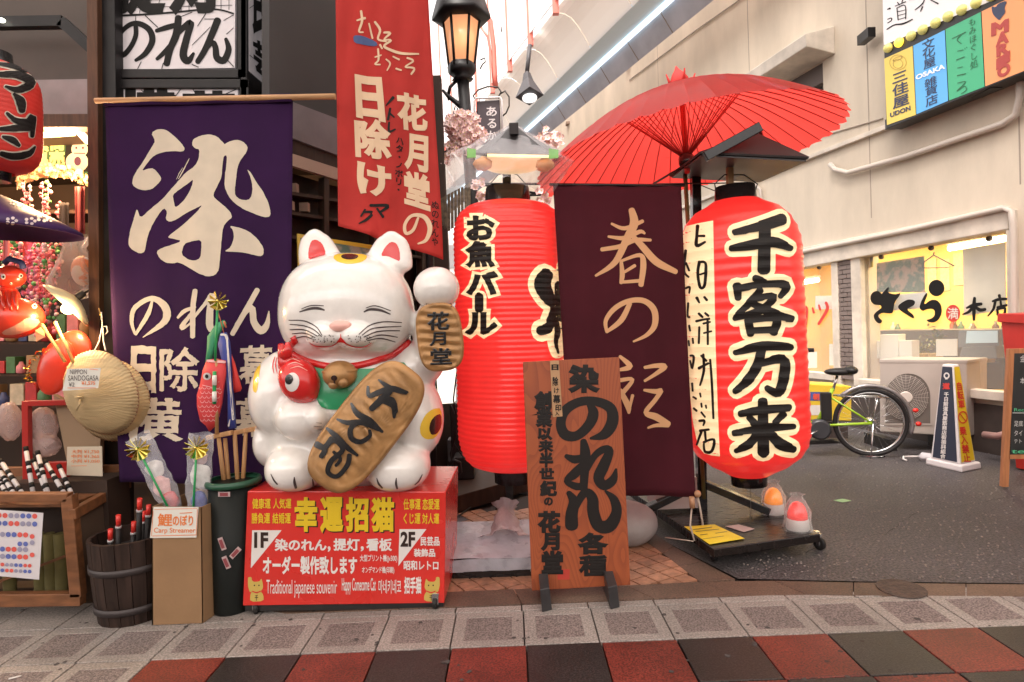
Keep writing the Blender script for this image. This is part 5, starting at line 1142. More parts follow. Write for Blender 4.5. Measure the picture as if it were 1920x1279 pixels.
# ============================================================ WOODEN SIGN
def KW(x, y): return (960 + x / 2.4615, 640 + y / 2.4615)
ws = thing('wooden_sign', G(1092, 1138), 'orange brown wooden board sign with carved black writing のれん各種 on black feet', 'sign')
m_wood = mat('cedar board', (.36, .115, .035), .5)
nw = m_wood.node_tree; tc = nw.nodes.new('ShaderNodeTexCoord'); mp_ = nw.nodes.new('ShaderNodeMapping'); mp_.inputs['Scale'].default_value = (5.5, 5.5, 1.5)
nz = nw.nodes.new('ShaderNodeTexNoise'); nz.inputs['Scale'].default_value = 1.0; nz.inputs['Detail'].default_value = 1.2; nz.inputs['Distortion'].default_value = .4
ml_ = nw.nodes.new('ShaderNodeMath'); ml_.operation = 'MULTIPLY'; ml_.inputs[1].default_value = 24; fr_n = nw.nodes.new('ShaderNodeMath'); fr_n.operation = 'FRACT'
rr_ = nw.nodes.new('ShaderNodeValToRGB'); rr_.color_ramp.elements[0].color = (.315, .072, .021, 1); rr_.color_ramp.elements[0].position = .35; rr_.color_ramp.elements[1].color = (.245, .052, .016, 1); rr_.color_ramp.elements[1].position = .93
nw.links.new(tc.outputs['Object'], mp_.inputs[0]); nw.links.new(mp_.outputs[0], nz.inputs['Vector']); nw.links.new(nz.outputs[0], ml_.inputs[0]); nw.links.new(ml_.outputs[0], fr_n.inputs[0]); nw.links.new(fr_n.outputs[0], rr_.inputs[0]); nw.links.new(rr_.outputs[0], nw.nodes['Principled BSDF'].inputs['Base Color'])
wpn = plane3(P(*KW(50, 95), 3.0), P(*KW(495, 73), 3.0), P(*KW(545, 1120), 2.90)); wpn2 = wpn
q = MB(); wq = [wpn.at(*KW(*p)) for p in ((92, 1152), (547, 1125), (495, 73), (50, 95))]; q.slab(wq, -wpn.n * .028); q.build('board', m_wood, ws, bevel=.003)
fw = lambda: Flat(2.4615, 960, 640)
f = fw()
f.box('染', 270, 114, 394, 232, .055).box('各', 314, 888, 432, 978, .06).box('種', 315, 990, 432, 1080, .045)
f.strokes([[(352, 285, 16), (375, 330, 44), (355, 385, 42), (300, 435, 38), (245, 430, 44), (225, 380, 40), (245, 320, 40), (310, 280, 36), (390, 278, 36), (455, 310, 44), (462, 375, 50), (425, 430, 40), (362, 448, 6)],
  [(330, 462, 26), (338, 520, 44), (335, 600, 36), (330, 680, 32)], [(250, 530, 16), (290, 545, 34), (330, 535, 26)], [(325, 570, 26), (290, 610, 40), (252, 645, 22), (300, 670, 30), (330, 660, 20)], [(345, 590, 24), (380, 530, 26), (420, 500, 30), (450, 505, 32), (425, 570, 46), (400, 630, 46), (425, 665, 40), (465, 640, 36), (480, 590, 6)],
  [(262, 700, 20), (285, 740, 42), (275, 800, 52), (275, 850, 56)], [(290, 780, 20), (320, 715, 32), (350, 698, 34), (372, 730, 46), (375, 790, 50), (400, 850, 52), (450, 850, 56), (482, 790, 44), (470, 730, 34), (430, 690, 5)]], 5)
for ch, a, b_, c, d in (('創', 108, 235, 178, 310), ('業', 116, 315, 180, 392), ('以', 122, 402, 182, 452), ('来', 127, 458, 186, 508), ('半', 130, 516, 186, 578), ('世', 130, 587, 190, 633), ('紀', 134, 646, 203, 710), ('の', 150, 722, 186, 755), ('花', 126, 788, 218, 878), ('月', 140, 888, 214, 960), ('堂', 142, 972, 230, 1068)): f.box(ch, a, b_, c, d, .062)
f.lay('lettering', wpn, m_ink2, ws, off=.002, dz=.0006)
f = fw(); f.rect(210, 1052, 266, 1100); f.lay('red_seal', wpn, mat('seal red', (.42, .035, .02), .6), ws, off=.001)
q = MB(); q.slab([wpn.at(*KW(*p), .0015) for p in ((188, 350), (233, 346), (216, 88), (175, 90))], wpn.n * .003); q.build('paper_strip', mat('tan strip', (.42, .24, .12), .6), ws)
f = fw(); f.box('日', 184, 108, 212, 132, .05).box('除', 188, 165, 212, 205, .03).box('け', 194, 215, 216, 240, .02).box('幕', 190, 248, 222, 285, .03).box('印', 200, 292, 226, 322, .03).box('入', 198, 325, 218, 342, .03); f.lay('strip_lettering', wpn, m_ink2, ws, off=.006)
for a, b_, c, d in ((160, 1105, 185, 1240), (470, 1090, 498, 1228)):
    g0 = G(*KW(c - 4, d)); q = MB(); x = g0.x
    h_ = .10; q.hexa([V((x - .042, g0.y - .02, 0)), V((x + .004, g0.y, 0)), V((x + .004, g0.y + .26, 0)), V((x - .042, g0.y + .26, 0)), V((x - .048, g0.y - .012, h_)), V((x - .004, g0.y + .005, h_)), V((x - .004, g0.y + .12, h_ + .02)), V((x - .048, g0.y + .12, h_ + .02))])
    q.build('foot', mat('black painted wood', (.028, .026, .028), .4, noise_s=20), ws, bevel=.003)
# ============================================================ AIR CONDITIONER, BICYCLE, CONE, STAND
def K4(x, y): return (1480 + x / 4.264, 640 + y / 4.264)
YA = 5.78
ac = thing('air_conditioner', G(1735, 822), 'beige outdoor air conditioning unit with a round fan under the restaurant window', 'air conditioner')
m_ac = mat('beige enamel', (.42, .365, .325), .4, noise_s=3, noise_a=.08)
fa = [P(*K4(722, 725), YA), P(*K4(1420, 765), YA - .28), P(*K4(1418, 158), YA - .28), P(*K4(722, 152), YA)]
AP = plane3(fa[0], fa[1], fa[2]); q = MB(); q.slab(fa, (.34, .2, 0)); q.build('case', m_ac, ac, bevel=.01)
q = MB(); q.slab([AP.at(*K4(*p), .002) for p in ((715, 175), (1425, 178), (1422, 150), (718, 144))], (.345, .21, 0)); q.build('lid', m_ac, ac, bevel=.006)
f = Flat(4.264, 1480, 640)
def arch(s_=0): return [(755 + s_, 668 - s_)] + [(948 + (190 - s_) * math.cos(a), 440 + (195 - s_) * math.sin(a)) for a in [PI + PI * i / 16 for i in range(17)]] + [(1138 - s_, 668 - s_)]
f.poly(arch(), [arch(12)], smooth=0); f.lay('fan_frame', AP, m_ac, ac, off=.008)
f = Flat(4.264, 1480, 640); f.poly(arch(10), smooth=0); f.lay('fan_recess', AP, mat('dark grille back', (.14, .115, .10), .6), ac, off=.003)
for k_ in range(1, 15):
    q = MB(); q.tube([AP.at(*K4(930 + 12.5 * k_ * math.cos(a), 450 + 12.5 * k_ * math.sin(a)), .012) for a in [2 * PI * i / 40 for i in range(41)]], .0022, 4, cap=False); q.build('grille_ring', m_ac, ac)
q = MB()
for i in range(28):
    a = 2 * PI * i / 28; q.tube([AP.at(*K4(930 + 40 * math.cos(a), 450 + 40 * math.sin(a)), .011), AP.at(*K4(930 + 185 * math.cos(a), 450 + 185 * math.sin(a)), .011)], .0018, 4)
q.build('grille_spokes', m_ac, ac)
q = MB(); c = AP.at(*K4(928, 447), .012); q.lathe([(0, .055), (.8, .055), (1, .045)], c, c + AP.n * .012, 28); q.build('hub_plate', mat('pale hub', (.6, .52, .47), .4), ac)
q = MB(); 
for x in (800, 1350): p = AP.at(*K4(x, 750)); q.box(V((p.x, p.y + .15, .055)), (.08, .4, .11))
q.build('foot', MATS['dark void'], ac)
# bicycle
bi = thing('bicycle', G(1632, 857), 'lime green electric bicycle with a black saddle parked by the restaurant', 'bicycle')
YW = G(1634, 857).y; wc = P(1632, 792, YW); Rw = wc.z - .004; 
fdir = V((-.97, .26, 0)).normalized()      # rear wheel to front
def bq(a, z): return V((wc.x, wc.y, 0)) + fdir * a + V((0, 0, z))
side = V((fdir.y, -fdir.x, 0)); 
if side.y > 0: side = -side
def wheel(c):
    q = MB(); R_ = Rw; q.tube([c + (fdir * math.cos(a) + V((0, 0, 1)) * math.sin(a)) * (R_ - .018) for a in [2 * PI * i / 64 for i in range(65)]], .018, 10, cap=False); w_ = q.build('tyre', m_caster, bi)
    q = MB(); q.tube([c + (fdir * math.cos(a) + V((0, 0, 1)) * math.sin(a)) * (R_ - .042) for a in [2 * PI * i / 64 for i in range(65)]], .010, 8, cap=False); q.build('rim', m_chrome, bi)
    q = MB()
    for i in range(32):
        a = 2 * PI * i / 32; sgn = 1 if i % 2 else -1; q.tube([c + side * (.03 * sgn) + (fdir * math.cos(a + .5 * sgn) + V((0, 0, 1)) * math.sin(a + .5 * sgn)) * .025, c + (fdir * math.cos(a) + V((0, 0, 1)) * math.sin(a)) * (R_ - .045)], .0014, 4)
    q.build('spokes', m_chrome, bi); q = MB(); q.lathe([(0, .03), (.2, .045), (.8, .045), (1, .03)], c - side * .05, c + side * .05, 20); q.build('hub', m_chrome, bi)
wheel(wc); fc_ = bq(1.08, Rw); wheel(fc_)
m_lime = mat('lime paint', (.32, .52, .03), .25, coat=.5)
bbk = bq(.45, .28)
for nm, a, b_, r in (('chainstay', wc + side * .05, bbk, .012), ('seatstay', wc + side * .05, bq(.33, .55), .009), ('seat_tube', bbk, bq(.30, .62), .017), ('down_tube', bbk, bq(.70, .42), .024), ('top_tube', bq(.70, .42), bq(.86, .74), .022), ('fork', bq(.90, .72), fc_, .014), ('head_tube', bq(.92, .66), bq(.86, .84), .02)):
    q = MB(); q.tube([a, b_], r, 10); q.build(nm, m_lime if nm != 'fork' else m_chrome, bi)
q = MB(); q.tube([bq(.30, .60), bq(.26, .74)], .012, 10); q.build('seat_post', m_chrome, bi)
q = MB(); q.ball(bq(.24, .775), (.13, .07, .035), 20, 10, (fdir, side, V((0, 0, 1)))); q.ball(bq(.15, .785), (.06, .09, .04), 16, 10, (fdir, side, V((0, 0, 1)))); q.build('saddle', m_caster, bi)
q = MB(); q.tube([bq(.86, .82), bq(.84, .94)], .013, 8); q.tube([bq(.56, .99) + side * .26, bq(.70, .99) + side * .2, bq(.84, .95) + side * .05, bq(.84, .95) - side * .05, bq(.70, .99) - side * .2, bq(.56, .99) - side * .26], .011, 8); q.build('handlebar', m_chrome, bi)
q = MB()
for s_ in (-1, 1): q.tube([bq(.50, .992) + side * .275 * s_, bq(.63, .99) + side * .23 * s_], .019, 8)
q.build('grip', m_caster, bi)
q = MB(); q.tube([bq(.30, .56), bq(-.02, .55), bq(-.14, .53)], .006, 6); q.tube([bq(.28, .56) + side * .06, bq(-.14, .54) + side * .06], .005, 6); q.tube([bq(.28, .56) - side * .06, bq(-.14, .54) - side * .06], .005, 6)
for a in (.2, .1, 0, -.1): q.tube([bq(a, .55) - side * .06, bq(a, .55) + side * .06], .004, 5)
q.tube([bq(-.05, .54) + side * .05, wc + side * .06], .005, 5); q.build('rear_rack', m_chrome, bi)
q = MB()
for i in range(20):
    pass
mg = [wc + (fdir * math.cos(a) + V((0, 0, 1)) * math.sin(a)) * (Rw + .022) for a in [PI * .25 + PI * .85 * i / 24 for i in range(25)]]
q.tube(mg, .02, 8); q.build('mudguard', mat('grey mudguard', (.30, .28, .28), .25, .6), bi)
q = MB(); q.box(bq(.36, .46), (.09, .06, .26), (fdir, side, V((.0, 0, 1)))); q.build('battery', m_caster, bi, bevel=.01)
q = MB(); q.lathe([(0, .075), (.2, .095), (.8, .095), (1, .075)], bq(.42, .25) - side * .05, bq(.42, .25) + side * .05, 24); q.build('motor', mat('dark plastic', (.04, .04, .045), .35), bi)
q = MB(); q.tube([bq(.45, .25) + side * .07, bq(.58, .17) + side * .08], .009, 6); q.box(bq(.62, .16) + side * .12, (.09, .07, .02), (fdir, side, V((0, 0, 1)))); q.build('pedal', m_chrome, bi)
q = MB(); q.tube([wc + side * .08, bq(.02, .1) + side * .09, bq(.03, .012) + side * .09, bq(-.1, .012) + side * .03, bq(.1, .012) + side * .02], .007, 6); q.build('kickstand', m_chrome, bi)
for a_, z_ in ((-.36, .42), (-.38, .30)):
    q = MB(); q.ball(bq(a_, z_), (.025, .02, .02), 12, 8); q.build('reflector', mat('red reflector', (.7, .03, .02), .15), bi)
bx_ = thing('storage_box', P(1540, 790, 6.1), 'yellow and blue printed box behind the bicycle', 'box')
q = MB(); BP_ = plane_y(6.1); pslab(BP_, [(1440, 716), (1560, 720), (1597, 728), (1597, 784), (1440, 784)][:1] + [(1597, 724), (1597, 790), (1440, 786)], .4, q); q.build('carton', mat('yellow box print', (.72, .50, .04), .5), bx_, bevel=.01)
f = Flat(4.264, 1480, 640); f.rect(-120, 405, 330, 475); f.lay('blue_band', BP_, mat('blue band', (.06, .10, .32), .5), bx_, off=.002)
f = Flat(4.264, 1480, 640)
for x in (118, 190, 262): f.box('朝', x, 420, x + 46, 466, .06)
f.lay('lettering', BP_, mat('red band print', (.65, .08, .05), .5), bx_, off=.004)
f = Flat(4.264, 1480, 640); f.rect(-120, 510, 330, 590); f.lay('white_band', BP_, m_wht, bx_, off=.002)
q = MB(); pslab(BP_, [(1440, 790), (1590, 800), (1590, 822), (1440, 818)], .3, q); q.build('crate_base', MATS['brown base board'], bx_)
# folded umbrella on the ground
fu_ = thing('folded_umbrella', G(1715, 858), 'folded white umbrella lying on the asphalt behind the cone sign', 'umbrella')
q = MB(); g1, g2 = G(1722, 856, .035), G(1790, 862, .035); q.lathe([(0, .008), (.1, .04), (.6, .035), (1, .008)], g1, g2, 14, mod=lambda t_, an: 1 + .15 * math.sin(5 * an)); q.build('canopy', mat('white nylon', (.6, .58, .6), .4), fu_)
q = MB(); q.tube([g1, G(1702, 856, .03), G(1694, 856, .02), G(1693, 861, .02), G(1700, 863, .02)], .008, 7); q.build('handle', m_wht, fu_)
# cone sign
co = thing('cone_sign', G(1788, 880), 'white pyramid cone sign with black and yellow sides reading 自転車乗入禁止', 'sign')
b0, b1, b2 = G(*K4(1085, 985)), G(*K4(1380, 1052)), G(*K4(1540, 1018)); b3 = b0 + (b2 - b1)
Hc = .62; cc = (b0 + b1 + b2 + b3) / 4
def shr(p, k_, z): return V((cc.x + (p.x - cc.x) * k_, cc.y + (p.y - cc.y) * k_, z))
q = MB(); q.hexa([shr(p, 1, 0) for p in (b0, b1, b2, b3)] + [shr(p, .97, .055) for p in (b0, b1, b2, b3)]); q.build('base', mat('white plastic', (.74, .70, .70), .3), co, bevel=.012)
cq = [shr(p, .80, .055) for p in (b0, b1, b2, b3)]; ctp = [shr(p, .30, P(*K4(1290, 200), 4.85).z) for p in (b0, b1, b2, b3)]
q = MB(); q.hexa(cq + ctp); q.build('pyramid', MATS['white plastic'], co, bevel=.01)
def face(i, j, m, nm, inset=.08):
    A_, B_, C_, D_ = cq[i], cq[j], ctp[j], ctp[i]; nn = (B_ - A_).cross(D_ - A_).normalized()
    if nn.dot(EYE - A_) < 0: nn = -nn
    def at(u, v): return (A_.lerp(B_, u)).lerp(D_.lerp(C_, u), v) + nn * .003
    q = MB(); q.add([at(inset, .02), at(1 - inset, .02), at(1 - inset, .975), at(inset, .975)], [(0, 1, 2, 3)]); q.build(nm, m, co); return PlaneS(A_, nn)
pL = face(0, 1, mat('dark cone print', (.03, .035, .06), .35), 'black_face'); pR = face(1, 2, mat('yellow cone print', (.72, .55, .03), .35), 'yellow_face')
f = Flat(4.264, 1480, 640); f.col('千日前道具屋筋商店街振興組合', (1240, 405), (1280, 408), (1252, 938), (1210, 938), .03); f.ell(1262, 275, 24, 26, hole=.55).rect(1250, 290, 1270, 305); f.lay('lettering', pL, m_wht, co, off=.005)
f = Flat(4.264, 1480, 640); f.box('道', 1232, 335, 1285, 382, .05); f.lay('lettering', pL, mat('cone red', (.6, .04, .03), .4), co, off=.005)
f = Flat(4.264, 1480, 640); f.col('自転車', (1325, 325), (1375, 325), (1400, 535), (1350, 540), .03).col('乗入禁止', (1350, 680), (1405, 680), (1450, 968), (1390, 968), .03).ell(1382, 608, 38, 50, hole=.8).stroke([(1355, 575, 7), (1408, 642, 7)]); f.lay('lettering', pR, MATS['cone red'], co, off=.005)
# red stall cloth and chalkboard
rs = thing('red_stand', G(1935, 880), 'red flared stand at the right edge behind the chalkboard', 'stand')
q = MB(); RP_ = PlaneS(wp(0, 0, .36), WN); A_ = [RP_.at(*p) for p in ((1905, 885), (2140, 920), (2140, 608), (1876, 594))]; A_[0].z = A_[1].z = .01; q.slab(A_, -WN * .25); q.build('panel', mat('red painted board', (.52, .03, .022), .4, noise_s=3), rs, bevel=.006)
q = MB(); RP2 = PlaneS(wp(0, 0, .38), WN); q.slab([RP2.at(*p) for p in ((1869, 604), (2150, 622), (2150, 590), (1870, 588))], -WN * .3); q.build('rim', MATS['red painted board'], rs, bevel=.006)
cb_ = thing('chalkboard', G(1895, 905), 'wood framed chalkboard menu with white and green chalk writing at the right edge', 'sign')
YK = 4.36; CBP = plane_y(YK); m_fr = mat('orange pine frame', (.42, .17, .07), .5, noise_s=9, stretch=(6, 6, .7))
def fr_(pts, m=None, th=.03, nm='frame'): q = MB(); pslab(CBP, pts, th, q); q.build(nm, m or m_fr, cb_, bevel=.002)
fr_([K4(1758, 60), K4(1802, 60), K4(1755, 1165), K4(1704, 1165)]); fr_([K4(1802, 60), K4(2300, 48), K4(2300, 90), K4(1800, 98)]); fr_([K4(1757, 905), K4(2300, 900), K4(2300, 940), K4(1752, 942)])
fr_([K4(1798, 95), K4(2300, 90), K4(2300, 903), K4(1757, 908)], mat('chalkboard', (.02, .022, .022), .6, noise_s=5, noise_a=.3), .02, 'board')
fr_([K4(2300, 60), K4(2345, 60), K4(2390, 1135), K4(2340, 1135)])
f = Flat(4.264, 1480, 640); f.box('金', 1842, 110, 1890, 165, 0).box('本', 1842, 290, 1885, 340, 0).box('足底', 1795, 635, 1865, 680, 0).box('タイ', 1795, 712, 1860, 755, 0).box('テト', 1795, 782, 1855, 815, 0).stroke([(1782, 572, 5), (2200, 575, 5)]).box('本日', 1900, 200, 2100, 280, 0).box('600円', 1900, 400, 2150, 470, 0); f.lay('chalk_writing', CBP, mat('chalk white', (.6, .6, .58), .9), cb_, off=.003)
f = Flat(4.264, 1480, 640); f.box('Rech', 1795, 535, 1900, 560, 0).box('tel. 06', 1775, 862, 2100, 895, .01); f.lay('chalk_writing', CBP, mat('chalk green', (.10, .5, .25), .9), cb_, off=.003)
pipe([(1845, 815), (1870, 818), (1895, 812)], .03, 'low pinkish pipe beside the air conditioner', PlaneS(wp(0, 0, .25), WN), mat('pink pipe', (.35, .2, .18), .5))
# ============================================================ SOUVENIR SHOP ON THE LEFT
shop = thing('souvenir_shop', V((-1.5, 3.6, 0)), 'dark wooden souvenir shop building filling the left side behind the banners', 'building')
m_dwood = mat('dark stained wood', (.034, .017, .011), .5, spec=.3, noise_s=8, stretch=(5, 5, .8), noise_a=.3)
m_bwood = mat('brown post wood', (.085, .038, .020), .55, spec=.3, noise_s=8, stretch=(6, 6, .7), noise_a=.3)
m_blkm = mat('black painted steel', (.014, .012, .013), .45, spec=.3, noise_s=9, noise_a=.3)
m_dplas = mat('dim plaster', (.075, .055, .046), .8, noise_s=3)
YP_ = 3.36
q = MB(); pslab(plane_y(YP_), [(161, -120), (181, -120), (190, 1170), (170, 1170)], .08, q); q.build('post', m_bwood, shop, bevel=.003)
q = MB(); pslab(plane_y(YP_ + .04), [(181, -200), (212, -200), (230, 1165), (189, 1165)], .12, q); q.build('post', m_blkm, shop, bevel=.003)
q = MB(); pslab(plane_y(3.75), [(60, 150), (178, 148), (180, 214), (60, 218)], .04, q); q.build('lintel_panel', mat('pale lintel', (.25, .195, .195), .6, noise_s=5), shop)
q = MB(); pslab(plane_y(3.73), [(-900, 216), (185, 213), (185, 238), (-900, 242)], .1, q); q.build('beam', m_bwood, shop, bevel=.004)
q = MB(); pslab(plane_y(3.78), [(-900, -500), (185, -500), (185, 150), (-900, 152)], .06, q); q.build('upper_wall', m_dplas, shop)
q = MB(); pslab(plane_y(3.74), [(-900, 150), (60, 150), (60, 218), (-900, 220)], .04, q); q.build('lintel_board', m_dplas, shop)
for x0, y0, x1, y1 in ((0, 45, 120, 42), (118, 42, 186, 104)):
    q = MB(); q.beam(P(x0 - (60 if x0 == 0 else 0), y0, 3.6), P(x1, y1, 3.6), .05, .06); q.build('bracket_bar', m_blkm, shop)
for x, y in ((2, 38), (181, 42)):
    q = MB(); q.ball(P(x, y, 3.55), (.022, .02, .012), 12, 8); q.build('spot_bulb', mat('lit spot', (1, 1, .85), .3, emit=4), shop)
# interior shell
q = MB(); a = P(-700, 640, 5.6).x; b_ = -1.15
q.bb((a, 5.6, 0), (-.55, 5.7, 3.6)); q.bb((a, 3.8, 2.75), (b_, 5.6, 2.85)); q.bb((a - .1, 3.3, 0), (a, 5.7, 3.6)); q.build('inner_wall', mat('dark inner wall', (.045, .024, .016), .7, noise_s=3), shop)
q = MB(); q.bb((a, 3.05, -.02), (-1.0, 5.6, .003)); q.build('shop_floor', mat('shop floor', (.06, .04, .03), .5), shop)
# receding right-hand front of the shop
dS = V((.56, 1, 0)).normalized(); S0 = V((-1.21, 3.42, 0)); SN = V((dS.y, -dS.x, 0)); SP = PlaneS(S0, SN)
def sslab(x0, yt0, yb0, x1, yt1, yb1, off, th, nm, m, bev=0):
    q = MB(); pts = [SP.at(x0, yt0, off), SP.at(x1, yt1, off), SP.at(x1, yb1, off), SP.at(x0, yb0, off)]; q.slab(pts, -SP.n * th); return q.build(nm, m, shop, bevel=bev)
m_gp = mat('grey fascia', (.16, .135, .145), .6, noise_s=3, noise_a=.2)
sslab(505, -400, 178, 800, -400, 288, 0, .06, 'upper_fascia', mat('dark grey fascia', (.030, .025, .025), .6, noise_s=2, noise_a=.2))
sslab(505, 178, 246, 800, 288, 356, .02, .05, 'grey_fascia', m_gp)
sslab(505, 246, 276, 800, 356, 384, 0, .05, 'dark_beam', m_dwood)
sslab(505, 277, 300, 800, 371, 391, .02, .03, 'pale_rail', mat('pale rail', (.36, .26, .20), .5))
for x in (606, 700, 790): sslab(x, 300 + (x - 505) * .32, 900, x + 9, 303 + (x - 505) * .32, 900, .01, .05, 'mullion', m_dwood)
sslab(505, 300, 960, 800, 391, 840, -.10, .02, 'glass_back', mat('dark cabinet back', (.022, .013, .010), .5, spec=.2, noise_s=2))
for y in (358, 395, 440, 520): sslab(540, y, y + 6, 798, y + (798 - 540) * .16, y + 5 + (798 - 540) * .16, -.0, .09, 'shelf', m_dwood)
q = MB(); c0 = SP.at(800, 600); a_ = V((c0.x, c0.y, 0)); b_2 = a_ + V((-.75, 2.2, 0)); q.slab([a_, b_2, b_2 + V((0, 0, 5.5)), a_ + V((0, 0, 5.5))], (-.06, 0, 0)); q.build('side_wall', MATS['dark grey fascia'], shop)
for k_, (x, y) in enumerate(((557, 352), (578, 388), (549, 385), (660, 420))):
    q = MB(); p = SP.at(x, y, -.03); q.box(p, (.05, .04, .05)); tagm(q.build('souvenir_tin', mat('dim tin', (.28, .18, .13), .5)), ['small pale tin on the top shelf right of the purple banner', 'lighter square tin on the second cabinet shelf', 'tin on the second cabinet shelf touching the purple banner edge', 'tin on the cabinet shelf behind the red hanging flag'][k_], 'tin')
q = MB(); q.tube([P(798, 300, 4.3), P(806, 480, 4.3), P(812, 900, 4.3)], .03, 8); q.build('drain_pipe', m_blkm, shop)
# framed poster behind the ear
fp = thing('framed_poster', P(620, 560, 3.38), 'yellow framed poster half hidden behind the ears of the beckoning cat', 'poster')
FP = plane3(P(557, 440, 3.36), P(700, 462, 3.55), P(560, 600, 3.36)); q = MB(); pslab(FP, [(557, 438), (700, 460), (700, 640), (561, 640)], .02, q); q.build('frame', mat('yellow frame', (.68, .42, .04), .4), fp, bevel=.002)
q = MB(); q.slab([FP.at(*p, .003) for p in ((563, 446), (695, 467), (695, 635), (566, 635))], FP.n * .001); q.build('print', mat('green print', (.10, .16, .12), .5, noise_s=14, dark=(.32, .26, .2), nthr=(.45, .55)), fp)
# ---------------- black sign tower
tw = thing('sign_tower', P(330, 150, 3.45), 'black steel sign tower with white panels reading のれん above the purple banner', 'sign')
YT = 3.45; TP = plane_y(YT)
def KT(x, y): return (180 + x / 3.876, y / 3.876)
def frame_box(px0, py0, px1, py1, w_, nm='frame'):
    q = MB()
    for a in ([(px0, py0), (px0 + w_, py0), (px0 + w_, py1), (px0, py1)], [(px1 - w_, py0), (px1, py0), (px1, py1), (px1 - w_, py1)], [(px0, py0), (px1, py0), (px1, py0 + w_), (px0, py0 + w_)], [(px0, py1 - w_), (px1, py1 - w_), (px1, py1), (px0, py1)]): pslab(TP, a, .06, q)
    return q.build(nm, m_blkm, tw, bevel=.003)
frame_box(192, -160, 462, 146, 17); frame_box(196, 148, 466, 420, 17)
q = MB(); q.slab([P(462, -160, YT), P(462, 420, YT), P(519, 420, YT + .42), P(519, -160, YT + .42)], (-.03, 0, 0)); q.build('side_case', m_blkm, tw)
q = MB(); pslab(PlaneS((0, YT + .40, 0), (0, -1, 0)), [(215, -160), (520, -160), (520, 420), (215, 420)], .02, q); q.build('back_case', m_blkm, tw)
m_wp = mat('white sign film', (.62, .57, .59), .4, emit=.10)
TPb = PlaneS((0, YT + .02, 0), (0, -1, 0))
q = MB(); pslab(TPb, [(206, -150), (442, -150), (440, 127), (208, 131)], .02, q); q.build('white_panel', m_wp, tw)
q = MB(); pslab(TPb, [(212, 166), (446, 163), (446, 400), (214, 400)], .02, q); q.build('white_panel', m_wp, tw)
f = Flat(3.876, 180, 0)
f.strokes([[(290, 190, 34), (290, 260, 36), (255, 340, 36), (200, 400, 40), (150, 380, 40), (140, 320, 36), (180, 240, 34), (250, 180, 36), (320, 175, 40), (390, 220, 44), (410, 300, 46), (360, 390, 40), (290, 440, 24)],
 [(600, 130, 50), (585, 250, 56), (540, 360, 50), (515, 465, 48)], [(440, 225, 28), (520, 200, 40), (600, 180, 36)], [(570, 300, 36), (500, 380, 36), (445, 430, 26)], [(580, 260, 36), (640, 200, 44), (690, 170, 50), (660, 280, 52), (635, 400, 56), (670, 445, 50), (710, 390, 22)],
 [(885, 150, 54), (840, 260, 50), (790, 370, 46), (740, 450, 40)], [(810, 350, 26), (850, 310, 36), (870, 350, 44), (880, 420, 50), (930, 440, 50), (965, 360, 44), (945, 285, 26)]])
f.strokes([[(115, 150, 7), (185, 190, 7)], [(360, 115, 7), (450, 200, 7)], [(290, 120, 5), (290, 160, 5)], [(120, 500, 7), (170, 440, 7)], [(305, 500, 6), (330, 450, 6)], [(480, 500, 6), (490, 460, 6)], [(700, 470, 7), (745, 490, 7)], [(950, 430, 7), (1000, 485, 7)], [(930, 150, 5), (1000, 110, 5)], [(950, 250, 5), (1000, 205, 5)], [(740, 190, 5), (800, 100, 7)], [(600, 130, 5), (700, 90, 6)], [(790, 140, 5), (900, 140, 5)], [(110, 118, 16), (330, 108, 14), (560, 92, 14), (850, 68, 12), (1000, 100, 12)], [(700, 330, 5), (830, 200, 5)]])
for i in range(6): f.strokes([[(130 + i * 62, 100, 4), (165 + i * 62, -40, 4)]])
for i in range(7): f.strokes([[(620 + i * 58, 90 - i * 3, 4), (620 + i * 58, -40, 4)]])
f.strokes([[(120, 60, 4), (990, 40, 4)], [(130, 5, 4), (990, -10, 4)]])
f.box('提', 150, -330, 480, 85, .05).box('灯', 560, -330, 920, 80, .05)
f.lay('lettering', TPb, m_ink, tw, off=.002, dz=.0003)
f = Flat(3.876, 180, 0); f.box('横', 170, 660, 560, 1000, .06).box('幕', 640, 680, 1000, 1000, .06).rect(345, 690, 580, 720).rect(725, 682, 935, 720); f.strokes([[(130, 655, 6), (200, 700, 6)], [(330, 655, 6), (370, 690, 6)], [(700, 640, 6), (730, 690, 6)], [(620, 645, 6), (580, 700, 6)], [(1020, 650, 6), (930, 690, 6)]]); f.lay('lettering', TPb, m_ink, tw, off=.002, dz=.0003)
SDP = plane3(P(463, 100, YT - .0), P(519, 100, YT + .42), P(463, 0, YT)); SDP.p = SDP.p + V((.004, 0, 0))
f = Flat(3.876, 180, 0); f.poly([(1104, -560), (1290, -640), (1296, 680), (1108, 515)], smooth=0); f.lay('white_panel', SDP, m_wp, tw, off=.001)
f = Flat(3.876, 180, 0); f.quad('民', ((1140, -200), (1250, -180), (1265, 290), (1140, 220)), .04).quad('芸', ((1140, 290), (1265, 340), (1280, 640), (1150, 500)), .04); f.quad('品', ((1140, -520), (1250, -560), (1255, -210), (1140, -230)), .04)
f.strokes([[(1110, 400, 4), (1160, 440, 4)], [(1200, 520, 4), (1290, 540, 4)], [(1110, 60, 4), (1140, 40, 4)], [(1250, 20, 4), (1290, 120, 4)]]); f.lay('lettering', SDP, m_ink, tw, off=.004, dz=.0003)
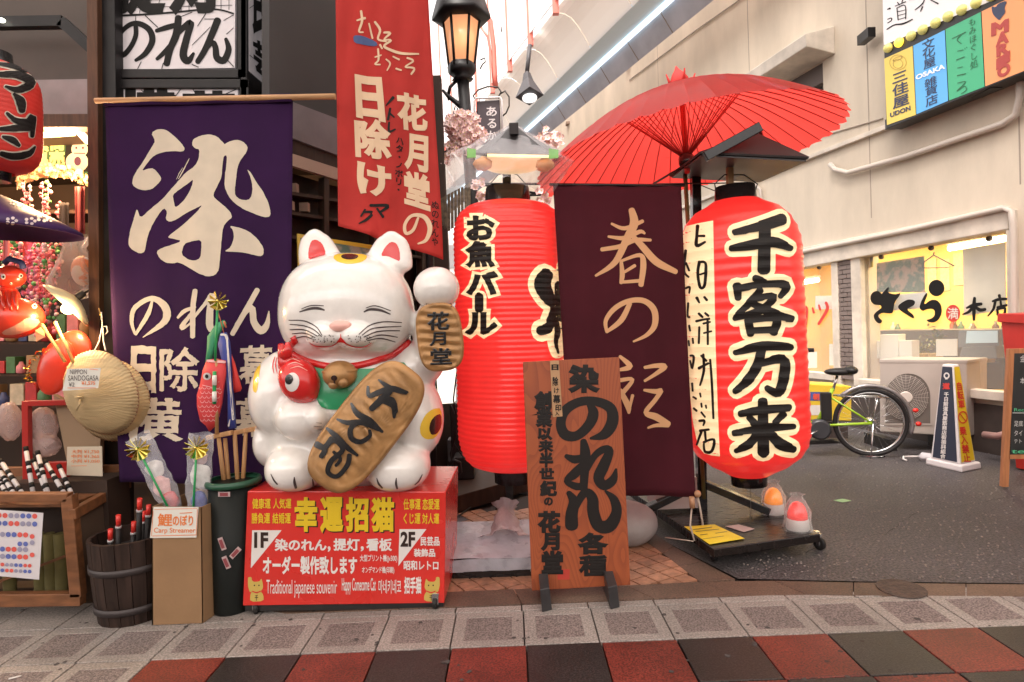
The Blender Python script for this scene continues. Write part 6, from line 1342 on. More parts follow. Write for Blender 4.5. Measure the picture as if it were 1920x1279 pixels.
# ---------------- purple banner
PBP = plane3(P(195, 187, 3.2), P(548, 180, 3.2), P(216, 900, 3.12))
PBS = Bumpy(PBP, lambda x, y: .009 * math.sin(x * .03 + y * .004) * (.2 + max(0, y - 180) / 500) + .002 * math.sin(x * .09) + .008 * max(0, (y - 450) / 450) * math.sin(x * .018 + 2))
pb_ = thing('hanging_banner', P(370, 180, 3.2), 'tall deep purple cloth banner with a huge cream 染 and smaller のれん, behind the straw hats', 'banner')
m_pur = mat('purple cloth', (.030, .009, .046), .9, spec=.15, noise_s=2.2, noise_a=.15, bump=.15, bump_s=500)
cloth_quad('cloth', PBS, [(197, 188), (549, 181), (541, 905), (222, 905)], 36, 60, m_pur, pb_)
cloth_quad('rod_sleeve', Bumpy(PBP, lambda x, y: .012 + .004 * math.sin(x * .05)), [(197, 186), (549, 178), (549, 193), (197, 201)], 20, 2, m_pur, pb_)
q = MB(); q.tube([P(179, 189, 3.19), P(629, 181, 3.19)], [.014, .015], 12); q.build('rod', mat('natural wood', (.48, .26, .12), .5, noise_s=10, stretch=(.7, 6, 6)), pb_)
m_dye = mat('cream dye', (.62, .53, .42), .8, noise_s=12, noise_a=.05)
f = Flat(2.063, 180, 220)
f.poly([(215, 62), (240, 47), (270, 48), (300, 70), (330, 100), (345, 122), (335, 133), (300, 130), (270, 133), (240, 142), (218, 155), (195, 185), (178, 208), (200, 200), (225, 198), (245, 222), (255, 240), (238, 262), (215, 280), (185, 283), (160, 277), (143, 262), (145, 235), (158, 210), (185, 170), (215, 120), (232, 92)])
f.poly([(160, 350), (172, 392), (205, 360), (255, 320), (300, 265), (345, 215), (385, 190), (400, 160), (402, 125), (385, 122), (372, 105), (378, 85), (405, 72), (440, 66), (470, 75), (495, 100), (500, 108), (512, 98), (545, 88), (570, 95), (588, 112), (585, 135), (562, 165), (550, 195), (545, 240), (540, 280), (542, 305), (560, 320), (590, 322), (603, 305), (607, 270), (598, 230), (585, 200), (600, 215), (620, 250), (645, 285), (668, 330), (676, 370), (672, 385), (650, 387), (610, 372), (575, 358), (540, 335), (515, 305), (500, 270), (502, 225), (508, 185), (510, 150), (498, 150), (492, 180), (490, 230), (470, 270), (455, 300), (462, 315), (500, 345), (525, 370), (530, 390), (515, 400), (495, 425), (490, 470), (484, 540), (480, 590), (465, 612), (435, 618), (400, 605), (350, 575), (318, 560), (300, 565), (270, 563), (245, 545), (233, 520), (255, 505), (300, 490), (330, 478), (300, 470), (275, 465), (290, 450), (350, 405), (395, 365), (415, 340), (395, 350), (350, 370), (310, 395), (285, 405), (268, 395), (275, 365), (262, 350), (240, 380), (210, 430), (195, 480), (188, 520), (170, 528), (145, 515), (130, 500), (128, 480), (135, 440), (150, 385)],
       [[(295, 300), (320, 280), (360, 255), (378, 240), (372, 270), (350, 310), (320, 340), (305, 348), (300, 325)], [(340, 490), (375, 480), (410, 475), (412, 510), (408, 545), (385, 557), (355, 550), (330, 530)]])
f.poly([(520, 422), (545, 425), (590, 440), (625, 470), (648, 505), (648, 530), (635, 538), (600, 530), (560, 522), (525, 522), (500, 520), (525, 505), (537, 470), (535, 440)])
f.stroke([(318, 238, 2), (340, 200, 5), (362, 160, 2)]).stroke([(310, 240, 1), (322, 215, 3), (335, 195, 1)])
f.strokes([[(218, 705, 8), (200, 760, 18), (152, 840, 10)], [(150, 838, 8), (138, 790, 14), (152, 735, 18), (215, 700, 20), (268, 735, 30), (265, 790, 26), (180, 850, 4)],
 [(388, 672, 20), (380, 740, 22), (380, 848, 20)], [(318, 775, 10), (345, 750, 16), (390, 735, 8)], [(378, 755, 12), (335, 810, 20), (350, 812, 10), (385, 785, 8)], [(380, 780, 12), (425, 725, 14), (455, 690, 26), (445, 750, 26), (450, 820, 26), (500, 805, 10)],
 [(622, 668, 20), (585, 735, 20), (530, 838, 18)], [(560, 780, 8), (600, 735, 22), (608, 790, 26), (635, 825, 30), (660, 800, 22), (667, 750, 4)]])
f.lay('lettering', PBS, m_dye, pb_, off=.004, step=(8, 10), dz=.0002, wob=.6)
f = Flat(2.063, 180, 220)
f.box('日', 140, 893, 228, 1060, .04).box('除', 250, 893, 402, 1056, .02).box('幕', 555, 885, 682, 1035, .02).box('横', 90, 1088, 335, 1250, .02).box('幕', 540, 1090, 668, 1235, .02)
f.lay('lettering', PBS, m_dye, pb_, off=.005, step=(6, 6), dz=.0002, wob=2.6)
# ---------------- red hanging flag
RB = plane3(P(630, 0, 3.30), P(800, 20, 3.42), P(640, 430, 3.26))
RBS = Bumpy(RB, lambda x, y: .012 * math.sin(x * .05 + y * .012) * (.15 + max(0, y) / 500) + .004 * math.sin(x * .13 + y * .02) + .03 * max(0, (y - 360) / 100) ** 2 * (1 if x < 700 else -.3))
rf2 = thing('hanging_flag', P(715, -60, 3.36), 'red cloth flag reading 花月堂の日除け hanging above the cat', 'flag')
m_rc = mat('red flag cloth', (.42, .035, .030), .85, spec=.2, noise_s=3, noise_a=.12, bump=.12, bump_s=500)
cloth_quad('cloth', RBS, [(628, -120), (796, -120), (832, 486), (634, 424)], 30, 70, m_rc, rf2)
m_cr2 = mat('cream dye on red', (.68, .48, .32), .8)
f = Flat(2.665, 600, 0)
f.quad('日', ((182, 385), (300, 400), (318, 603), (190, 575)), .05).quad('除', ((178, 600), (335, 615), (350, 800), (185, 775)), .045).quad('け', ((188, 812), (345, 850), (348, 975), (200, 970)), .05)
f.quad('花', ((388, 470), (525, 490), (532, 650), (400, 640)), .045).quad('月', ((430, 670), (535, 690), (535, 860), (430, 830)), .045).quad('堂', ((425, 855), (540, 885), (545, 1050), (428, 1010)), .045)
f.strokes([[(490, 1090, 12), (465, 1150, 16), (430, 1165, 16), (425, 1120, 16), (460, 1078, 16), (520, 1085, 22), (548, 1140, 24), (530, 1200, 18), (490, 1218, 8)]])
f.strokes([[(205, 60, 12), (210, 110, 12), (195, 160, 10), (215, 165, 8)], [(185, 105, 8), (225, 95, 12)], [(245, 120, 8), (262, 190, 10)], [(275, 110, 12), (300, 150, 12), (290, 195, 10), (330, 210, 9)], [(320, 165, 10), (350, 170, 12), (320, 200, 8), (355, 205, 10), (320, 235, 12), (380, 262, 14), (440, 275, 12), (492, 272, 8)], [(300, 225, 10), (310, 245, 8)],
  [(290, 245, 9), (292, 300, 10), (275, 320, 8), (300, 325, 8)], [(275, 285, 7), (305, 278, 8)], [(330, 300, 8), (350, 320, 9), (335, 355, 6)], [(365, 285, 8), (395, 300, 9)], [(380, 345, 9), (405, 355, 8)], [(435, 295, 10), (465, 310, 9), (425, 340, 8), (470, 345, 10), (455, 375, 9)]])
f.lay('lettering', RBS, m_cr2, rf2, off=.005, step=(10, 12), dz=.0002)
f = Flat(2.665, 600, 0)
f.strokes([[(365, 490, 16), (330, 530, 6)], [(350, 545, 12), (340, 600, 12)], [(345, 565, 10), (370, 590, 8)], [(345, 615, 10), (345, 660, 12), (375, 650, 8)]]).col('ハタ・ノボリ・', (378, 680), (420, 690), (415, 975), (370, 960), .02)
f.strokes([[(252, 1030, 14), (340, 1030, 16), (300, 1062, 12)], [(285, 1045, 10), (315, 1085, 14)], [(215, 1065, 10), (262, 1065, 14), (235, 1100, 14), (195, 1122, 6)], [(225, 1052, 10), (205, 1085, 10)]])
f.col('ぬのれんや', (553, 1000), (595, 1010), (592, 1240), (555, 1225), .01); f.lay('black_lettering', RBS, m_ink, rf2, off=.005, step=(10, 12), dz=.0002)
f = Flat(2.665, 600, 0); f.poly([(165, 178), (215, 182), (280, 205), (290, 230), (225, 228), (170, 218)]); f.lay('blue_brush_mark', RBS, mat('blue dye', (.06, .09, .22), .8), rf2, off=.004, step=(10, 12))
# ============================================================ GOODS OUTSIDE AND INSIDE THE SHOP
# interior lamps seen in the opening
for k_, (x0, y0, x1, y1) in enumerate(((70, 247, 133, 243), (138, 238, 160, 262))):
    t_ = thing('tube_light', P(x0, y0, 4.1), ['warm tube light under the shop beam above the green cloth sign', 'short angled warm tube light beside the wooden post'][k_], 'light')
    q = MB(); q.slab([P(x0, y0 + 8, 4.1), P(x1, y1 + 8, 4.1), P(x1, y1 - 7, 4.1), P(x0, y0 - 6, 4.1)], (0, .05, 0)); q.build('tube', mat('warm lit tube', (1, .82, .45), .4, emit=4, ecol=(1, .72, .30)), t_, bevel=.006)
for p, e in ((P(110, 300, 3.9), 16), (P(-150, 300, 4.2), 22)):
    l = bpy.data.lights.new('shop_lamp', 'POINT'); l.energy = e * 1.3; l.color = (1, .62, .30); l.shadow_soft_size = .12; lo_ = bpy.data.objects.new('shop_lamp', l); COL.objects.link(lo_); lo_.location = p
gs = thing('cloth_sign', P(105, 300, 4.5), 'green and black cloth sign with yellow characters above the orange garland', 'sign')
GP = plane_y(4.5); q = MB(); pslab(GP, [(50, 258), (178, 232), (178, 330), (50, 335)], .01, q); q.build('cloth', mat('green sign cloth', (.03, .12, .045), .7), gs)
f = Flat(3.996, 0, 80); f.poly([(500, 690), (670, 640), (670, 970), (480, 960)], smooth=0); f.lay('black_panel', GP, m_ink, gs, off=.002)
f = Flat(3.996, 0, 80); f.box('商', 380, 700, 482, 805, .05).box('売', 375, 815, 482, 925, .05).box('繁', 275, 705, 365, 815, .05).box('昌', 272, 828, 358, 938, .05); f.lay('lettering', GP, mat('yellow cloth print', (.75, .60, .25), .7), gs, off=.003)
f = Flat(3.996, 0, 80); f.ell(600, 800, 62, 60).ell(580, 895, 85, 75).poly([(540, 760), (548, 725), (575, 750)]).poly([(625, 745), (655, 728), (660, 770)]); f.lay('white_cat_print', GP, mat('cream cloth print', (.62, .52, .45), .7), gs, off=.004)
f = Flat(3.996, 0, 80); f.ell(575, 790, 8, 10).ell(625, 790, 8, 10).ell(585, 890, 26, 34).stroke([(560, 830, 8), (640, 832, 8)]); f.lay('cat_print_line', GP, mat('dark cloth print', (.08, .02, .06), .7), gs, off=.005)
# ramen lantern
YRm = 2.95; t = P(-13, 118, YRm); b = P(-11, 324, YRm)
ML, MS = lantern('paper_lantern', 'dark red lantern with ラーメン lettering cut off by the left edge', t, b, 74 * S(YRm), .05, 30 * S(YRm), 26 * S(YRm), 24, smoothprof([(0, .42), (.03, .62), (.08, .82), (.2, .97), (.5, 1), (.8, .97), (.92, .82), (.97, .62), (1, .42)]), m_paperd, .0015, .04)
rm = [[(0, 165, 26), (90, 180, 34), (190, 215, 30)], [(0, 240, 40), (130, 245, 56), (230, 300, 66), (130, 355, 50), (40, 330, 16)], [(100, 385, 20), (150, 440, 70), (160, 510, 50)], [(50, 530, 22), (110, 580, 40), (200, 600, 60), (240, 560, 50), (235, 700, 30)], [(0, 650, 30), (130, 640, 50), (220, 640, 40)], [(20, 705, 20), (90, 730, 50), (140, 770, 24)], [(10, 830, 36), (100, 850, 50), (210, 830, 46), (255, 780, 16)]]
f = Flat(3.996, 0, 80).strokes(rm, 18); f.lay('lettering_edge', MS, mat('cream lettering edge', (.66, .60, .50), .5), ML, off=.0015, step=(6, 3), dz=.0003)
f = Flat(3.996, 0, 80).strokes(rm, 0); f.lay('lettering', MS, m_ink2, ML, off=.005, step=(6, 3), dz=.0003)
# orange flower garland under the sign
gd = thing('flower_garland', P(95, 340, 4.2), 'orange paper flower garland canopy under the green cloth sign', 'garland'); q = MB()
for _ in range(420):
    u = random.uniform(0, 1); x = 32 + 135 * u; y = 345 - 26 * math.sin(PI * u) ** .6 + random.uniform(-12, 12); p = P(x, y, 4.2 + random.uniform(-.12, .12)); a = V([random.gauss(0, 1) for _ in range(3)]).normalized() * .018; b2 = a.cross(V((.2, .7, .6))).normalized() * .014
    q.add([p - a, p + b2, p + a, p - b2], [(0, 1, 2, 3)])
o = q.build('petals', mat('orange petals', (.75, .32, .14), .7, noise_s=30, dark=(.7, .5, .3)), gd); o['kind'] = 'stuff'
# strings of little pink and green balls
m_pk = mat('pink beads', (.75, .16, .20), .5); m_gn = mat('green beads', (.12, .35, .10), .5); m_pw = mat('pale pink beads', (.75, .50, .48), .5)
for k_, (x, y0, y1, Yq) in enumerate(((46, 345, 440, 4.0), (56, 350, 440, 4.0), (80, 345, 560, 3.9), (90, 342, 470, 4.0), (62, 442, 560, 3.7), (72, 442, 580, 3.65), (86, 442, 590, 3.6), (96, 440, 570, 3.65), (36, 440, 510, 3.7), (26, 442, 500, 3.7))):
    t_ = thing('bead_string', P(x, y0, Yq), 'string of pink and green fabric balls ' + ['leftmost under the orange garland', 'second under the orange garland', 'running long behind the purple parasol', 'rightmost under the orange garland', 'below the purple parasol above the red fish balloon', 'just left of the dense pink cluster', 'in the middle of the dense pink cluster', 'rightmost below the purple parasol tip', 'left of the others below the purple parasol', 'nearest the left edge below the purple parasol'][k_], 'decoration', 'strings of fabric balls in the shop')
    mp3 = [MB(), MB(), MB()]; y = y0
    while y < y1: mp3[random.choice((0, 0, 1, 2))].ball(P(x + random.uniform(-5, 5), y, Yq + random.uniform(-.02, .02)), random.uniform(.008, .015), 7, 5); y += 6
    for mm_, m_, nm_ in zip(mp3, (m_pk, m_gn, m_pw), ('pink_beads', 'green_beads', 'pale_beads')):
        if mm_.v: mm_.build(nm_, m_, t_)
    q = MB(); q.tube([P(x, y0 - 5, Yq), P(x, y1, Yq)], .0015, 4); q.build('thread', m_pw, t_)
ALLX = (14, 30, 52, 68, 76, 92, 104, 110, 5, 88)
for k_, x in enumerate(ALLX):
    Yq = 4.05 + .05 * (k_ % 3); y0, y1 = (440, 600 + 12 * (k_ % 4)) if k_ != 7 else (380, 520)
    t_ = thing('bead_string', P(x, y0, Yq), 'string of fabric balls further back in the shop, ' + ['above the octopus balloon', 'just right of the octopus balloon', 'behind the bright red cloth', 'in the dense pink cluster, reddish', 'in the dense cluster, half hidden', 'at the right of the dense cluster', 'beside the dark gap near the bag', 'hanging alone under the orange cloth bits', 'at the left edge', 'low behind the lamp reflector'][k_], 'decoration', 'strings of fabric balls in the shop')
    mp3 = [MB(), MB(), MB()]; y = y0
    while y < y1: mp3[random.choice((0, 0, 1, 2))].ball(P(x + random.uniform(-6, 6), y, Yq + random.uniform(-.02, .02)), random.uniform(.010, .018), 7, 5); y += 6.5
    for mm_, m_, nm_ in zip(mp3, (m_pk, m_gn, m_pw), ('pink_beads', 'green_beads', 'pale_beads')):
        if mm_.v: mm_.build(nm_, m_, t_)
pf_ = thing('paper_flowers', P(66, 500, 3.8), 'bright pink bunch of paper flowers hanging among the bead strings', 'decoration'); q = MB()
for _ in range(240):
    p = P(64 + random.gauss(0, 8), random.uniform(455, 560), 3.8 + random.uniform(-.04, .04)); a = V([random.gauss(0, 1) for _ in range(3)]).normalized() * .02; b2 = a.cross(V((.2, .7, .6))).normalized() * .014; q.add([p - a, p + b2, p + a, p - b2], [(0, 1, 2, 3)])
o = q.build('petals', mat('hot pink petals', (.85, .25, .40), .7), pf_); o['kind'] = 'stuff'
# purple parasol
pu = thing('parasol', P(-30, 430, 2.9), 'purple paper parasol with white flower pattern at the left edge', 'umbrella'); q = MB()
ca, ra_ = P(-40, 350, 2.95), 165 * S(2.9); cb2 = P(-40, 432, 2.95)
q.lathe([(0, ra_), (.10, ra_ * .98), (.35, ra_ * .75), (.7, ra_ * .38), (1, .01)], cb2, ca, 44, cap=False); q.build('paper_canopy', mat('purple paper', (.045, .016, .08), .4, noise_s=4, spec=.3), pu, solid=.003); PUS = MeshS(q.v, q.f)
f = Flat(3.763, 0, 360)
for cx_, cy_, r_ in ((80, 205, 24), (212, 208, 24), (300, 188, 26), (350, 195, 18), (140, 90, 16), (90, 80, 14)):
    for i in range(5): a = 2 * PI * i / 5; f.ell(cx_ + r_ * 1.35 * math.cos(a), cy_ + r_ * .75 * math.sin(a), r_ * .55, r_ * .42, 10)
f.lay('flower_pattern', PUS, mat('white flower print', (.62, .52, .52), .5), pu, off=.003, step=4, dz=.0001)
q = MB(); q.tube([cb2 - V((0, 0, .3)), ca], .008, 8); q.build('shaft', m_bwood, pu)
# red goldfish balloons
m_bal = mat('red paper balloon', (.70, .045, .02), .3, noise_s=6, noise_a=.15, coat=.4, emit=.05)
gf = thing('fish_balloon', P(35, 600, 3.1), 'shiny red goldfish paper balloon hanging above the straw hats', 'balloon'); q = MB()
q.ball(P(22, 596, 3.1), (.15, .11, .105), 28, 18); q.build('body', m_bal, gf); GS = MeshS(q.v, q.f)
f = Flat(3.763, 0, 360); f.poly([(10, 985), (120, 935), (200, 880), (290, 905), (240, 965), (120, 1005), (30, 1010)]); f.lay('pink_belly', GS, mat('pink belly', (.75, .32, .22), .35), gf, off=.002, step=5)
f = Flat(3.763, 0, 360); f.ell(165, 690, 26, 18, rot=.5).ell(242, 808, 18, 18); f.lay('eye_white', GS, m_wht, gf, off=.003, step=5); f = Flat(3.763, 0, 360); f.ell(172, 695, 10, 9).ell(242, 808, 7, 7); f.lay('eye_pupil', GS, m_ink, gf, off=.005, step=5)
q = MB(); q.add([P(66, 620, 3.08), P(80, 612, 3.1), P(84, 632, 3.05), P(68, 641, 3.06)], [(0, 1, 2, 3)]); q.build('paper_fin', mat('orange paper', (.8, .4, .18), .5), gf, solid=.003)
of_ = thing('octopus_balloon', P(20, 530, 3.15), 'small red octopus paper balloon with round eyes above the goldfish balloon', 'balloon'); q = MB(); q.ball(P(18, 519, 3.12), (.075, .06, .058), 22, 14); q.build('head', m_bal, of_); OS_ = MeshS(q.v, q.f)
f = Flat(3.763, 0, 360); f.ell(25, 598, 17, 19).ell(145, 592, 14, 16).ell(78, 645, 9, 9); f.lay('eye_white', OS_, m_wht, of_, off=.002, step=4); f = Flat(3.763, 0, 360); f.ell(27, 600, 7, 8).ell(146, 594, 6, 7).ell(78, 645, 4, 4); f.lay('eye_pupil', OS_, m_ink, of_, off=.004, step=4)
q = MB(); q.tube([P(8, 494, 3.12), P(18, 485, 3.12), P(40, 492, 3.1), P(44, 503, 3.1)], .014, 8); q.build('blue_headband', mat('navy cloth', (.04, .05, .16), .7), of_)
q = MB(); 
q.ball(P(14, 558, 3.11), (.055, .05, .06), 18, 12)
for x in (-8, 4, 16, 28): q.tube([P(x, 548, 3.06), P(x + 2, 566, 3.02), P(x + 4, 582, 3.0)], [.014, .010, .005], 7)
q.build('tentacle', m_bal, of_)
# plastic bag with toy behind the lamp
bg_ = thing('plastic_bag', P(140, 500, 3.5), 'clear plastic bag of toys tied up beside the wooden post above the lamp', 'bag'); q = MB()
q.lathe([(0, .02), (.08, .11), (.3, .13), (.6, .08), (.8, .05), (.9, .07), (1, .09)], P(142, 562, 3.5), P(138, 440, 3.5), 26, cap=False, mod=lambda t_, an: 1 + .16 * math.sin(5 * an + 3 * t_) + .07 * math.sin(13 * an)); q.build('film', film('bag film', (.85, .75, .7), .72, .15, .7, 30), bg_)
q = MB(); q.ball(P(155, 508, 3.5), (.06, .05, .085), 18, 12); q.build('toy', mat('orange white toy', (.7, .25, .1), .5, noise_s=16, dark=(.7, .65, .6), nthr=(.48, .52)), bg_)
# clip lamp
lm = thing('clip_lamp', P(130, 575, 3.2), 'lit bare bulb in a cream enamel dish reflector beside the wooden post', 'lamp'); q = MB()
cR_ = P(132, 567, 3.2); axL = V((-.62, -.42, -.62)).normalized(); q.lathe([(0, .02), (.25, .07), (.7, .125), (1, .14)], cR_ - axL * .035, cR_ + axL * .03, 36, cap=False); q.build('reflector', mat('cream enamel', (.78, .68, .42), .35, emit=0), lm, solid=.003)
q = MB(); q.ball(P(128, 579, 3.12), (.032, .03, .028), 20, 14); q.build('bulb', mat('lit bulb', (1, .8, .45), .3, emit=14, ecol=(1, .72, .32)), lm)
q = MB(); q.lathe([(0, .018), (1, .018)], cR_ - axL * .08, cR_ - axL * .02, 14); q.tube([cR_ - axL * .07, P(165, 545, 3.34)], .006, 6); q.build('socket', m_blkm, lm)
l = bpy.data.lights.new('lamp_light', 'POINT'); l.energy = 3.6; l.color = (1, .66, .32); l.shadow_soft_size = .04; lo_ = bpy.data.objects.new('lamp_light', l); COL.objects.link(lo_); lo_.location = P(124, 584, 3.06)
# red lacquer fish ball with wooden sticks
rfb = thing('red_fan_drum', P(125, 690, 3.1), 'two shiny red round paper fans with wooden sticks behind the straw hats', 'fan'); q = MB()
q.ball(P(105, 688, 3.12), (.085, .05, .15), 26, 16, (V((.93, 0, -.35)), V((0, 1, 0)), V((.35, 0, .93)))); q.build('disc', m_bal, rfb); q = MB(); q.ball(P(140, 655, 3.2), (.09, .04, .10), 26, 16); q.build('disc', m_bal, rfb)
for a_, b3 in (((78, 608), (122, 678)), ((103, 604), (138, 680))): q = MB(); q.tube([P(*a_, 3.06), P(*b3, 3.02)], .008, 8); q.build('stick', mat('pale stick', (.62, .36, .12), .5), rfb)
gm_ = thing('gold_tinsel', P(65, 690, 3.1), 'twist of gold tinsel in clear wrap left of the red paper fans', 'decoration'); q = MB()
for i in range(60): a_ = i / 60; p = P(88 - 40 * math.sin(a_ * 2.6) * .9 + random.uniform(-5, 5), 650 + 80 * a_ + random.uniform(-4, 4), 3.08); d_ = V([random.gauss(0, 1) for _ in range(3)]).normalized() * .014; e_ = d_.cross(V((1, .3, .2))).normalized() * .004; q.add([p - d_, p + e_, p + d_, p - e_], [(0, 1, 2, 3)])
q.build('strands', mat('gold foil', (.75, .50, .12), .2, 1), gm_)
# straw hats
m_str = mat('straw', (.52, .38, .20), .6, noise_s=14, noise_a=.14, bump=.5, bump_s=60, stretch=(.12, 1, 1))
def hat(cx_, cy_, rx, ry, Yh, label, tilt):
    t_ = thing('straw_hat', P(cx_, cy_, Yh), label, 'hat', 'conical straw hats on the post'); q = MB(); cen_ = P(cx_, cy_, Yh); R_ = rx * S(Yh)
    ax_ = V(tilt).normalized(); tip = cen_ + ax_ * (R_ * .55) 
    q.lathe([(0, 1.0 * R_), (.02, 1.01 * R_), (.25, .88 * R_), (.5, .68 * R_), (.75, .42 * R_), (.92, .17 * R_), (1, .015 * R_)], cen_, tip, 300, cap=False, mod=lambda tt, an: 1 + .009 * math.sin(72 * an) + .004 * math.sin(17 * an + tt * 4)); q.build('brim', m_str, t_, solid=.004); sf = MeshS(q.v, q.f)
    q = MB(); X_ = ax_.cross(V((0, 0, 1))).normalized(); Y_ = ax_.cross(X_); q.tube([cen_ + (X_ * math.cos(a) + Y_ * math.sin(a)) * R_ for a in [2 * PI * i / 60 for i in range(61)]], .005, 6, cap=False); q.build('edge_cord', mat('edge cord', (.30, .15, .08), .7), t_)
    return t_, sf, tip
h2, _, _ = hat(208, 750, 77, 72, 3.16, 'rear straw hat partly covered by the tagged one', (-.10, -1, -.06))
h1, HS, tip = hat(189, 737, 80, 80, 3.05, 'front conical straw hat carrying the white price tag', (-.20, -1, -.14))
q = MB(); q.tube([tip, tip + V((.01, -.02, -.02)), tip + V((-.01, -.02, -.05))], .005, 6); q.tube([tip + V((-.02, -.01, .01)), tip + V((.02, -.012, .012))], .004, 6); q.build('tie', m_str, h1)
tg = thing('price_tag', P(155, 710, 2.84), 'white price tag reading NIPPON SANDOGASA on the front straw hat', 'tag')
TGP = plane3(P(122, 690, 2.80), P(190, 690, 2.86), P(118, 732, 2.79)); q = MB(); pslab(TGP, [(126, 692), (189, 690), (184, 728), (117, 733)], .002, q); q.build('card', MATS['paper'], tg)
f = Flat(4.569, 0, 600); f.box('NIPPON', 600, 425, 745, 465, 0).box('SANDOGASA', 585, 475, 845, 520, 0).box('¥2', 590, 535, 640, 570, 0); f.lay('lettering', TGP, m_line, tg, off=.003)
f = Flat(4.569, 0, 600); f.box('¥1,575', 700, 525, 815, 560, .02).stroke([(580, 582, 5), (820, 582, 5)]).stroke([(770, 420, 5), (840, 428, 5)]); f.lay('lettering', TGP, mat('orange pen', (.75, .22, .08), .6), tg, off=.003)
hc = thing('cord', P(195, 640, 3.2), 'thin white cord hanging the straw hats from a hook on the post', 'cord'); q = MB(); q.tube([P(176, 660, 3.1), P(186, 640, 3.2), P(192, 610, 3.25), P(190, 585, 3.27)], .0035, 6); q.tube([P(198, 657, 3.1), P(194, 640, 3.2), P(193, 612, 3.25)], .0035, 6); q.tube([P(192, 612, 3.24), P(200, 612, 3.24), P(202, 622, 3.24), P(197, 628, 3.24)], .003, 6); q.build('strand', mat('white cord', (.6, .55, .5), .7), hc); q = MB(); q.tube([P(189, 592, 3.27), P(186, 578, 3.3)], .004, 6); q.build('hook', mat('brass', (.6, .38, .12), .3, .9), hc)
# shelves with goods inside the shop
sh = thing('shop_shelves', P(40, 800, 3.9), 'dim wooden shelves at the back of the souvenir shop', 'shelf')
for y in (395, 640, 700, 760): q = MB(); pslab(plane_y(4.4), [(-400, y), (178, y - 2), (178, y + 5), (-400, y + 7)], .4, q); q.build('shelf_board', m_bwood, sh)
cols_ = [('red', (.45, .03, .03)), ('cream', (.5, .4, .28)), ('navy', (.04, .05, .14)), ('tan', (.32, .18, .08)), ('pink', (.6, .2, .22)), ('green', (.07, .16, .06))]
kk = 0; cnt = {}
ORD = ['first', 'second', 'third', 'fourth', 'fifth']
for row, (yb, hts) in enumerate(((640, 60), (700, 42), (760, 44))):
    x = -60
    while x < 150:
        wd = random.randint(16, 30); cn_, cc_ = cols_[(kk * 5 + row) % 6]; q = MB(); h_ = random.uniform(.5, 1) * hts
        if kk % 3: pslab(plane_y(4.38), [(x, yb - h_), (x + wd - 3, yb - h_), (x + wd - 3, yb), (x, yb)], .1, q)
        else: q.lathe([(0, .8), (.1, 1), (.6, .95), (.8, .5), (.9, .55), (1, .3)][:6] and [(a, r_ * wd * .45 * S(4.4)) for a, r_ in ((0, .8), (.1, 1), (.6, .95), (.8, .5), (1, .4))], P(x + wd / 2, yb, 4.4), P(x + wd / 2, yb - h_, 4.4), 16)
        o = q.build('souvenir_jar' if kk % 3 == 0 else 'souvenir_box', mat('goods ' + cn_, cc_, .5, noise_s=18), bevel=.003)
        kd = 'jar' if kk % 3 == 0 else 'box'; rw = ('upper', 'middle', 'lower')[row]; ky = (cn_, kd, rw); cnt[ky] = cnt.get(ky, 0) + 1
        tagm(o, '%s %s souvenir %s from the left on the %s shelf of the dim shop' % (ORD[cnt[ky] - 1], cn_, kd, rw), 'souvenir', 'souvenirs on the shop shelves')
        x += wd; kk += 1
# hanging dark cloth items in shop top
for k_, (x, y0, y1, c_n) in enumerate(((150, 350, 440, (.22, .03, .03)), (120, 380, 430, (.03, .02, .02)), (15, 440, 490, (.5, .12, .12)), (52, 440, 500, (.55, .05, .04)))):
    q = MB(); q.grid(lambda u, v: P(x - 9 + 18 * u, y0 + (y1 - y0) * v, 3.95 + .01 * math.sin(u * 9)), 8, 8); tagm(q.build('hanging_cloth', mat('cloth %d' % k_, c_n, .8), solid=.004), ['dark red cloth strip hanging beside the wooden post', 'black cloth strip hanging left of the plastic bag', 'pinkish cloth hanging at the far left under the parasol', 'bright red cloth hanging under the purple parasol'][k_], 'cloth')
rfm = thing('red_lacquer_rack', P(75, 880, 3.25), 'red lacquered display frame with clear bags behind the striped flutes', 'frame')
for a in ([(40, 752), (52, 752), (54, 905), (42, 905)], [(52, 752), (125, 750), (125, 760), (52, 762)], [(52, 868), (125, 866), (125, 900), (52, 902)]): q = MB(); pslab(plane_y(3.22), a, .03, q); q.build('bar', mat('red lacquer', (.40, .02, .015), .3, coat=.4), rfm, bevel=.002)
for k_, (x, y, rx, ry) in enumerate(((18, 790, 22, 36), (82, 800, 26, 36), (85, 835, 28, 22))):
    q = MB(); q.ball(P(x, y, 3.3), (rx * S(3.3), .05, ry * S(3.3)), 22, 14, jit=.06); o = q.build('clear_pouch', film('pouch film', (.62, .45, .42), .6, .12, .7, 40)); tagm(o, ['clear pouch of red goods left of the red frame', 'clear pouch hanging inside the red frame', 'low clear pouch above the striped flutes'][k_], 'bag')
q = MB(); pslab(plane_y(3.28), [(100, 740), (190, 790), (185, 890), (128, 880)], .03, q); tagm(q.build('tan_board', mat('tan board', (.30, .20, .12), .7)), 'tan board leaning behind the straw hats', 'board')
pc = thing('price_card', P(158, 893, 3.1), 'square cream price card with orange writing below the straw hats', 'card')
PCP = plane_y(3.1); q = MB(); pslab(PCP, [(126, 838), (191, 837), (192, 893), (125, 891)], .004, q); q.build('card', mat('cream card', (.55, .47, .36), .7), pc)
f = Flat(4.569, 0, 600); f.box('大判 ¥1,750', 615, 1110, 850, 1145, .01).box('中判 ¥1,365', 615, 1152, 852, 1185, .01).box('小判 ¥1,050', 612, 1192, 855, 1225, .01).stroke([(612, 1250, 4), (745, 1248, 4)]); f.lay('lettering', PCP, MATS['orange pen'], pc, off=.002)
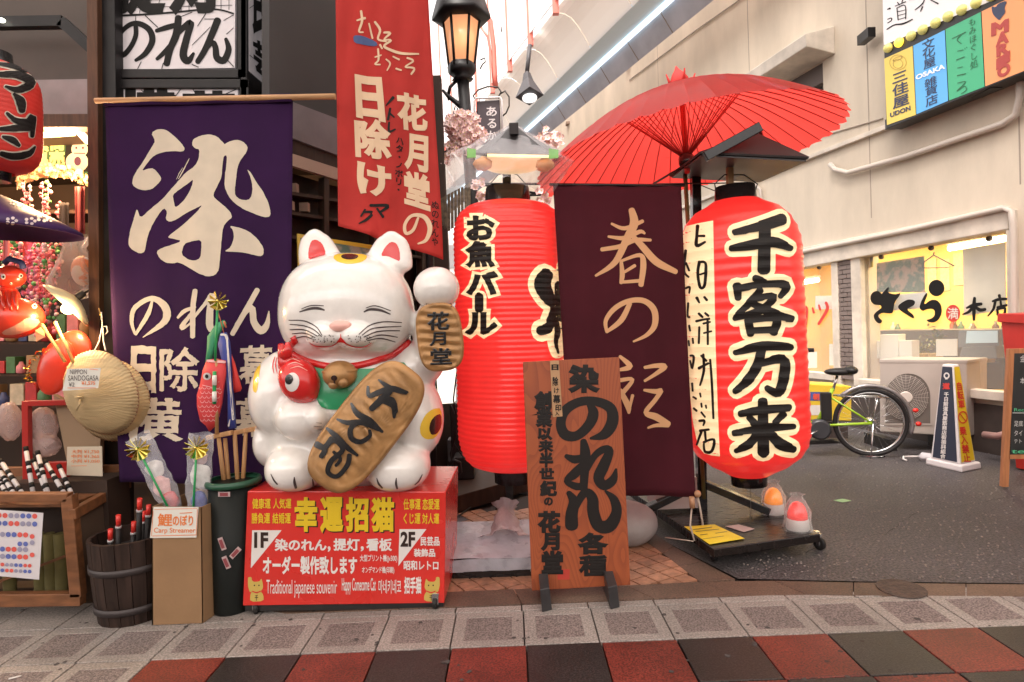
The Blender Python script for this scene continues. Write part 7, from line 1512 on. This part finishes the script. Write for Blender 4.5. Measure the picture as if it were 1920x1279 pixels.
# wooden display cart at the left edge
dc = thing('wooden_display_cart', P(60, 1150, 2.9), 'orange wooden display cart at the left edge holding striped flutes', 'cart')
m_pine = mat('stained pine', (.19, .075, .030), .5, noise_s=9, stretch=(1, 4, 4), noise_a=.25)
Yd = 2.88
def wd_(pts, nm='rail', Y=Yd, th=.045): q = MB(); pslab(plane_y(Y), pts, th, q); return q.build(nm, m_pine, dc, bevel=.003)
wd_([(-300, 926), (126, 926), (124, 942), (-300, 944)]); wd_([(113, 940), (134, 928), (152, 1120), (130, 1122)], 'leg'); wd_([(-300, 1118), (150, 1114), (150, 1137), (-300, 1144)])
q = MB(); q.beam(P(135, 965, Yd), P(240, 906, 3.35), .035, .05); q.build('rail', m_pine, dc, bevel=.003)
q = MB(); q.beam(P(-150, 888, 3.35), P(236, 880, 3.35), .035, .05); q.beam(P(228, 880, 3.34), P(232, 915, 3.34), .035, .035); q.build('rail', m_pine, dc, bevel=.003)
q = MB(); q.slab([P(-300, 950, 2.93), P(128, 946, 2.93), P(235, 905, 3.33), P(-200, 908, 3.33)], (0, 0, -.012)); q.build('tray', m_pine, dc)
q = MB(); q.slab([P(137, 962, Yd + .02), P(238, 915, 3.33), P(240, 1060, 3.33), P(150, 1120, Yd + .02)], (-.01, 0, 0)); q.build('side_panel', mat('dark brown panel', (.10, .065, .045), .6), dc)  # side panel in a plain dark brown
q = MB(); q.beam(P(-40, 1105, 3.0), P(124, 1042, 3.0), .012, .012); q.build('stick', m_pine, dc)
for k_, x in enumerate((78, 98, 118, 20)):
    q = MB(); q.lathe([(0, .028), (.5, .03), (1, .026)], P(x, 1112, 3.05), P(x - 6, 1000, 3.05), 12, mod=lambda t_, an: 1 + .1 * math.sin(3 * an + t_ * 6)); tagm(q.build('rolled_cloth', mat('olive cloth', (.20, .17, .06), .8, noise_s=12)), 'rolled olive cloth standing inside the wooden cart, %s' % ['first right of the sticker sheet', 'second right of the sticker sheet', 'nearest the cart leg', 'half hidden behind the sticker sheet'][k_], 'cloth')
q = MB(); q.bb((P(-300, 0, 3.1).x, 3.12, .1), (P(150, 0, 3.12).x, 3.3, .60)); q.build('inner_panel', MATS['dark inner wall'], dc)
# flutes with black tape bands
m_flw = mat('white flute tube', (.58, .54, .54), .4)
fl_pts = [((48, 838), (62, 925)), ((70, 846), (90, 925)), ((62, 862), (88, 925)), ((84, 864), (122, 928)), ((110, 872), (145, 950)), ((0, 862), (44, 928)), ((-8, 890), (14, 928)), ((-2, 880), (26, 926))]
places = ['upright and furthest left of the bundle', 'second from the left in the right bundle', 'short one between two others in the middle', 'long one sloping to the right', 'rightmost, poking out over the cart corner', 'long one at the left edge of the photo', 'shortest at the left edge', 'second at the left edge']
for k_, (a_, b3) in enumerate(fl_pts):
    t_ = thing('striped_flute', P(*b3, 3.0), 'white tube flute with black bands, ' + places[k_], 'flute', 'striped flutes on the wooden cart'); A3, B3 = P(*a_, 3.05), P(*b3, 2.96)
    q = MB(); q.tube([A3, B3], .010, 10); q.build('tube', m_flw, t_)
    q = MB()
    for u in (0, .32, .48, .78): q.tube([A3.lerp(B3, u), A3.lerp(B3, u + .10)], .0112, 10)
    q.build('black_band', m_ink, t_)
# sheet of round stickers
ss = thing('sticker_sheet', P(40, 1020, 2.84), 'white sheet printed with rows of red and blue round emblems hung on the wooden cart', 'sheet')
SSP = plane3(P(0, 958, 2.84), P(81, 966, 2.84), P(0, 1078, 2.82)); q = MB(); pslab(SSP, [(-60, 952), (81, 962), (73, 1087), (-60, 1075)], .002, q); q.build('sheet', mat('sheet white', (.60, .56, .58), .5), ss)
mr_ = mat('emblem red', (.62, .09, .07), .5); mbl_ = mat('emblem blue', (.10, .13, .38), .5); mgr = mat('emblem grey', (.28, .26, .36), .5)
fr3 = [Flat(3.052, 0, 860) for _ in range(3)]
rows_ = [(325, 6, 34, 15), (370, 6, 34, 15), (433, 5, 33, 15), (485, 5, 33, 14), (517, 5, 33, 15), (558, 5, 33, 15), (605, 7, 26, 11), (638, 7, 26, 11)]
for r_, (y, n_, stp, rad_) in enumerate(rows_):
    for i in range(-2, n_):
        if r_ == 3 and i < 3: continue
        fr3[(i * 2 + r_ + (i // 2)) % 3].ell(28 + i * stp + (2 if r_ < 2 else -12), y + i * .8 * (1 if r_ < 5 else 1.5), rad_, rad_, 12, hole=0)
for y in (445, 480, 550): fr3[0 if y != 480 else 2].ell(186, y, 14, 14, 12)
for ff, m_ in zip(fr3, (mr_, mbl_, mgr)): ff.lay('emblem', SSP, m_, ss, off=.0015)
# barrel with toy swords
ba_ = thing('wooden_barrel', G(222, 1180), 'dark stained cut barrel standing on the paving, holding red tipped toys', 'barrel'); Ybr = 2.9
q = MB(); m_bar = mat('dark barrel staves', (.030, .017, .013), .6, spec=.25, noise_s=6, stretch=(6, 6, .5), noise_a=.45)
bb0 = G(219, 1176); bb1 = P(222, 985, bb0.y + .13); bbase = V((bb0.x, bb0.y + .14, 0)); btop = V((bb0.x, bb0.y + .14, P(222, 1010, 2.84).z)); Rb = 69 * S(bbase.y)
NST = 18
for i in range(NST):
    a0, a1 = 2 * PI * i / NST + .01, 2 * PI * (i + 1) / NST - .01; q = MB()
    def st_(u, v, ro): 
        a = a0 + (a1 - a0) * u; r_ = Rb * (.86 + .17 * v ** .6) + ro; p = bbase.lerp(btop, v); return p + V((math.cos(a) * r_, math.sin(a) * r_, 0))
    ww = [(u, v) for v in (0, .33, .66, 1) for u in (0, 1)]; vs = [st_(u, v, 0) for u, v in ww] + [st_(u, v, -.018) for u, v in ww]; fs = []
    for r_ in range(3): b0_ = r_ * 2; fs += [(b0_, b0_ + 1, b0_ + 3, b0_ + 2), (8 + b0_, 8 + b0_ + 2, 8 + b0_ + 3, 8 + b0_ + 1), (b0_, b0_ + 2, b0_ + 10, b0_ + 8), (b0_ + 1, b0_ + 9, b0_ + 11, b0_ + 3)]
    fs += [(6, 7, 15, 14), (0, 8, 9, 1)]; q.add(vs, fs); q.build('stave', m_bar, ba_)
for v in (.14, .62): 
    q = MB(); p = bbase.lerp(btop, v); rr = Rb * (.86 + .17 * (v + .02) ** .6) + .003; q.lathe([(0, rr), (0, rr + .003), (1, rr + .003), (1, rr)], p, p + V((0, 0, .03)), 48, cap=False); q.build('hoop', mat('dark hoop', (.05, .04, .04), .5, .3), ba_)
q = MB(); q.lathe([(0, Rb * .9), (1, Rb * .9)], bbase + V((0, 0, .3)), bbase + V((0, 0, .31)), 30); q.build('inner_bottom', MATS['dark void'], ba_)
for k_, (x, y, x2) in enumerate(((222, 966, 222), (262, 935, 260), (251, 978, 246), (270, 958, 262), (207, 992, 207), (279, 946, 272))):
    t_ = thing('toy_sword', P(x, y + 40, 3.0), 'toy sword with red tip in the barrel, ' + ['standing tallest at the left side', 'highest, near the cardboard box', 'leaning in front of the middle', 'leaning to the right in the middle', 'lowest, at the barrel rim', 'far right, touching the paper sign'][k_], 'toy', 'red tipped toys in the barrel')
    p = P(x, y, bbase.y + random.uniform(-.06, .1)); p2 = P(x2, y + 120, bbase.y); q = MB(); q.tube([p, p.lerp(p2, .17)], .011, 10); q.build('red_tip', mat('red plastic', (.70, .04, .03), .35), t_); q = MB(); q.tube([p.lerp(p2, .17), p2], .012, 10); q.build('black_sheath', m_caster, t_); q = MB(); q.tube([p.lerp(p2, .165), p.lerp(p2, .2)], .0135, 10); q.build('collar_ring', mat('grey ring', (.45, .42, .42), .4), t_)
# cardboard box with wrapped carp streamers
cbx = thing('cardboard_box', G(335, 1172), 'tall brown cardboard box with a white paper sign 鯉のぼり on its front', 'box')
m_card = mat('cardboard', (.27, .155, .075), .75, noise_s=5, noise_a=.08, bump=.1, bump_s=60)
cy_ = G(335, 1171).y; q = MB(); fr4 = [P(285, 1171, cy_), P(381, 1169, cy_), P(378, 951, cy_), P(284, 950, cy_)]; z0 = .0
fr4[0].z = fr4[1].z = 0.002; dv = V((.055, .30, 0)); 
q.slab(fr4, (0, .005, 0)); q.build('front_panel', m_card, cbx); q = MB(); q.slab([fr4[1], fr4[1] + dv, fr4[2] + dv, fr4[2]], (-.005, 0, 0)); q.build('side_panel', m_card, cbx); q = MB(); q.slab([fr4[0], fr4[0] + dv, fr4[3] + dv, fr4[3]], (.005, 0, 0)); q.slab([fr4[0] + dv, fr4[1] + dv, fr4[2] + dv, fr4[3] + dv], (0, .005, 0)); q.build('back_panel', m_card, cbx)
ps = thing('paper_sign', P(325, 1008, cy_ - .01), 'white paper sign with orange writing 鯉のぼり Carp Streamer on the cardboard box', 'sign')
CP_ = plane_y(cy_ - .008); q = MB(); pslab(CP_, [(288, 951), (372, 951), (368, 1008), (281, 1009)], .002, q); q.build('paper', MATS['paper'], ps)
f = Flat(3.052, 0, 860); f.box('鯉', 905, 315, 985, 385, .02).box('のぼり', 990, 325, 1105, 382, .03).box('Carp Streamer', 882, 395, 1118, 432, .01).stroke([(885, 290, 3), (1128, 285, 3)]).stroke([(875, 442, 4), (1122, 436, 4)]).stroke([(878, 300, 3), (868, 440, 3)]).stroke([(1130, 290, 3), (1124, 436, 3)]).stroke([(1030, 312, 4), (1100, 308, 5)]); f.lay('lettering', CP_, mat('orange marker', (.72, .20, .05), .6), ps, off=.0015)
m_foil = mat('gold foil pinwheel', (.85, .68, .18), .18, 1, noise_s=20, noise_a=.3)
def pinwheel(par, c, r_, n_=9, tilt=0):
    q = MB()
    for i in range(n_):
        a = 2 * PI * i / n_ + tilt; b3 = a + 2 * PI / n_ * .62; z_ = .004; q.add([c, c + V((math.cos(a) * r_, -.01, math.sin(a) * r_)), c + V((math.cos(b3) * r_, .012, math.sin(b3) * r_))], [(0, 1, 2)])
    q.ball(c + V((0, -.008, 0)), .006, 8, 6); return q.build('pinwheel', m_foil, par, solid=.0015)
def wrapped(a_, b3, w_, label, fishc):
    t_ = thing('carp_streamer', P(*b3, cy_ + .1), label, 'toy'); A3 = P(*a_, cy_ + .12); B3 = P(*b3, cy_ + .08); Z = (B3 - A3).normalized(); X = Z.cross(V((0, 1, 0))).normalized(); ln = (B3 - A3).length
    q = MB()
    def fn(u, v):
        an = 2 * PI * u; ww_ = w_ * (1.0 if v < .75 else 1 - (v - .75) * 1.6); p = A3 + Z * (ln * v) + X * (math.cos(an) * ww_) + V((0, 1, 0)) * (math.sin(an) * .035); return p + noise.noise_vector(p * 22) * .009
    q.grid(fn, 40, 26); q.build('clear_wrap', film('toy wrap', (.84, .84, .9), .82, .06, .3, 30), t_)
    for (v, c_n, r_) in fishc: q = MB(); q.ball(A3 + Z * (ln * v) + X * random.uniform(-.01, .01), (r_ * .95, .02, r_ * 1.15), 22, 14); q.v = [v_ + noise.noise_vector(v_ * 25) * .014 for v_ in q.v]; q.build('cloth_fish', mat('fish ' + str(c_n), c_n, .6, noise_s=25, noise_a=.2), t_)
    q = MB(); q.tube([A3 + Z * .05 + V((0, -.04, 0)), B3 + V((0, -.04, 0))], .005, 8); q.build('green_stick', mat('green stick', (.02, .30, .09), .4), t_)
    pinwheel(t_, A3 + Z * .06 + V((0, -.045, 0)), .055, 12); return t_
wrapped((258, 818), (328, 955), .058, 'clear wrapped pink and white carp streamer toy, left in the cardboard box', [(.45, (.62, .58, .56), .045), (.68, (.62, .35, .33), .045), (.86, (.55, .08, .08), .04)])
wrapped((378, 812), (370, 962), .058, 'clear wrapped blue and white carp streamer toy, right in the cardboard box', [(.3, (.55, .38, .4), .035), (.55, (.60, .58, .55), .05), (.85, (.05, .07, .32), .04)])
# black bin with green rim, mallets and koinobori toy
bn = thing('black_bin', G(437, 1155), 'tall black round bin with a green rim between the cardboard box and the red stand', 'bin'); yb_ = G(437, 1158).y + .1
q = MB(); tb_, tt_ = V((P(436, 1150, yb_).x, yb_, 0)), P(438, 905, yb_); q.lathe([(0, .088), (.02, .092), (1, .112)], tb_, tt_, 36, cap=True); q.build('body', mat('black bin plastic', (.010, .012, .011), .5, spec=.2), bn)
q = MB(); q.lathe([(0, .112), (0, .124), (.5, .128), (1, .122), (1, .108)], tt_ - V((0, 0, .006)), tt_ + V((0, 0, .022)), 40, cap=False); q.build('rim', mat('dark green plastic', (.015, .075, .04), .35), bn)
q = MB(); q.lathe([(0, .10), (1, .10)], tt_ - V((0, 0, .05)), tt_ - V((0, 0, .045)), 30); q.build('inside', MATS['dark void'], bn)
BIN = plane_y(yb_ - .112)
for k_, (cx_, cy2, rt) in enumerate(((420, 927, 0), (416, 1020, -.35), (441, 1037, .75), (424, 1055, -.4))):
    q = MB(); c_, s_ = math.cos(rt), math.sin(rt); w2, h2_ = ((11, 4.5) if k_ == 0 else (4.5, 12)); pts = [(cx_ + (a * w2) * c_ - (b3 * h2_) * s_, cy2 + (a * w2) * s_ + (b3 * h2_) * c_) for a, b3 in ((-1, -1), (1, -1), (1, 1), (-1, 1))]
    pslab(BIN, pts, .004, q); q.build('sticker', mat('grey red sticker', (.48, .36, .36), .5), bn)
    f = Flat(1, 0, 0); pts2 = [(cx_ + (a * w2 * .7) * c_ - (b3 * h2_ * .7) * s_, cy2 + (a * w2 * .7) * s_ + (b3 * h2_ * .7) * c_) for a, b3 in ((-1, -1), (1, -1), (1, 1), (-1, 1))]; f.poly(pts2, smooth=0); f.lay('sticker_print', BIN, mat('sticker dark red', (.25, .05, .06), .5), bn, off=.002)
m_mal = mat('pale tool wood', (.46, .24, .10), .5, noise_s=9, stretch=(6, 6, .8), noise_a=.2)
for k_, (x0, y0, x1, y1, hw_, Yq, hy) in enumerate(((410, 815, 425, 905, 14, 2.98, 10), (440, 808, 448, 906, 4, 3.0, 0), (461, 806, 453, 904, 16, 3.02, 8), (422, 818, 432, 906, 10, 3.0, 0))):
    t_ = thing('wooden_rake', P(x1, y1, Yq), 'pale wooden T shaped tool in the black bin, ' + ['leftmost with a thick sloping head', 'thin one in the middle', 'rightmost with the widest head', 'thick handle just right of the leftmost'][k_], 'tool', 'wooden T tools in the bin'); q = MB(); q.tube([P(x1, y1 + 40, Yq), P(x0, y0 + 4, Yq)], [.012, .010], 8); q.build('handle', m_mal, t_)
    if hy: q = MB(); q.beam(P(x0 - hw_ - 8, y0 + 6, Yq), P(x0 + hw_ + 12, y0 - 4, Yq), .03, .022); q.build('head', m_mal, t_, bevel=.004)
kn = thing('carp_streamer', P(405, 800, 2.95), 'carp streamer toy with red and blue fish and gold pinwheel before the purple banner', 'toy')
def KK(x, y): return (340 + x / 3.277, 530 + y / 3.277)
q = MB(); q.tube([P(*KK(222, 150), 2.95), P(*KK(208, 480), 2.95)], .006, 8); q.tube([P(*KK(204, 545), 2.94), P(*KK(203, 745), 2.94)], .009, 8); q.build('green_stick', MATS['green stick'], kn)
q = MB(); q.tube([P(*KK(218, 470), 2.96), P(*KK(218, 930), 2.96)], .009, 8); q.build('wood_stick', m_mal, kn)
q = MB(); q.tube([P(*KK(204, 570), 2.925), P(*KK(203, 630), 2.925)], .0105, 8); q.tube([P(*KK(203, 670), 2.925), P(*KK(203, 730), 2.925)], .0105, 8); q.build('white_sleeve', m_wht, kn)
pinwheel(kn, P(*KK(225, 112), 2.93), .046, 9, .3)
def fishtoy(outline, m, nm, Y, th=.016):
    q = MB(); cs_ = [sum(p[0] for p in outline) / len(outline), sum(p[1] for p in outline) / len(outline)]
    n_ = len(outline); rimv = [P(*KK(*p), Y) for p in outline]; mid = [P(*KK(cs_[0] + (p[0] - cs_[0]) * .6, cs_[1] + (p[1] - cs_[1]) * .6), Y - th) for p in outline]; cc_ = P(*KK(*cs_), Y - th * 1.2)
    vs = rimv + mid + [cc_] + [v + V((0, th, 0)) for v in rimv]; fs = [(i, (i + 1) % n_, n_ + (i + 1) % n_, n_ + i) for i in range(n_)] + [(n_ + i, n_ + (i + 1) % n_, 2 * n_) for i in range(n_)] + [((i + 1) % n_, i, 2 * n_ + 1 + i, 2 * n_ + 1 + (i + 1) % n_) for i in range(n_)] + [tuple(2 * n_ + 1 + i for i in reversed(range(n_)))]
    q.add(vs, fs, True); q.build(nm, m, kn); return MeshS(vs, fs)
RF = fishtoy([(155, 475), (210, 468), (265, 480), (268, 560), (255, 650), (245, 740), (225, 820), (205, 880), (170, 915), (150, 880), (115, 850), (95, 760), (95, 690), (115, 620), (130, 540)], mat('red fish cloth', (.62, .045, .05), .6), 'red_fish', 2.96)
f = Flat(3.277, 340, 530)
for r_ in range(8):
    for c_ in range(5): x = 118 + c_ * 26 + (13 if r_ % 2 else 0); y = 640 + r_ * 28; f.strokes([[(x - 12, y, 1.5), (x - 6, y + 12, 3), (x + 6, y + 12, 3), (x + 12, y, 1.5)]]) if x < 245 - r_ * 5 and x > 95 + r_ * 4 else None
f.stroke([(150, 480, 14), (262, 488, 16)]).stroke([(135, 630, 4), (240, 655, 4)]); f.lay('scale_print', RF, mat('pink print line', (.75, .42, .42), .6), kn, off=.002, step=4)
f = Flat(3.277, 340, 530); f.ell(160, 576, 24, 22); f.lay('eye', RF, MATS['grey ring'], kn, off=.003, step=4); f = Flat(3.277, 340, 530); f.ell(160, 576, 10, 12); f.lay('pupil', RF, m_ink, kn, off=.005, step=4)
BF = fishtoy([(240, 310), (270, 305), (290, 360), (300, 450), (305, 560), (315, 700), (325, 820), (332, 895), (290, 900), (285, 860), (285, 700), (275, 600), (245, 470), (225, 380)], mat('blue fish cloth', (.04, .06, .30), .6), 'blue_fish', 3.0)
f = Flat(3.277, 340, 530); f.stroke([(245, 320, 12), (275, 330, 14), (285, 420, 10), (298, 600, 10), (318, 840, 12)]).stroke([(292, 880, 10), (300, 840, 4)]); f.lay('white_edge', BF, m_wht, kn, off=.002, step=4)
for pts, m_, nm_ in (([(160, 330), (215, 250), (260, 230), (275, 250), (240, 300), (205, 400), (185, 470), (145, 505), (155, 420)], mat('green ribbon', (.03, .26, .12), .6), 'green_ribbon'), ([(300, 430), (325, 490), (350, 580), (368, 650), (360, 668), (325, 678), (320, 650), (312, 540)], mat('red ribbon', (.62, .035, .03), .6), 'red_ribbon')): fishtoy(pts, m_, nm_, 3.02, .008)
q = MB(); q.tube([P(*KK(222, 170), 2.95), P(*KK(240, 230), 2.97), P(*KK(262, 310), 3.0)], .0025, 5); q.tube([P(*KK(262, 240), 2.97), P(*KK(275, 275), 2.99)], .005, 6); q.build('thread', mat('orange thread', (.7, .2, .1), .6), kn)
# ============================================================ STREET LAMP, HANGING SIGN, BLOSSOM
def K7(x, y): return (600 + x / 2.665, y / 2.665)
YLp = 6.2; sl2 = thing('street_lamp', V((P(868, 640, YLp).x, YLp, 0)), 'black ornamental street lamp with a glowing orange lantern head', 'street lamp')
pb0 = P(868, 640, YLp); q = MB(); pole_t = P(*K7(714, 400), YLp); q.lathe([(0, .10), (.04, .10), (.06, .075), (.5, .06), (1, .06)], V((pole_t.x + .14, YLp, 0)), pole_t, 18); q.build('pole', m_blkm, sl2)
q = MB(); q.lathe([(0, .05), (.15, .11), (.3, .085), (.5, .13), (.62, .14), (1, .145)], P(*K7(714, 410), YLp), P(*K7(708, 330), YLp), 8); q.build('collar', m_blkm, sl2)
hb_, ht_ = P(*K7(708, 345), YLp), P(*K7(706, 100), YLp); q = MB(); q.lathe([(0, .118), (1, .175)], hb_, ht_, 6); q.build('glass', mat('orange lamp glass', (.9, .45, .2), .25, emit=.55, ecol=(1, .42, .20)), sl2)
q = MB()
for k_ in range(6):
    an = 2 * PI * k_ / 6; Zx = (ht_ - hb_).normalized(); X_ = Zx.cross(V((0, 1, 0))).normalized(); Y_ = Zx.cross(X_); dd = X_ * math.cos(an) + Y_ * math.sin(an); q.tube([hb_ + dd * .124, ht_ + dd * .181], .014, 6)
q.lathe([(0, .13), (1, .135)], hb_, hb_ + V((0, 0, .05)), 6); q.build('lamp_frame', m_blkm, sl2)
q = MB(); q.lathe([(0, .19), (.04, .295), (.10, .29), (1, .11)], ht_ - V((0, 0, .02)), ht_ + V((0, 0, .62)), 6); q.build('cap', m_blkm, sl2)
q = MB(); q.tube([P(*K7(845, 665), YLp), P(*K7(760, 580), YLp), P(*K7(690, 520), YLp), P(*K7(640, 480), YLp), P(*K7(612, 450), YLp)], [.03, .03, .028, .022, .012], 8); q.tube([P(*K7(640, 480), YLp), P(*K7(650, 435), YLp), P(*K7(685, 400), YLp)], .018, 8); q.tube([P(*K7(640, 478), YLp), P(*K7(645, 500), YLp)], .015, 7)
q.tube([P(*K7(675, 600), YLp), P(*K7(668, 560), YLp), P(*K7(676, 530), YLp), P(*K7(688, 545), YLp), P(*K7(690, 620), YLp)], .008, 6); q.tube([P(*K7(802, 300), YLp), P(*K7(822, 290), YLp), P(*K7(826, 310), YLp), P(*K7(812, 322), YLp), P(*K7(800, 345), YLp)], .007, 6); q.build('scroll_bracket', m_blkm, sl2)
hs2 = thing('hanging_sign', P(*K7(845, 580), YLp - .2), 'small black vertical sign reading ある in a wire scroll frame beside the street lamp', 'sign'); HP = plane_y(YLp - .15)
q = MB(); pslab(HP, [K7(782, 505), K7(898, 495), K7(905, 720), K7(790, 720)], .05, q); q.build('board', mat('dark sign board', (.05, .035, .045), .4), hs2, bevel=.01)
f = Flat(2.665, 600, 0); f.box('あ', 832, 535, 882, 580, .02).box('る', 838, 595, 880, 640, .02).box('か', 838, 655, 880, 700, .02); f.lay('lettering', HP, mat('pale lettering', (.65, .6, .6), .5), hs2, off=.004)
q = MB(); K = lambda x, y: P(*K7(x, y), YLp - .17)
q.tube([K(772, 720), K(770, 505), K(780, 492), K(900, 486), K(908, 500), K(912, 720)], .010, 6); q.build('white_border', mat('white tube border', (.7, .66, .66), .4), hs2)
q = MB(); q.tube([K(778, 498), K(765, 480), K(790, 450), K(840, 432), K(890, 436), K(905, 460), K(890, 488), K(895, 492)], .008, 6); q.tube([K(900, 470), K(925, 455), K(945, 485), K(945, 530), K(930, 565), K(912, 580)], .008, 6); q.build('wire_scroll', MATS['dark wire'], hs2)
m_bl = mat('blossom pink', (.88, .70, .67), .6, noise_s=25, dark=(.80, .48, .47)); m_bc = mat('blossom centre', (.62, .50, .12), .6)
def blossoms(label, pts, Yb2, n_):
    t_ = thing('cherry_blossom', P(pts[0][0], pts[0][1], Yb2), label, 'blossom'); q = MB(); qc = MB()
    for _ in range(n_):
        cx_, cy2, r_ = random.choice(pts); a = random.uniform(0, 2 * PI); d_ = math.sqrt(random.random()) * r_; c = P(cx_ + math.cos(a) * d_, cy2 + math.sin(a) * d_, Yb2 - .12 + random.uniform(-.1, .1) - .10 * (1 - d_ / r_))
        nn = V((random.uniform(-.7, .7), -1, random.uniform(-.6, .8))).normalized(); X_ = nn.cross(V((0, 0, 1))).normalized(); Y_ = nn.cross(X_); rr = random.uniform(.022, .034); ph = random.uniform(0, 6)
        for k_ in range(5):
            an = ph + 2 * PI * k_ / 5; dx = X_ * math.cos(an) + Y_ * math.sin(an); dy = X_ * -math.sin(an) + Y_ * math.cos(an)
            q.add([c, c + dx * rr * .6 + dy * rr * .45 + nn * .006, c + dx * rr * 1.1 + nn * .012, c + dx * rr * .6 - dy * rr * .45 + nn * .006], [(0, 1, 2, 3)])
        qc.ball(c + nn * .006, .006, 5, 4)
    o = q.build('petals', m_bl, t_); o['kind'] = 'stuff'; o = qc.build('flower_centres', m_bc, t_); o['kind'] = 'stuff'
    q = MB(); 
    for a_, b3 in zip(pts, pts[1:]): q.tube([P(a_[0], a_[1], Yb2 + .05), P(b3[0], b3[1], Yb2 + .05)], .012, 6)
    if len(pts) > 1: q.build('twig', m_blkm, t_)
blossoms('thick ball of pale pink artificial cherry blossom on the street lamp', [(868, 238, 32), (872, 262, 30), (850, 232, 16), (893, 255, 18)], 5.9, 420)
blossoms('sparse sprig of pink cherry blossom left of the plastic covered lantern roof', [(840, 285, 16), (828, 300, 14), (850, 270, 14), (815, 305, 8)], 5.9, 60)
blossoms('small pink blossom cluster right of the plastic covered lantern roof', [(1030, 256, 16), (1045, 262, 12), (1010, 265, 10)], 5.7, 60)
blossoms('reddish blossom twigs showing between the left lantern and the maroon banner', [(905, 370, 14), (1020, 365, 16), (895, 345, 10), (1030, 345, 12)], 5.7, 70)
ab = thing('bamboo_screen', P(850, 390, 5.0), 'brown weathered slat screen hanging left of the tall red lantern', 'screen')
for i in range(9):
    x = 826 + i * 6.3; q = MB(); pslab(plane_y(5.0), [(x, 372 - i * 3.4), (x + 5.4, 369 - i * 3.4), (x + 5.8, 432 - abs(i - 2) * 5), (x + .4, 434 - abs(i - 2) * 5)], .015, q); q.build('slat', mat('weathered slat', (.10, .075, .045), .7, noise_s=30, noise_a=.5), ab)
# dark timber step and cables between the stand and the left lantern
sp2 = thing('timber_step', G(880, 905), 'dark timber step and plinth on the forecourt behind the left lantern', 'step')
q = MB(); q.slab([G(838, 935, .12), G(990, 893, .12), G(985, 862, .12), G(838, 862, .12)], (0, 0, -.12)); q.build('step_board', m_dwood, sp2, bevel=.004)
q = MB(); p = G(868, 900, .12); q.bb((p.x - .07, p.y, .12), (p.x + .09, p.y + .2, .30)); q.build('block', m_caster, sp2, bevel=.01)
pl = G(860, 868, .12); q = MB(); q.bb((pl.x - .10, pl.y + .05, .12), (pl.x + .10, pl.y + .2, .32)); tagm(q.build('junction_box', mat('grey box plastic', (.32, .31, .33), .5), bevel=.012), 'grey plastic box behind the cat by the tall lantern', 'box')
for k_, (pts, r) in enumerate((([(856, 700), (850, 750), (860, 800), (845, 850), (852, 900)], .006), ([(846, 760), (858, 790), (850, 830), (870, 860)], .004), ([(842, 872), (850, 862), (862, 868), (864, 885), (855, 892)], .012))):
    q = MB(); q.tube([P(x, y, 4.2 if k_ < 2 else 3.9) for x, y in pts], r, 6); tagm(q.build('cable', m_caster), ['long cable hanging between the cat and the tall lantern', 'thin tangled cable left of the tall lantern', 'thick curled hose end by the red stand corner'][k_], 'cable')
lt = thing('leaf_litter', G(1578, 938), 'small pale green scrap lying on the asphalt', 'litter'); q = MB(); p = [G(1562, 938, .004), G(1580, 935, .006), G(1597, 939, .004), G(1580, 942, .004)]; q.add(p, [(0, 1, 2, 3)]); q.build('scrap', mat('green scrap', (.30, .50, .25), .6), lt)
cg = thing('cigarette_end', G(28, 1270), 'white cigarette end on the granite paving at bottom left', 'litter'); q = MB(); q.tube([G(16, 1273, .004), G(40, 1267, .004)], .003, 8); q.build('paper_tube', m_wht, cg)
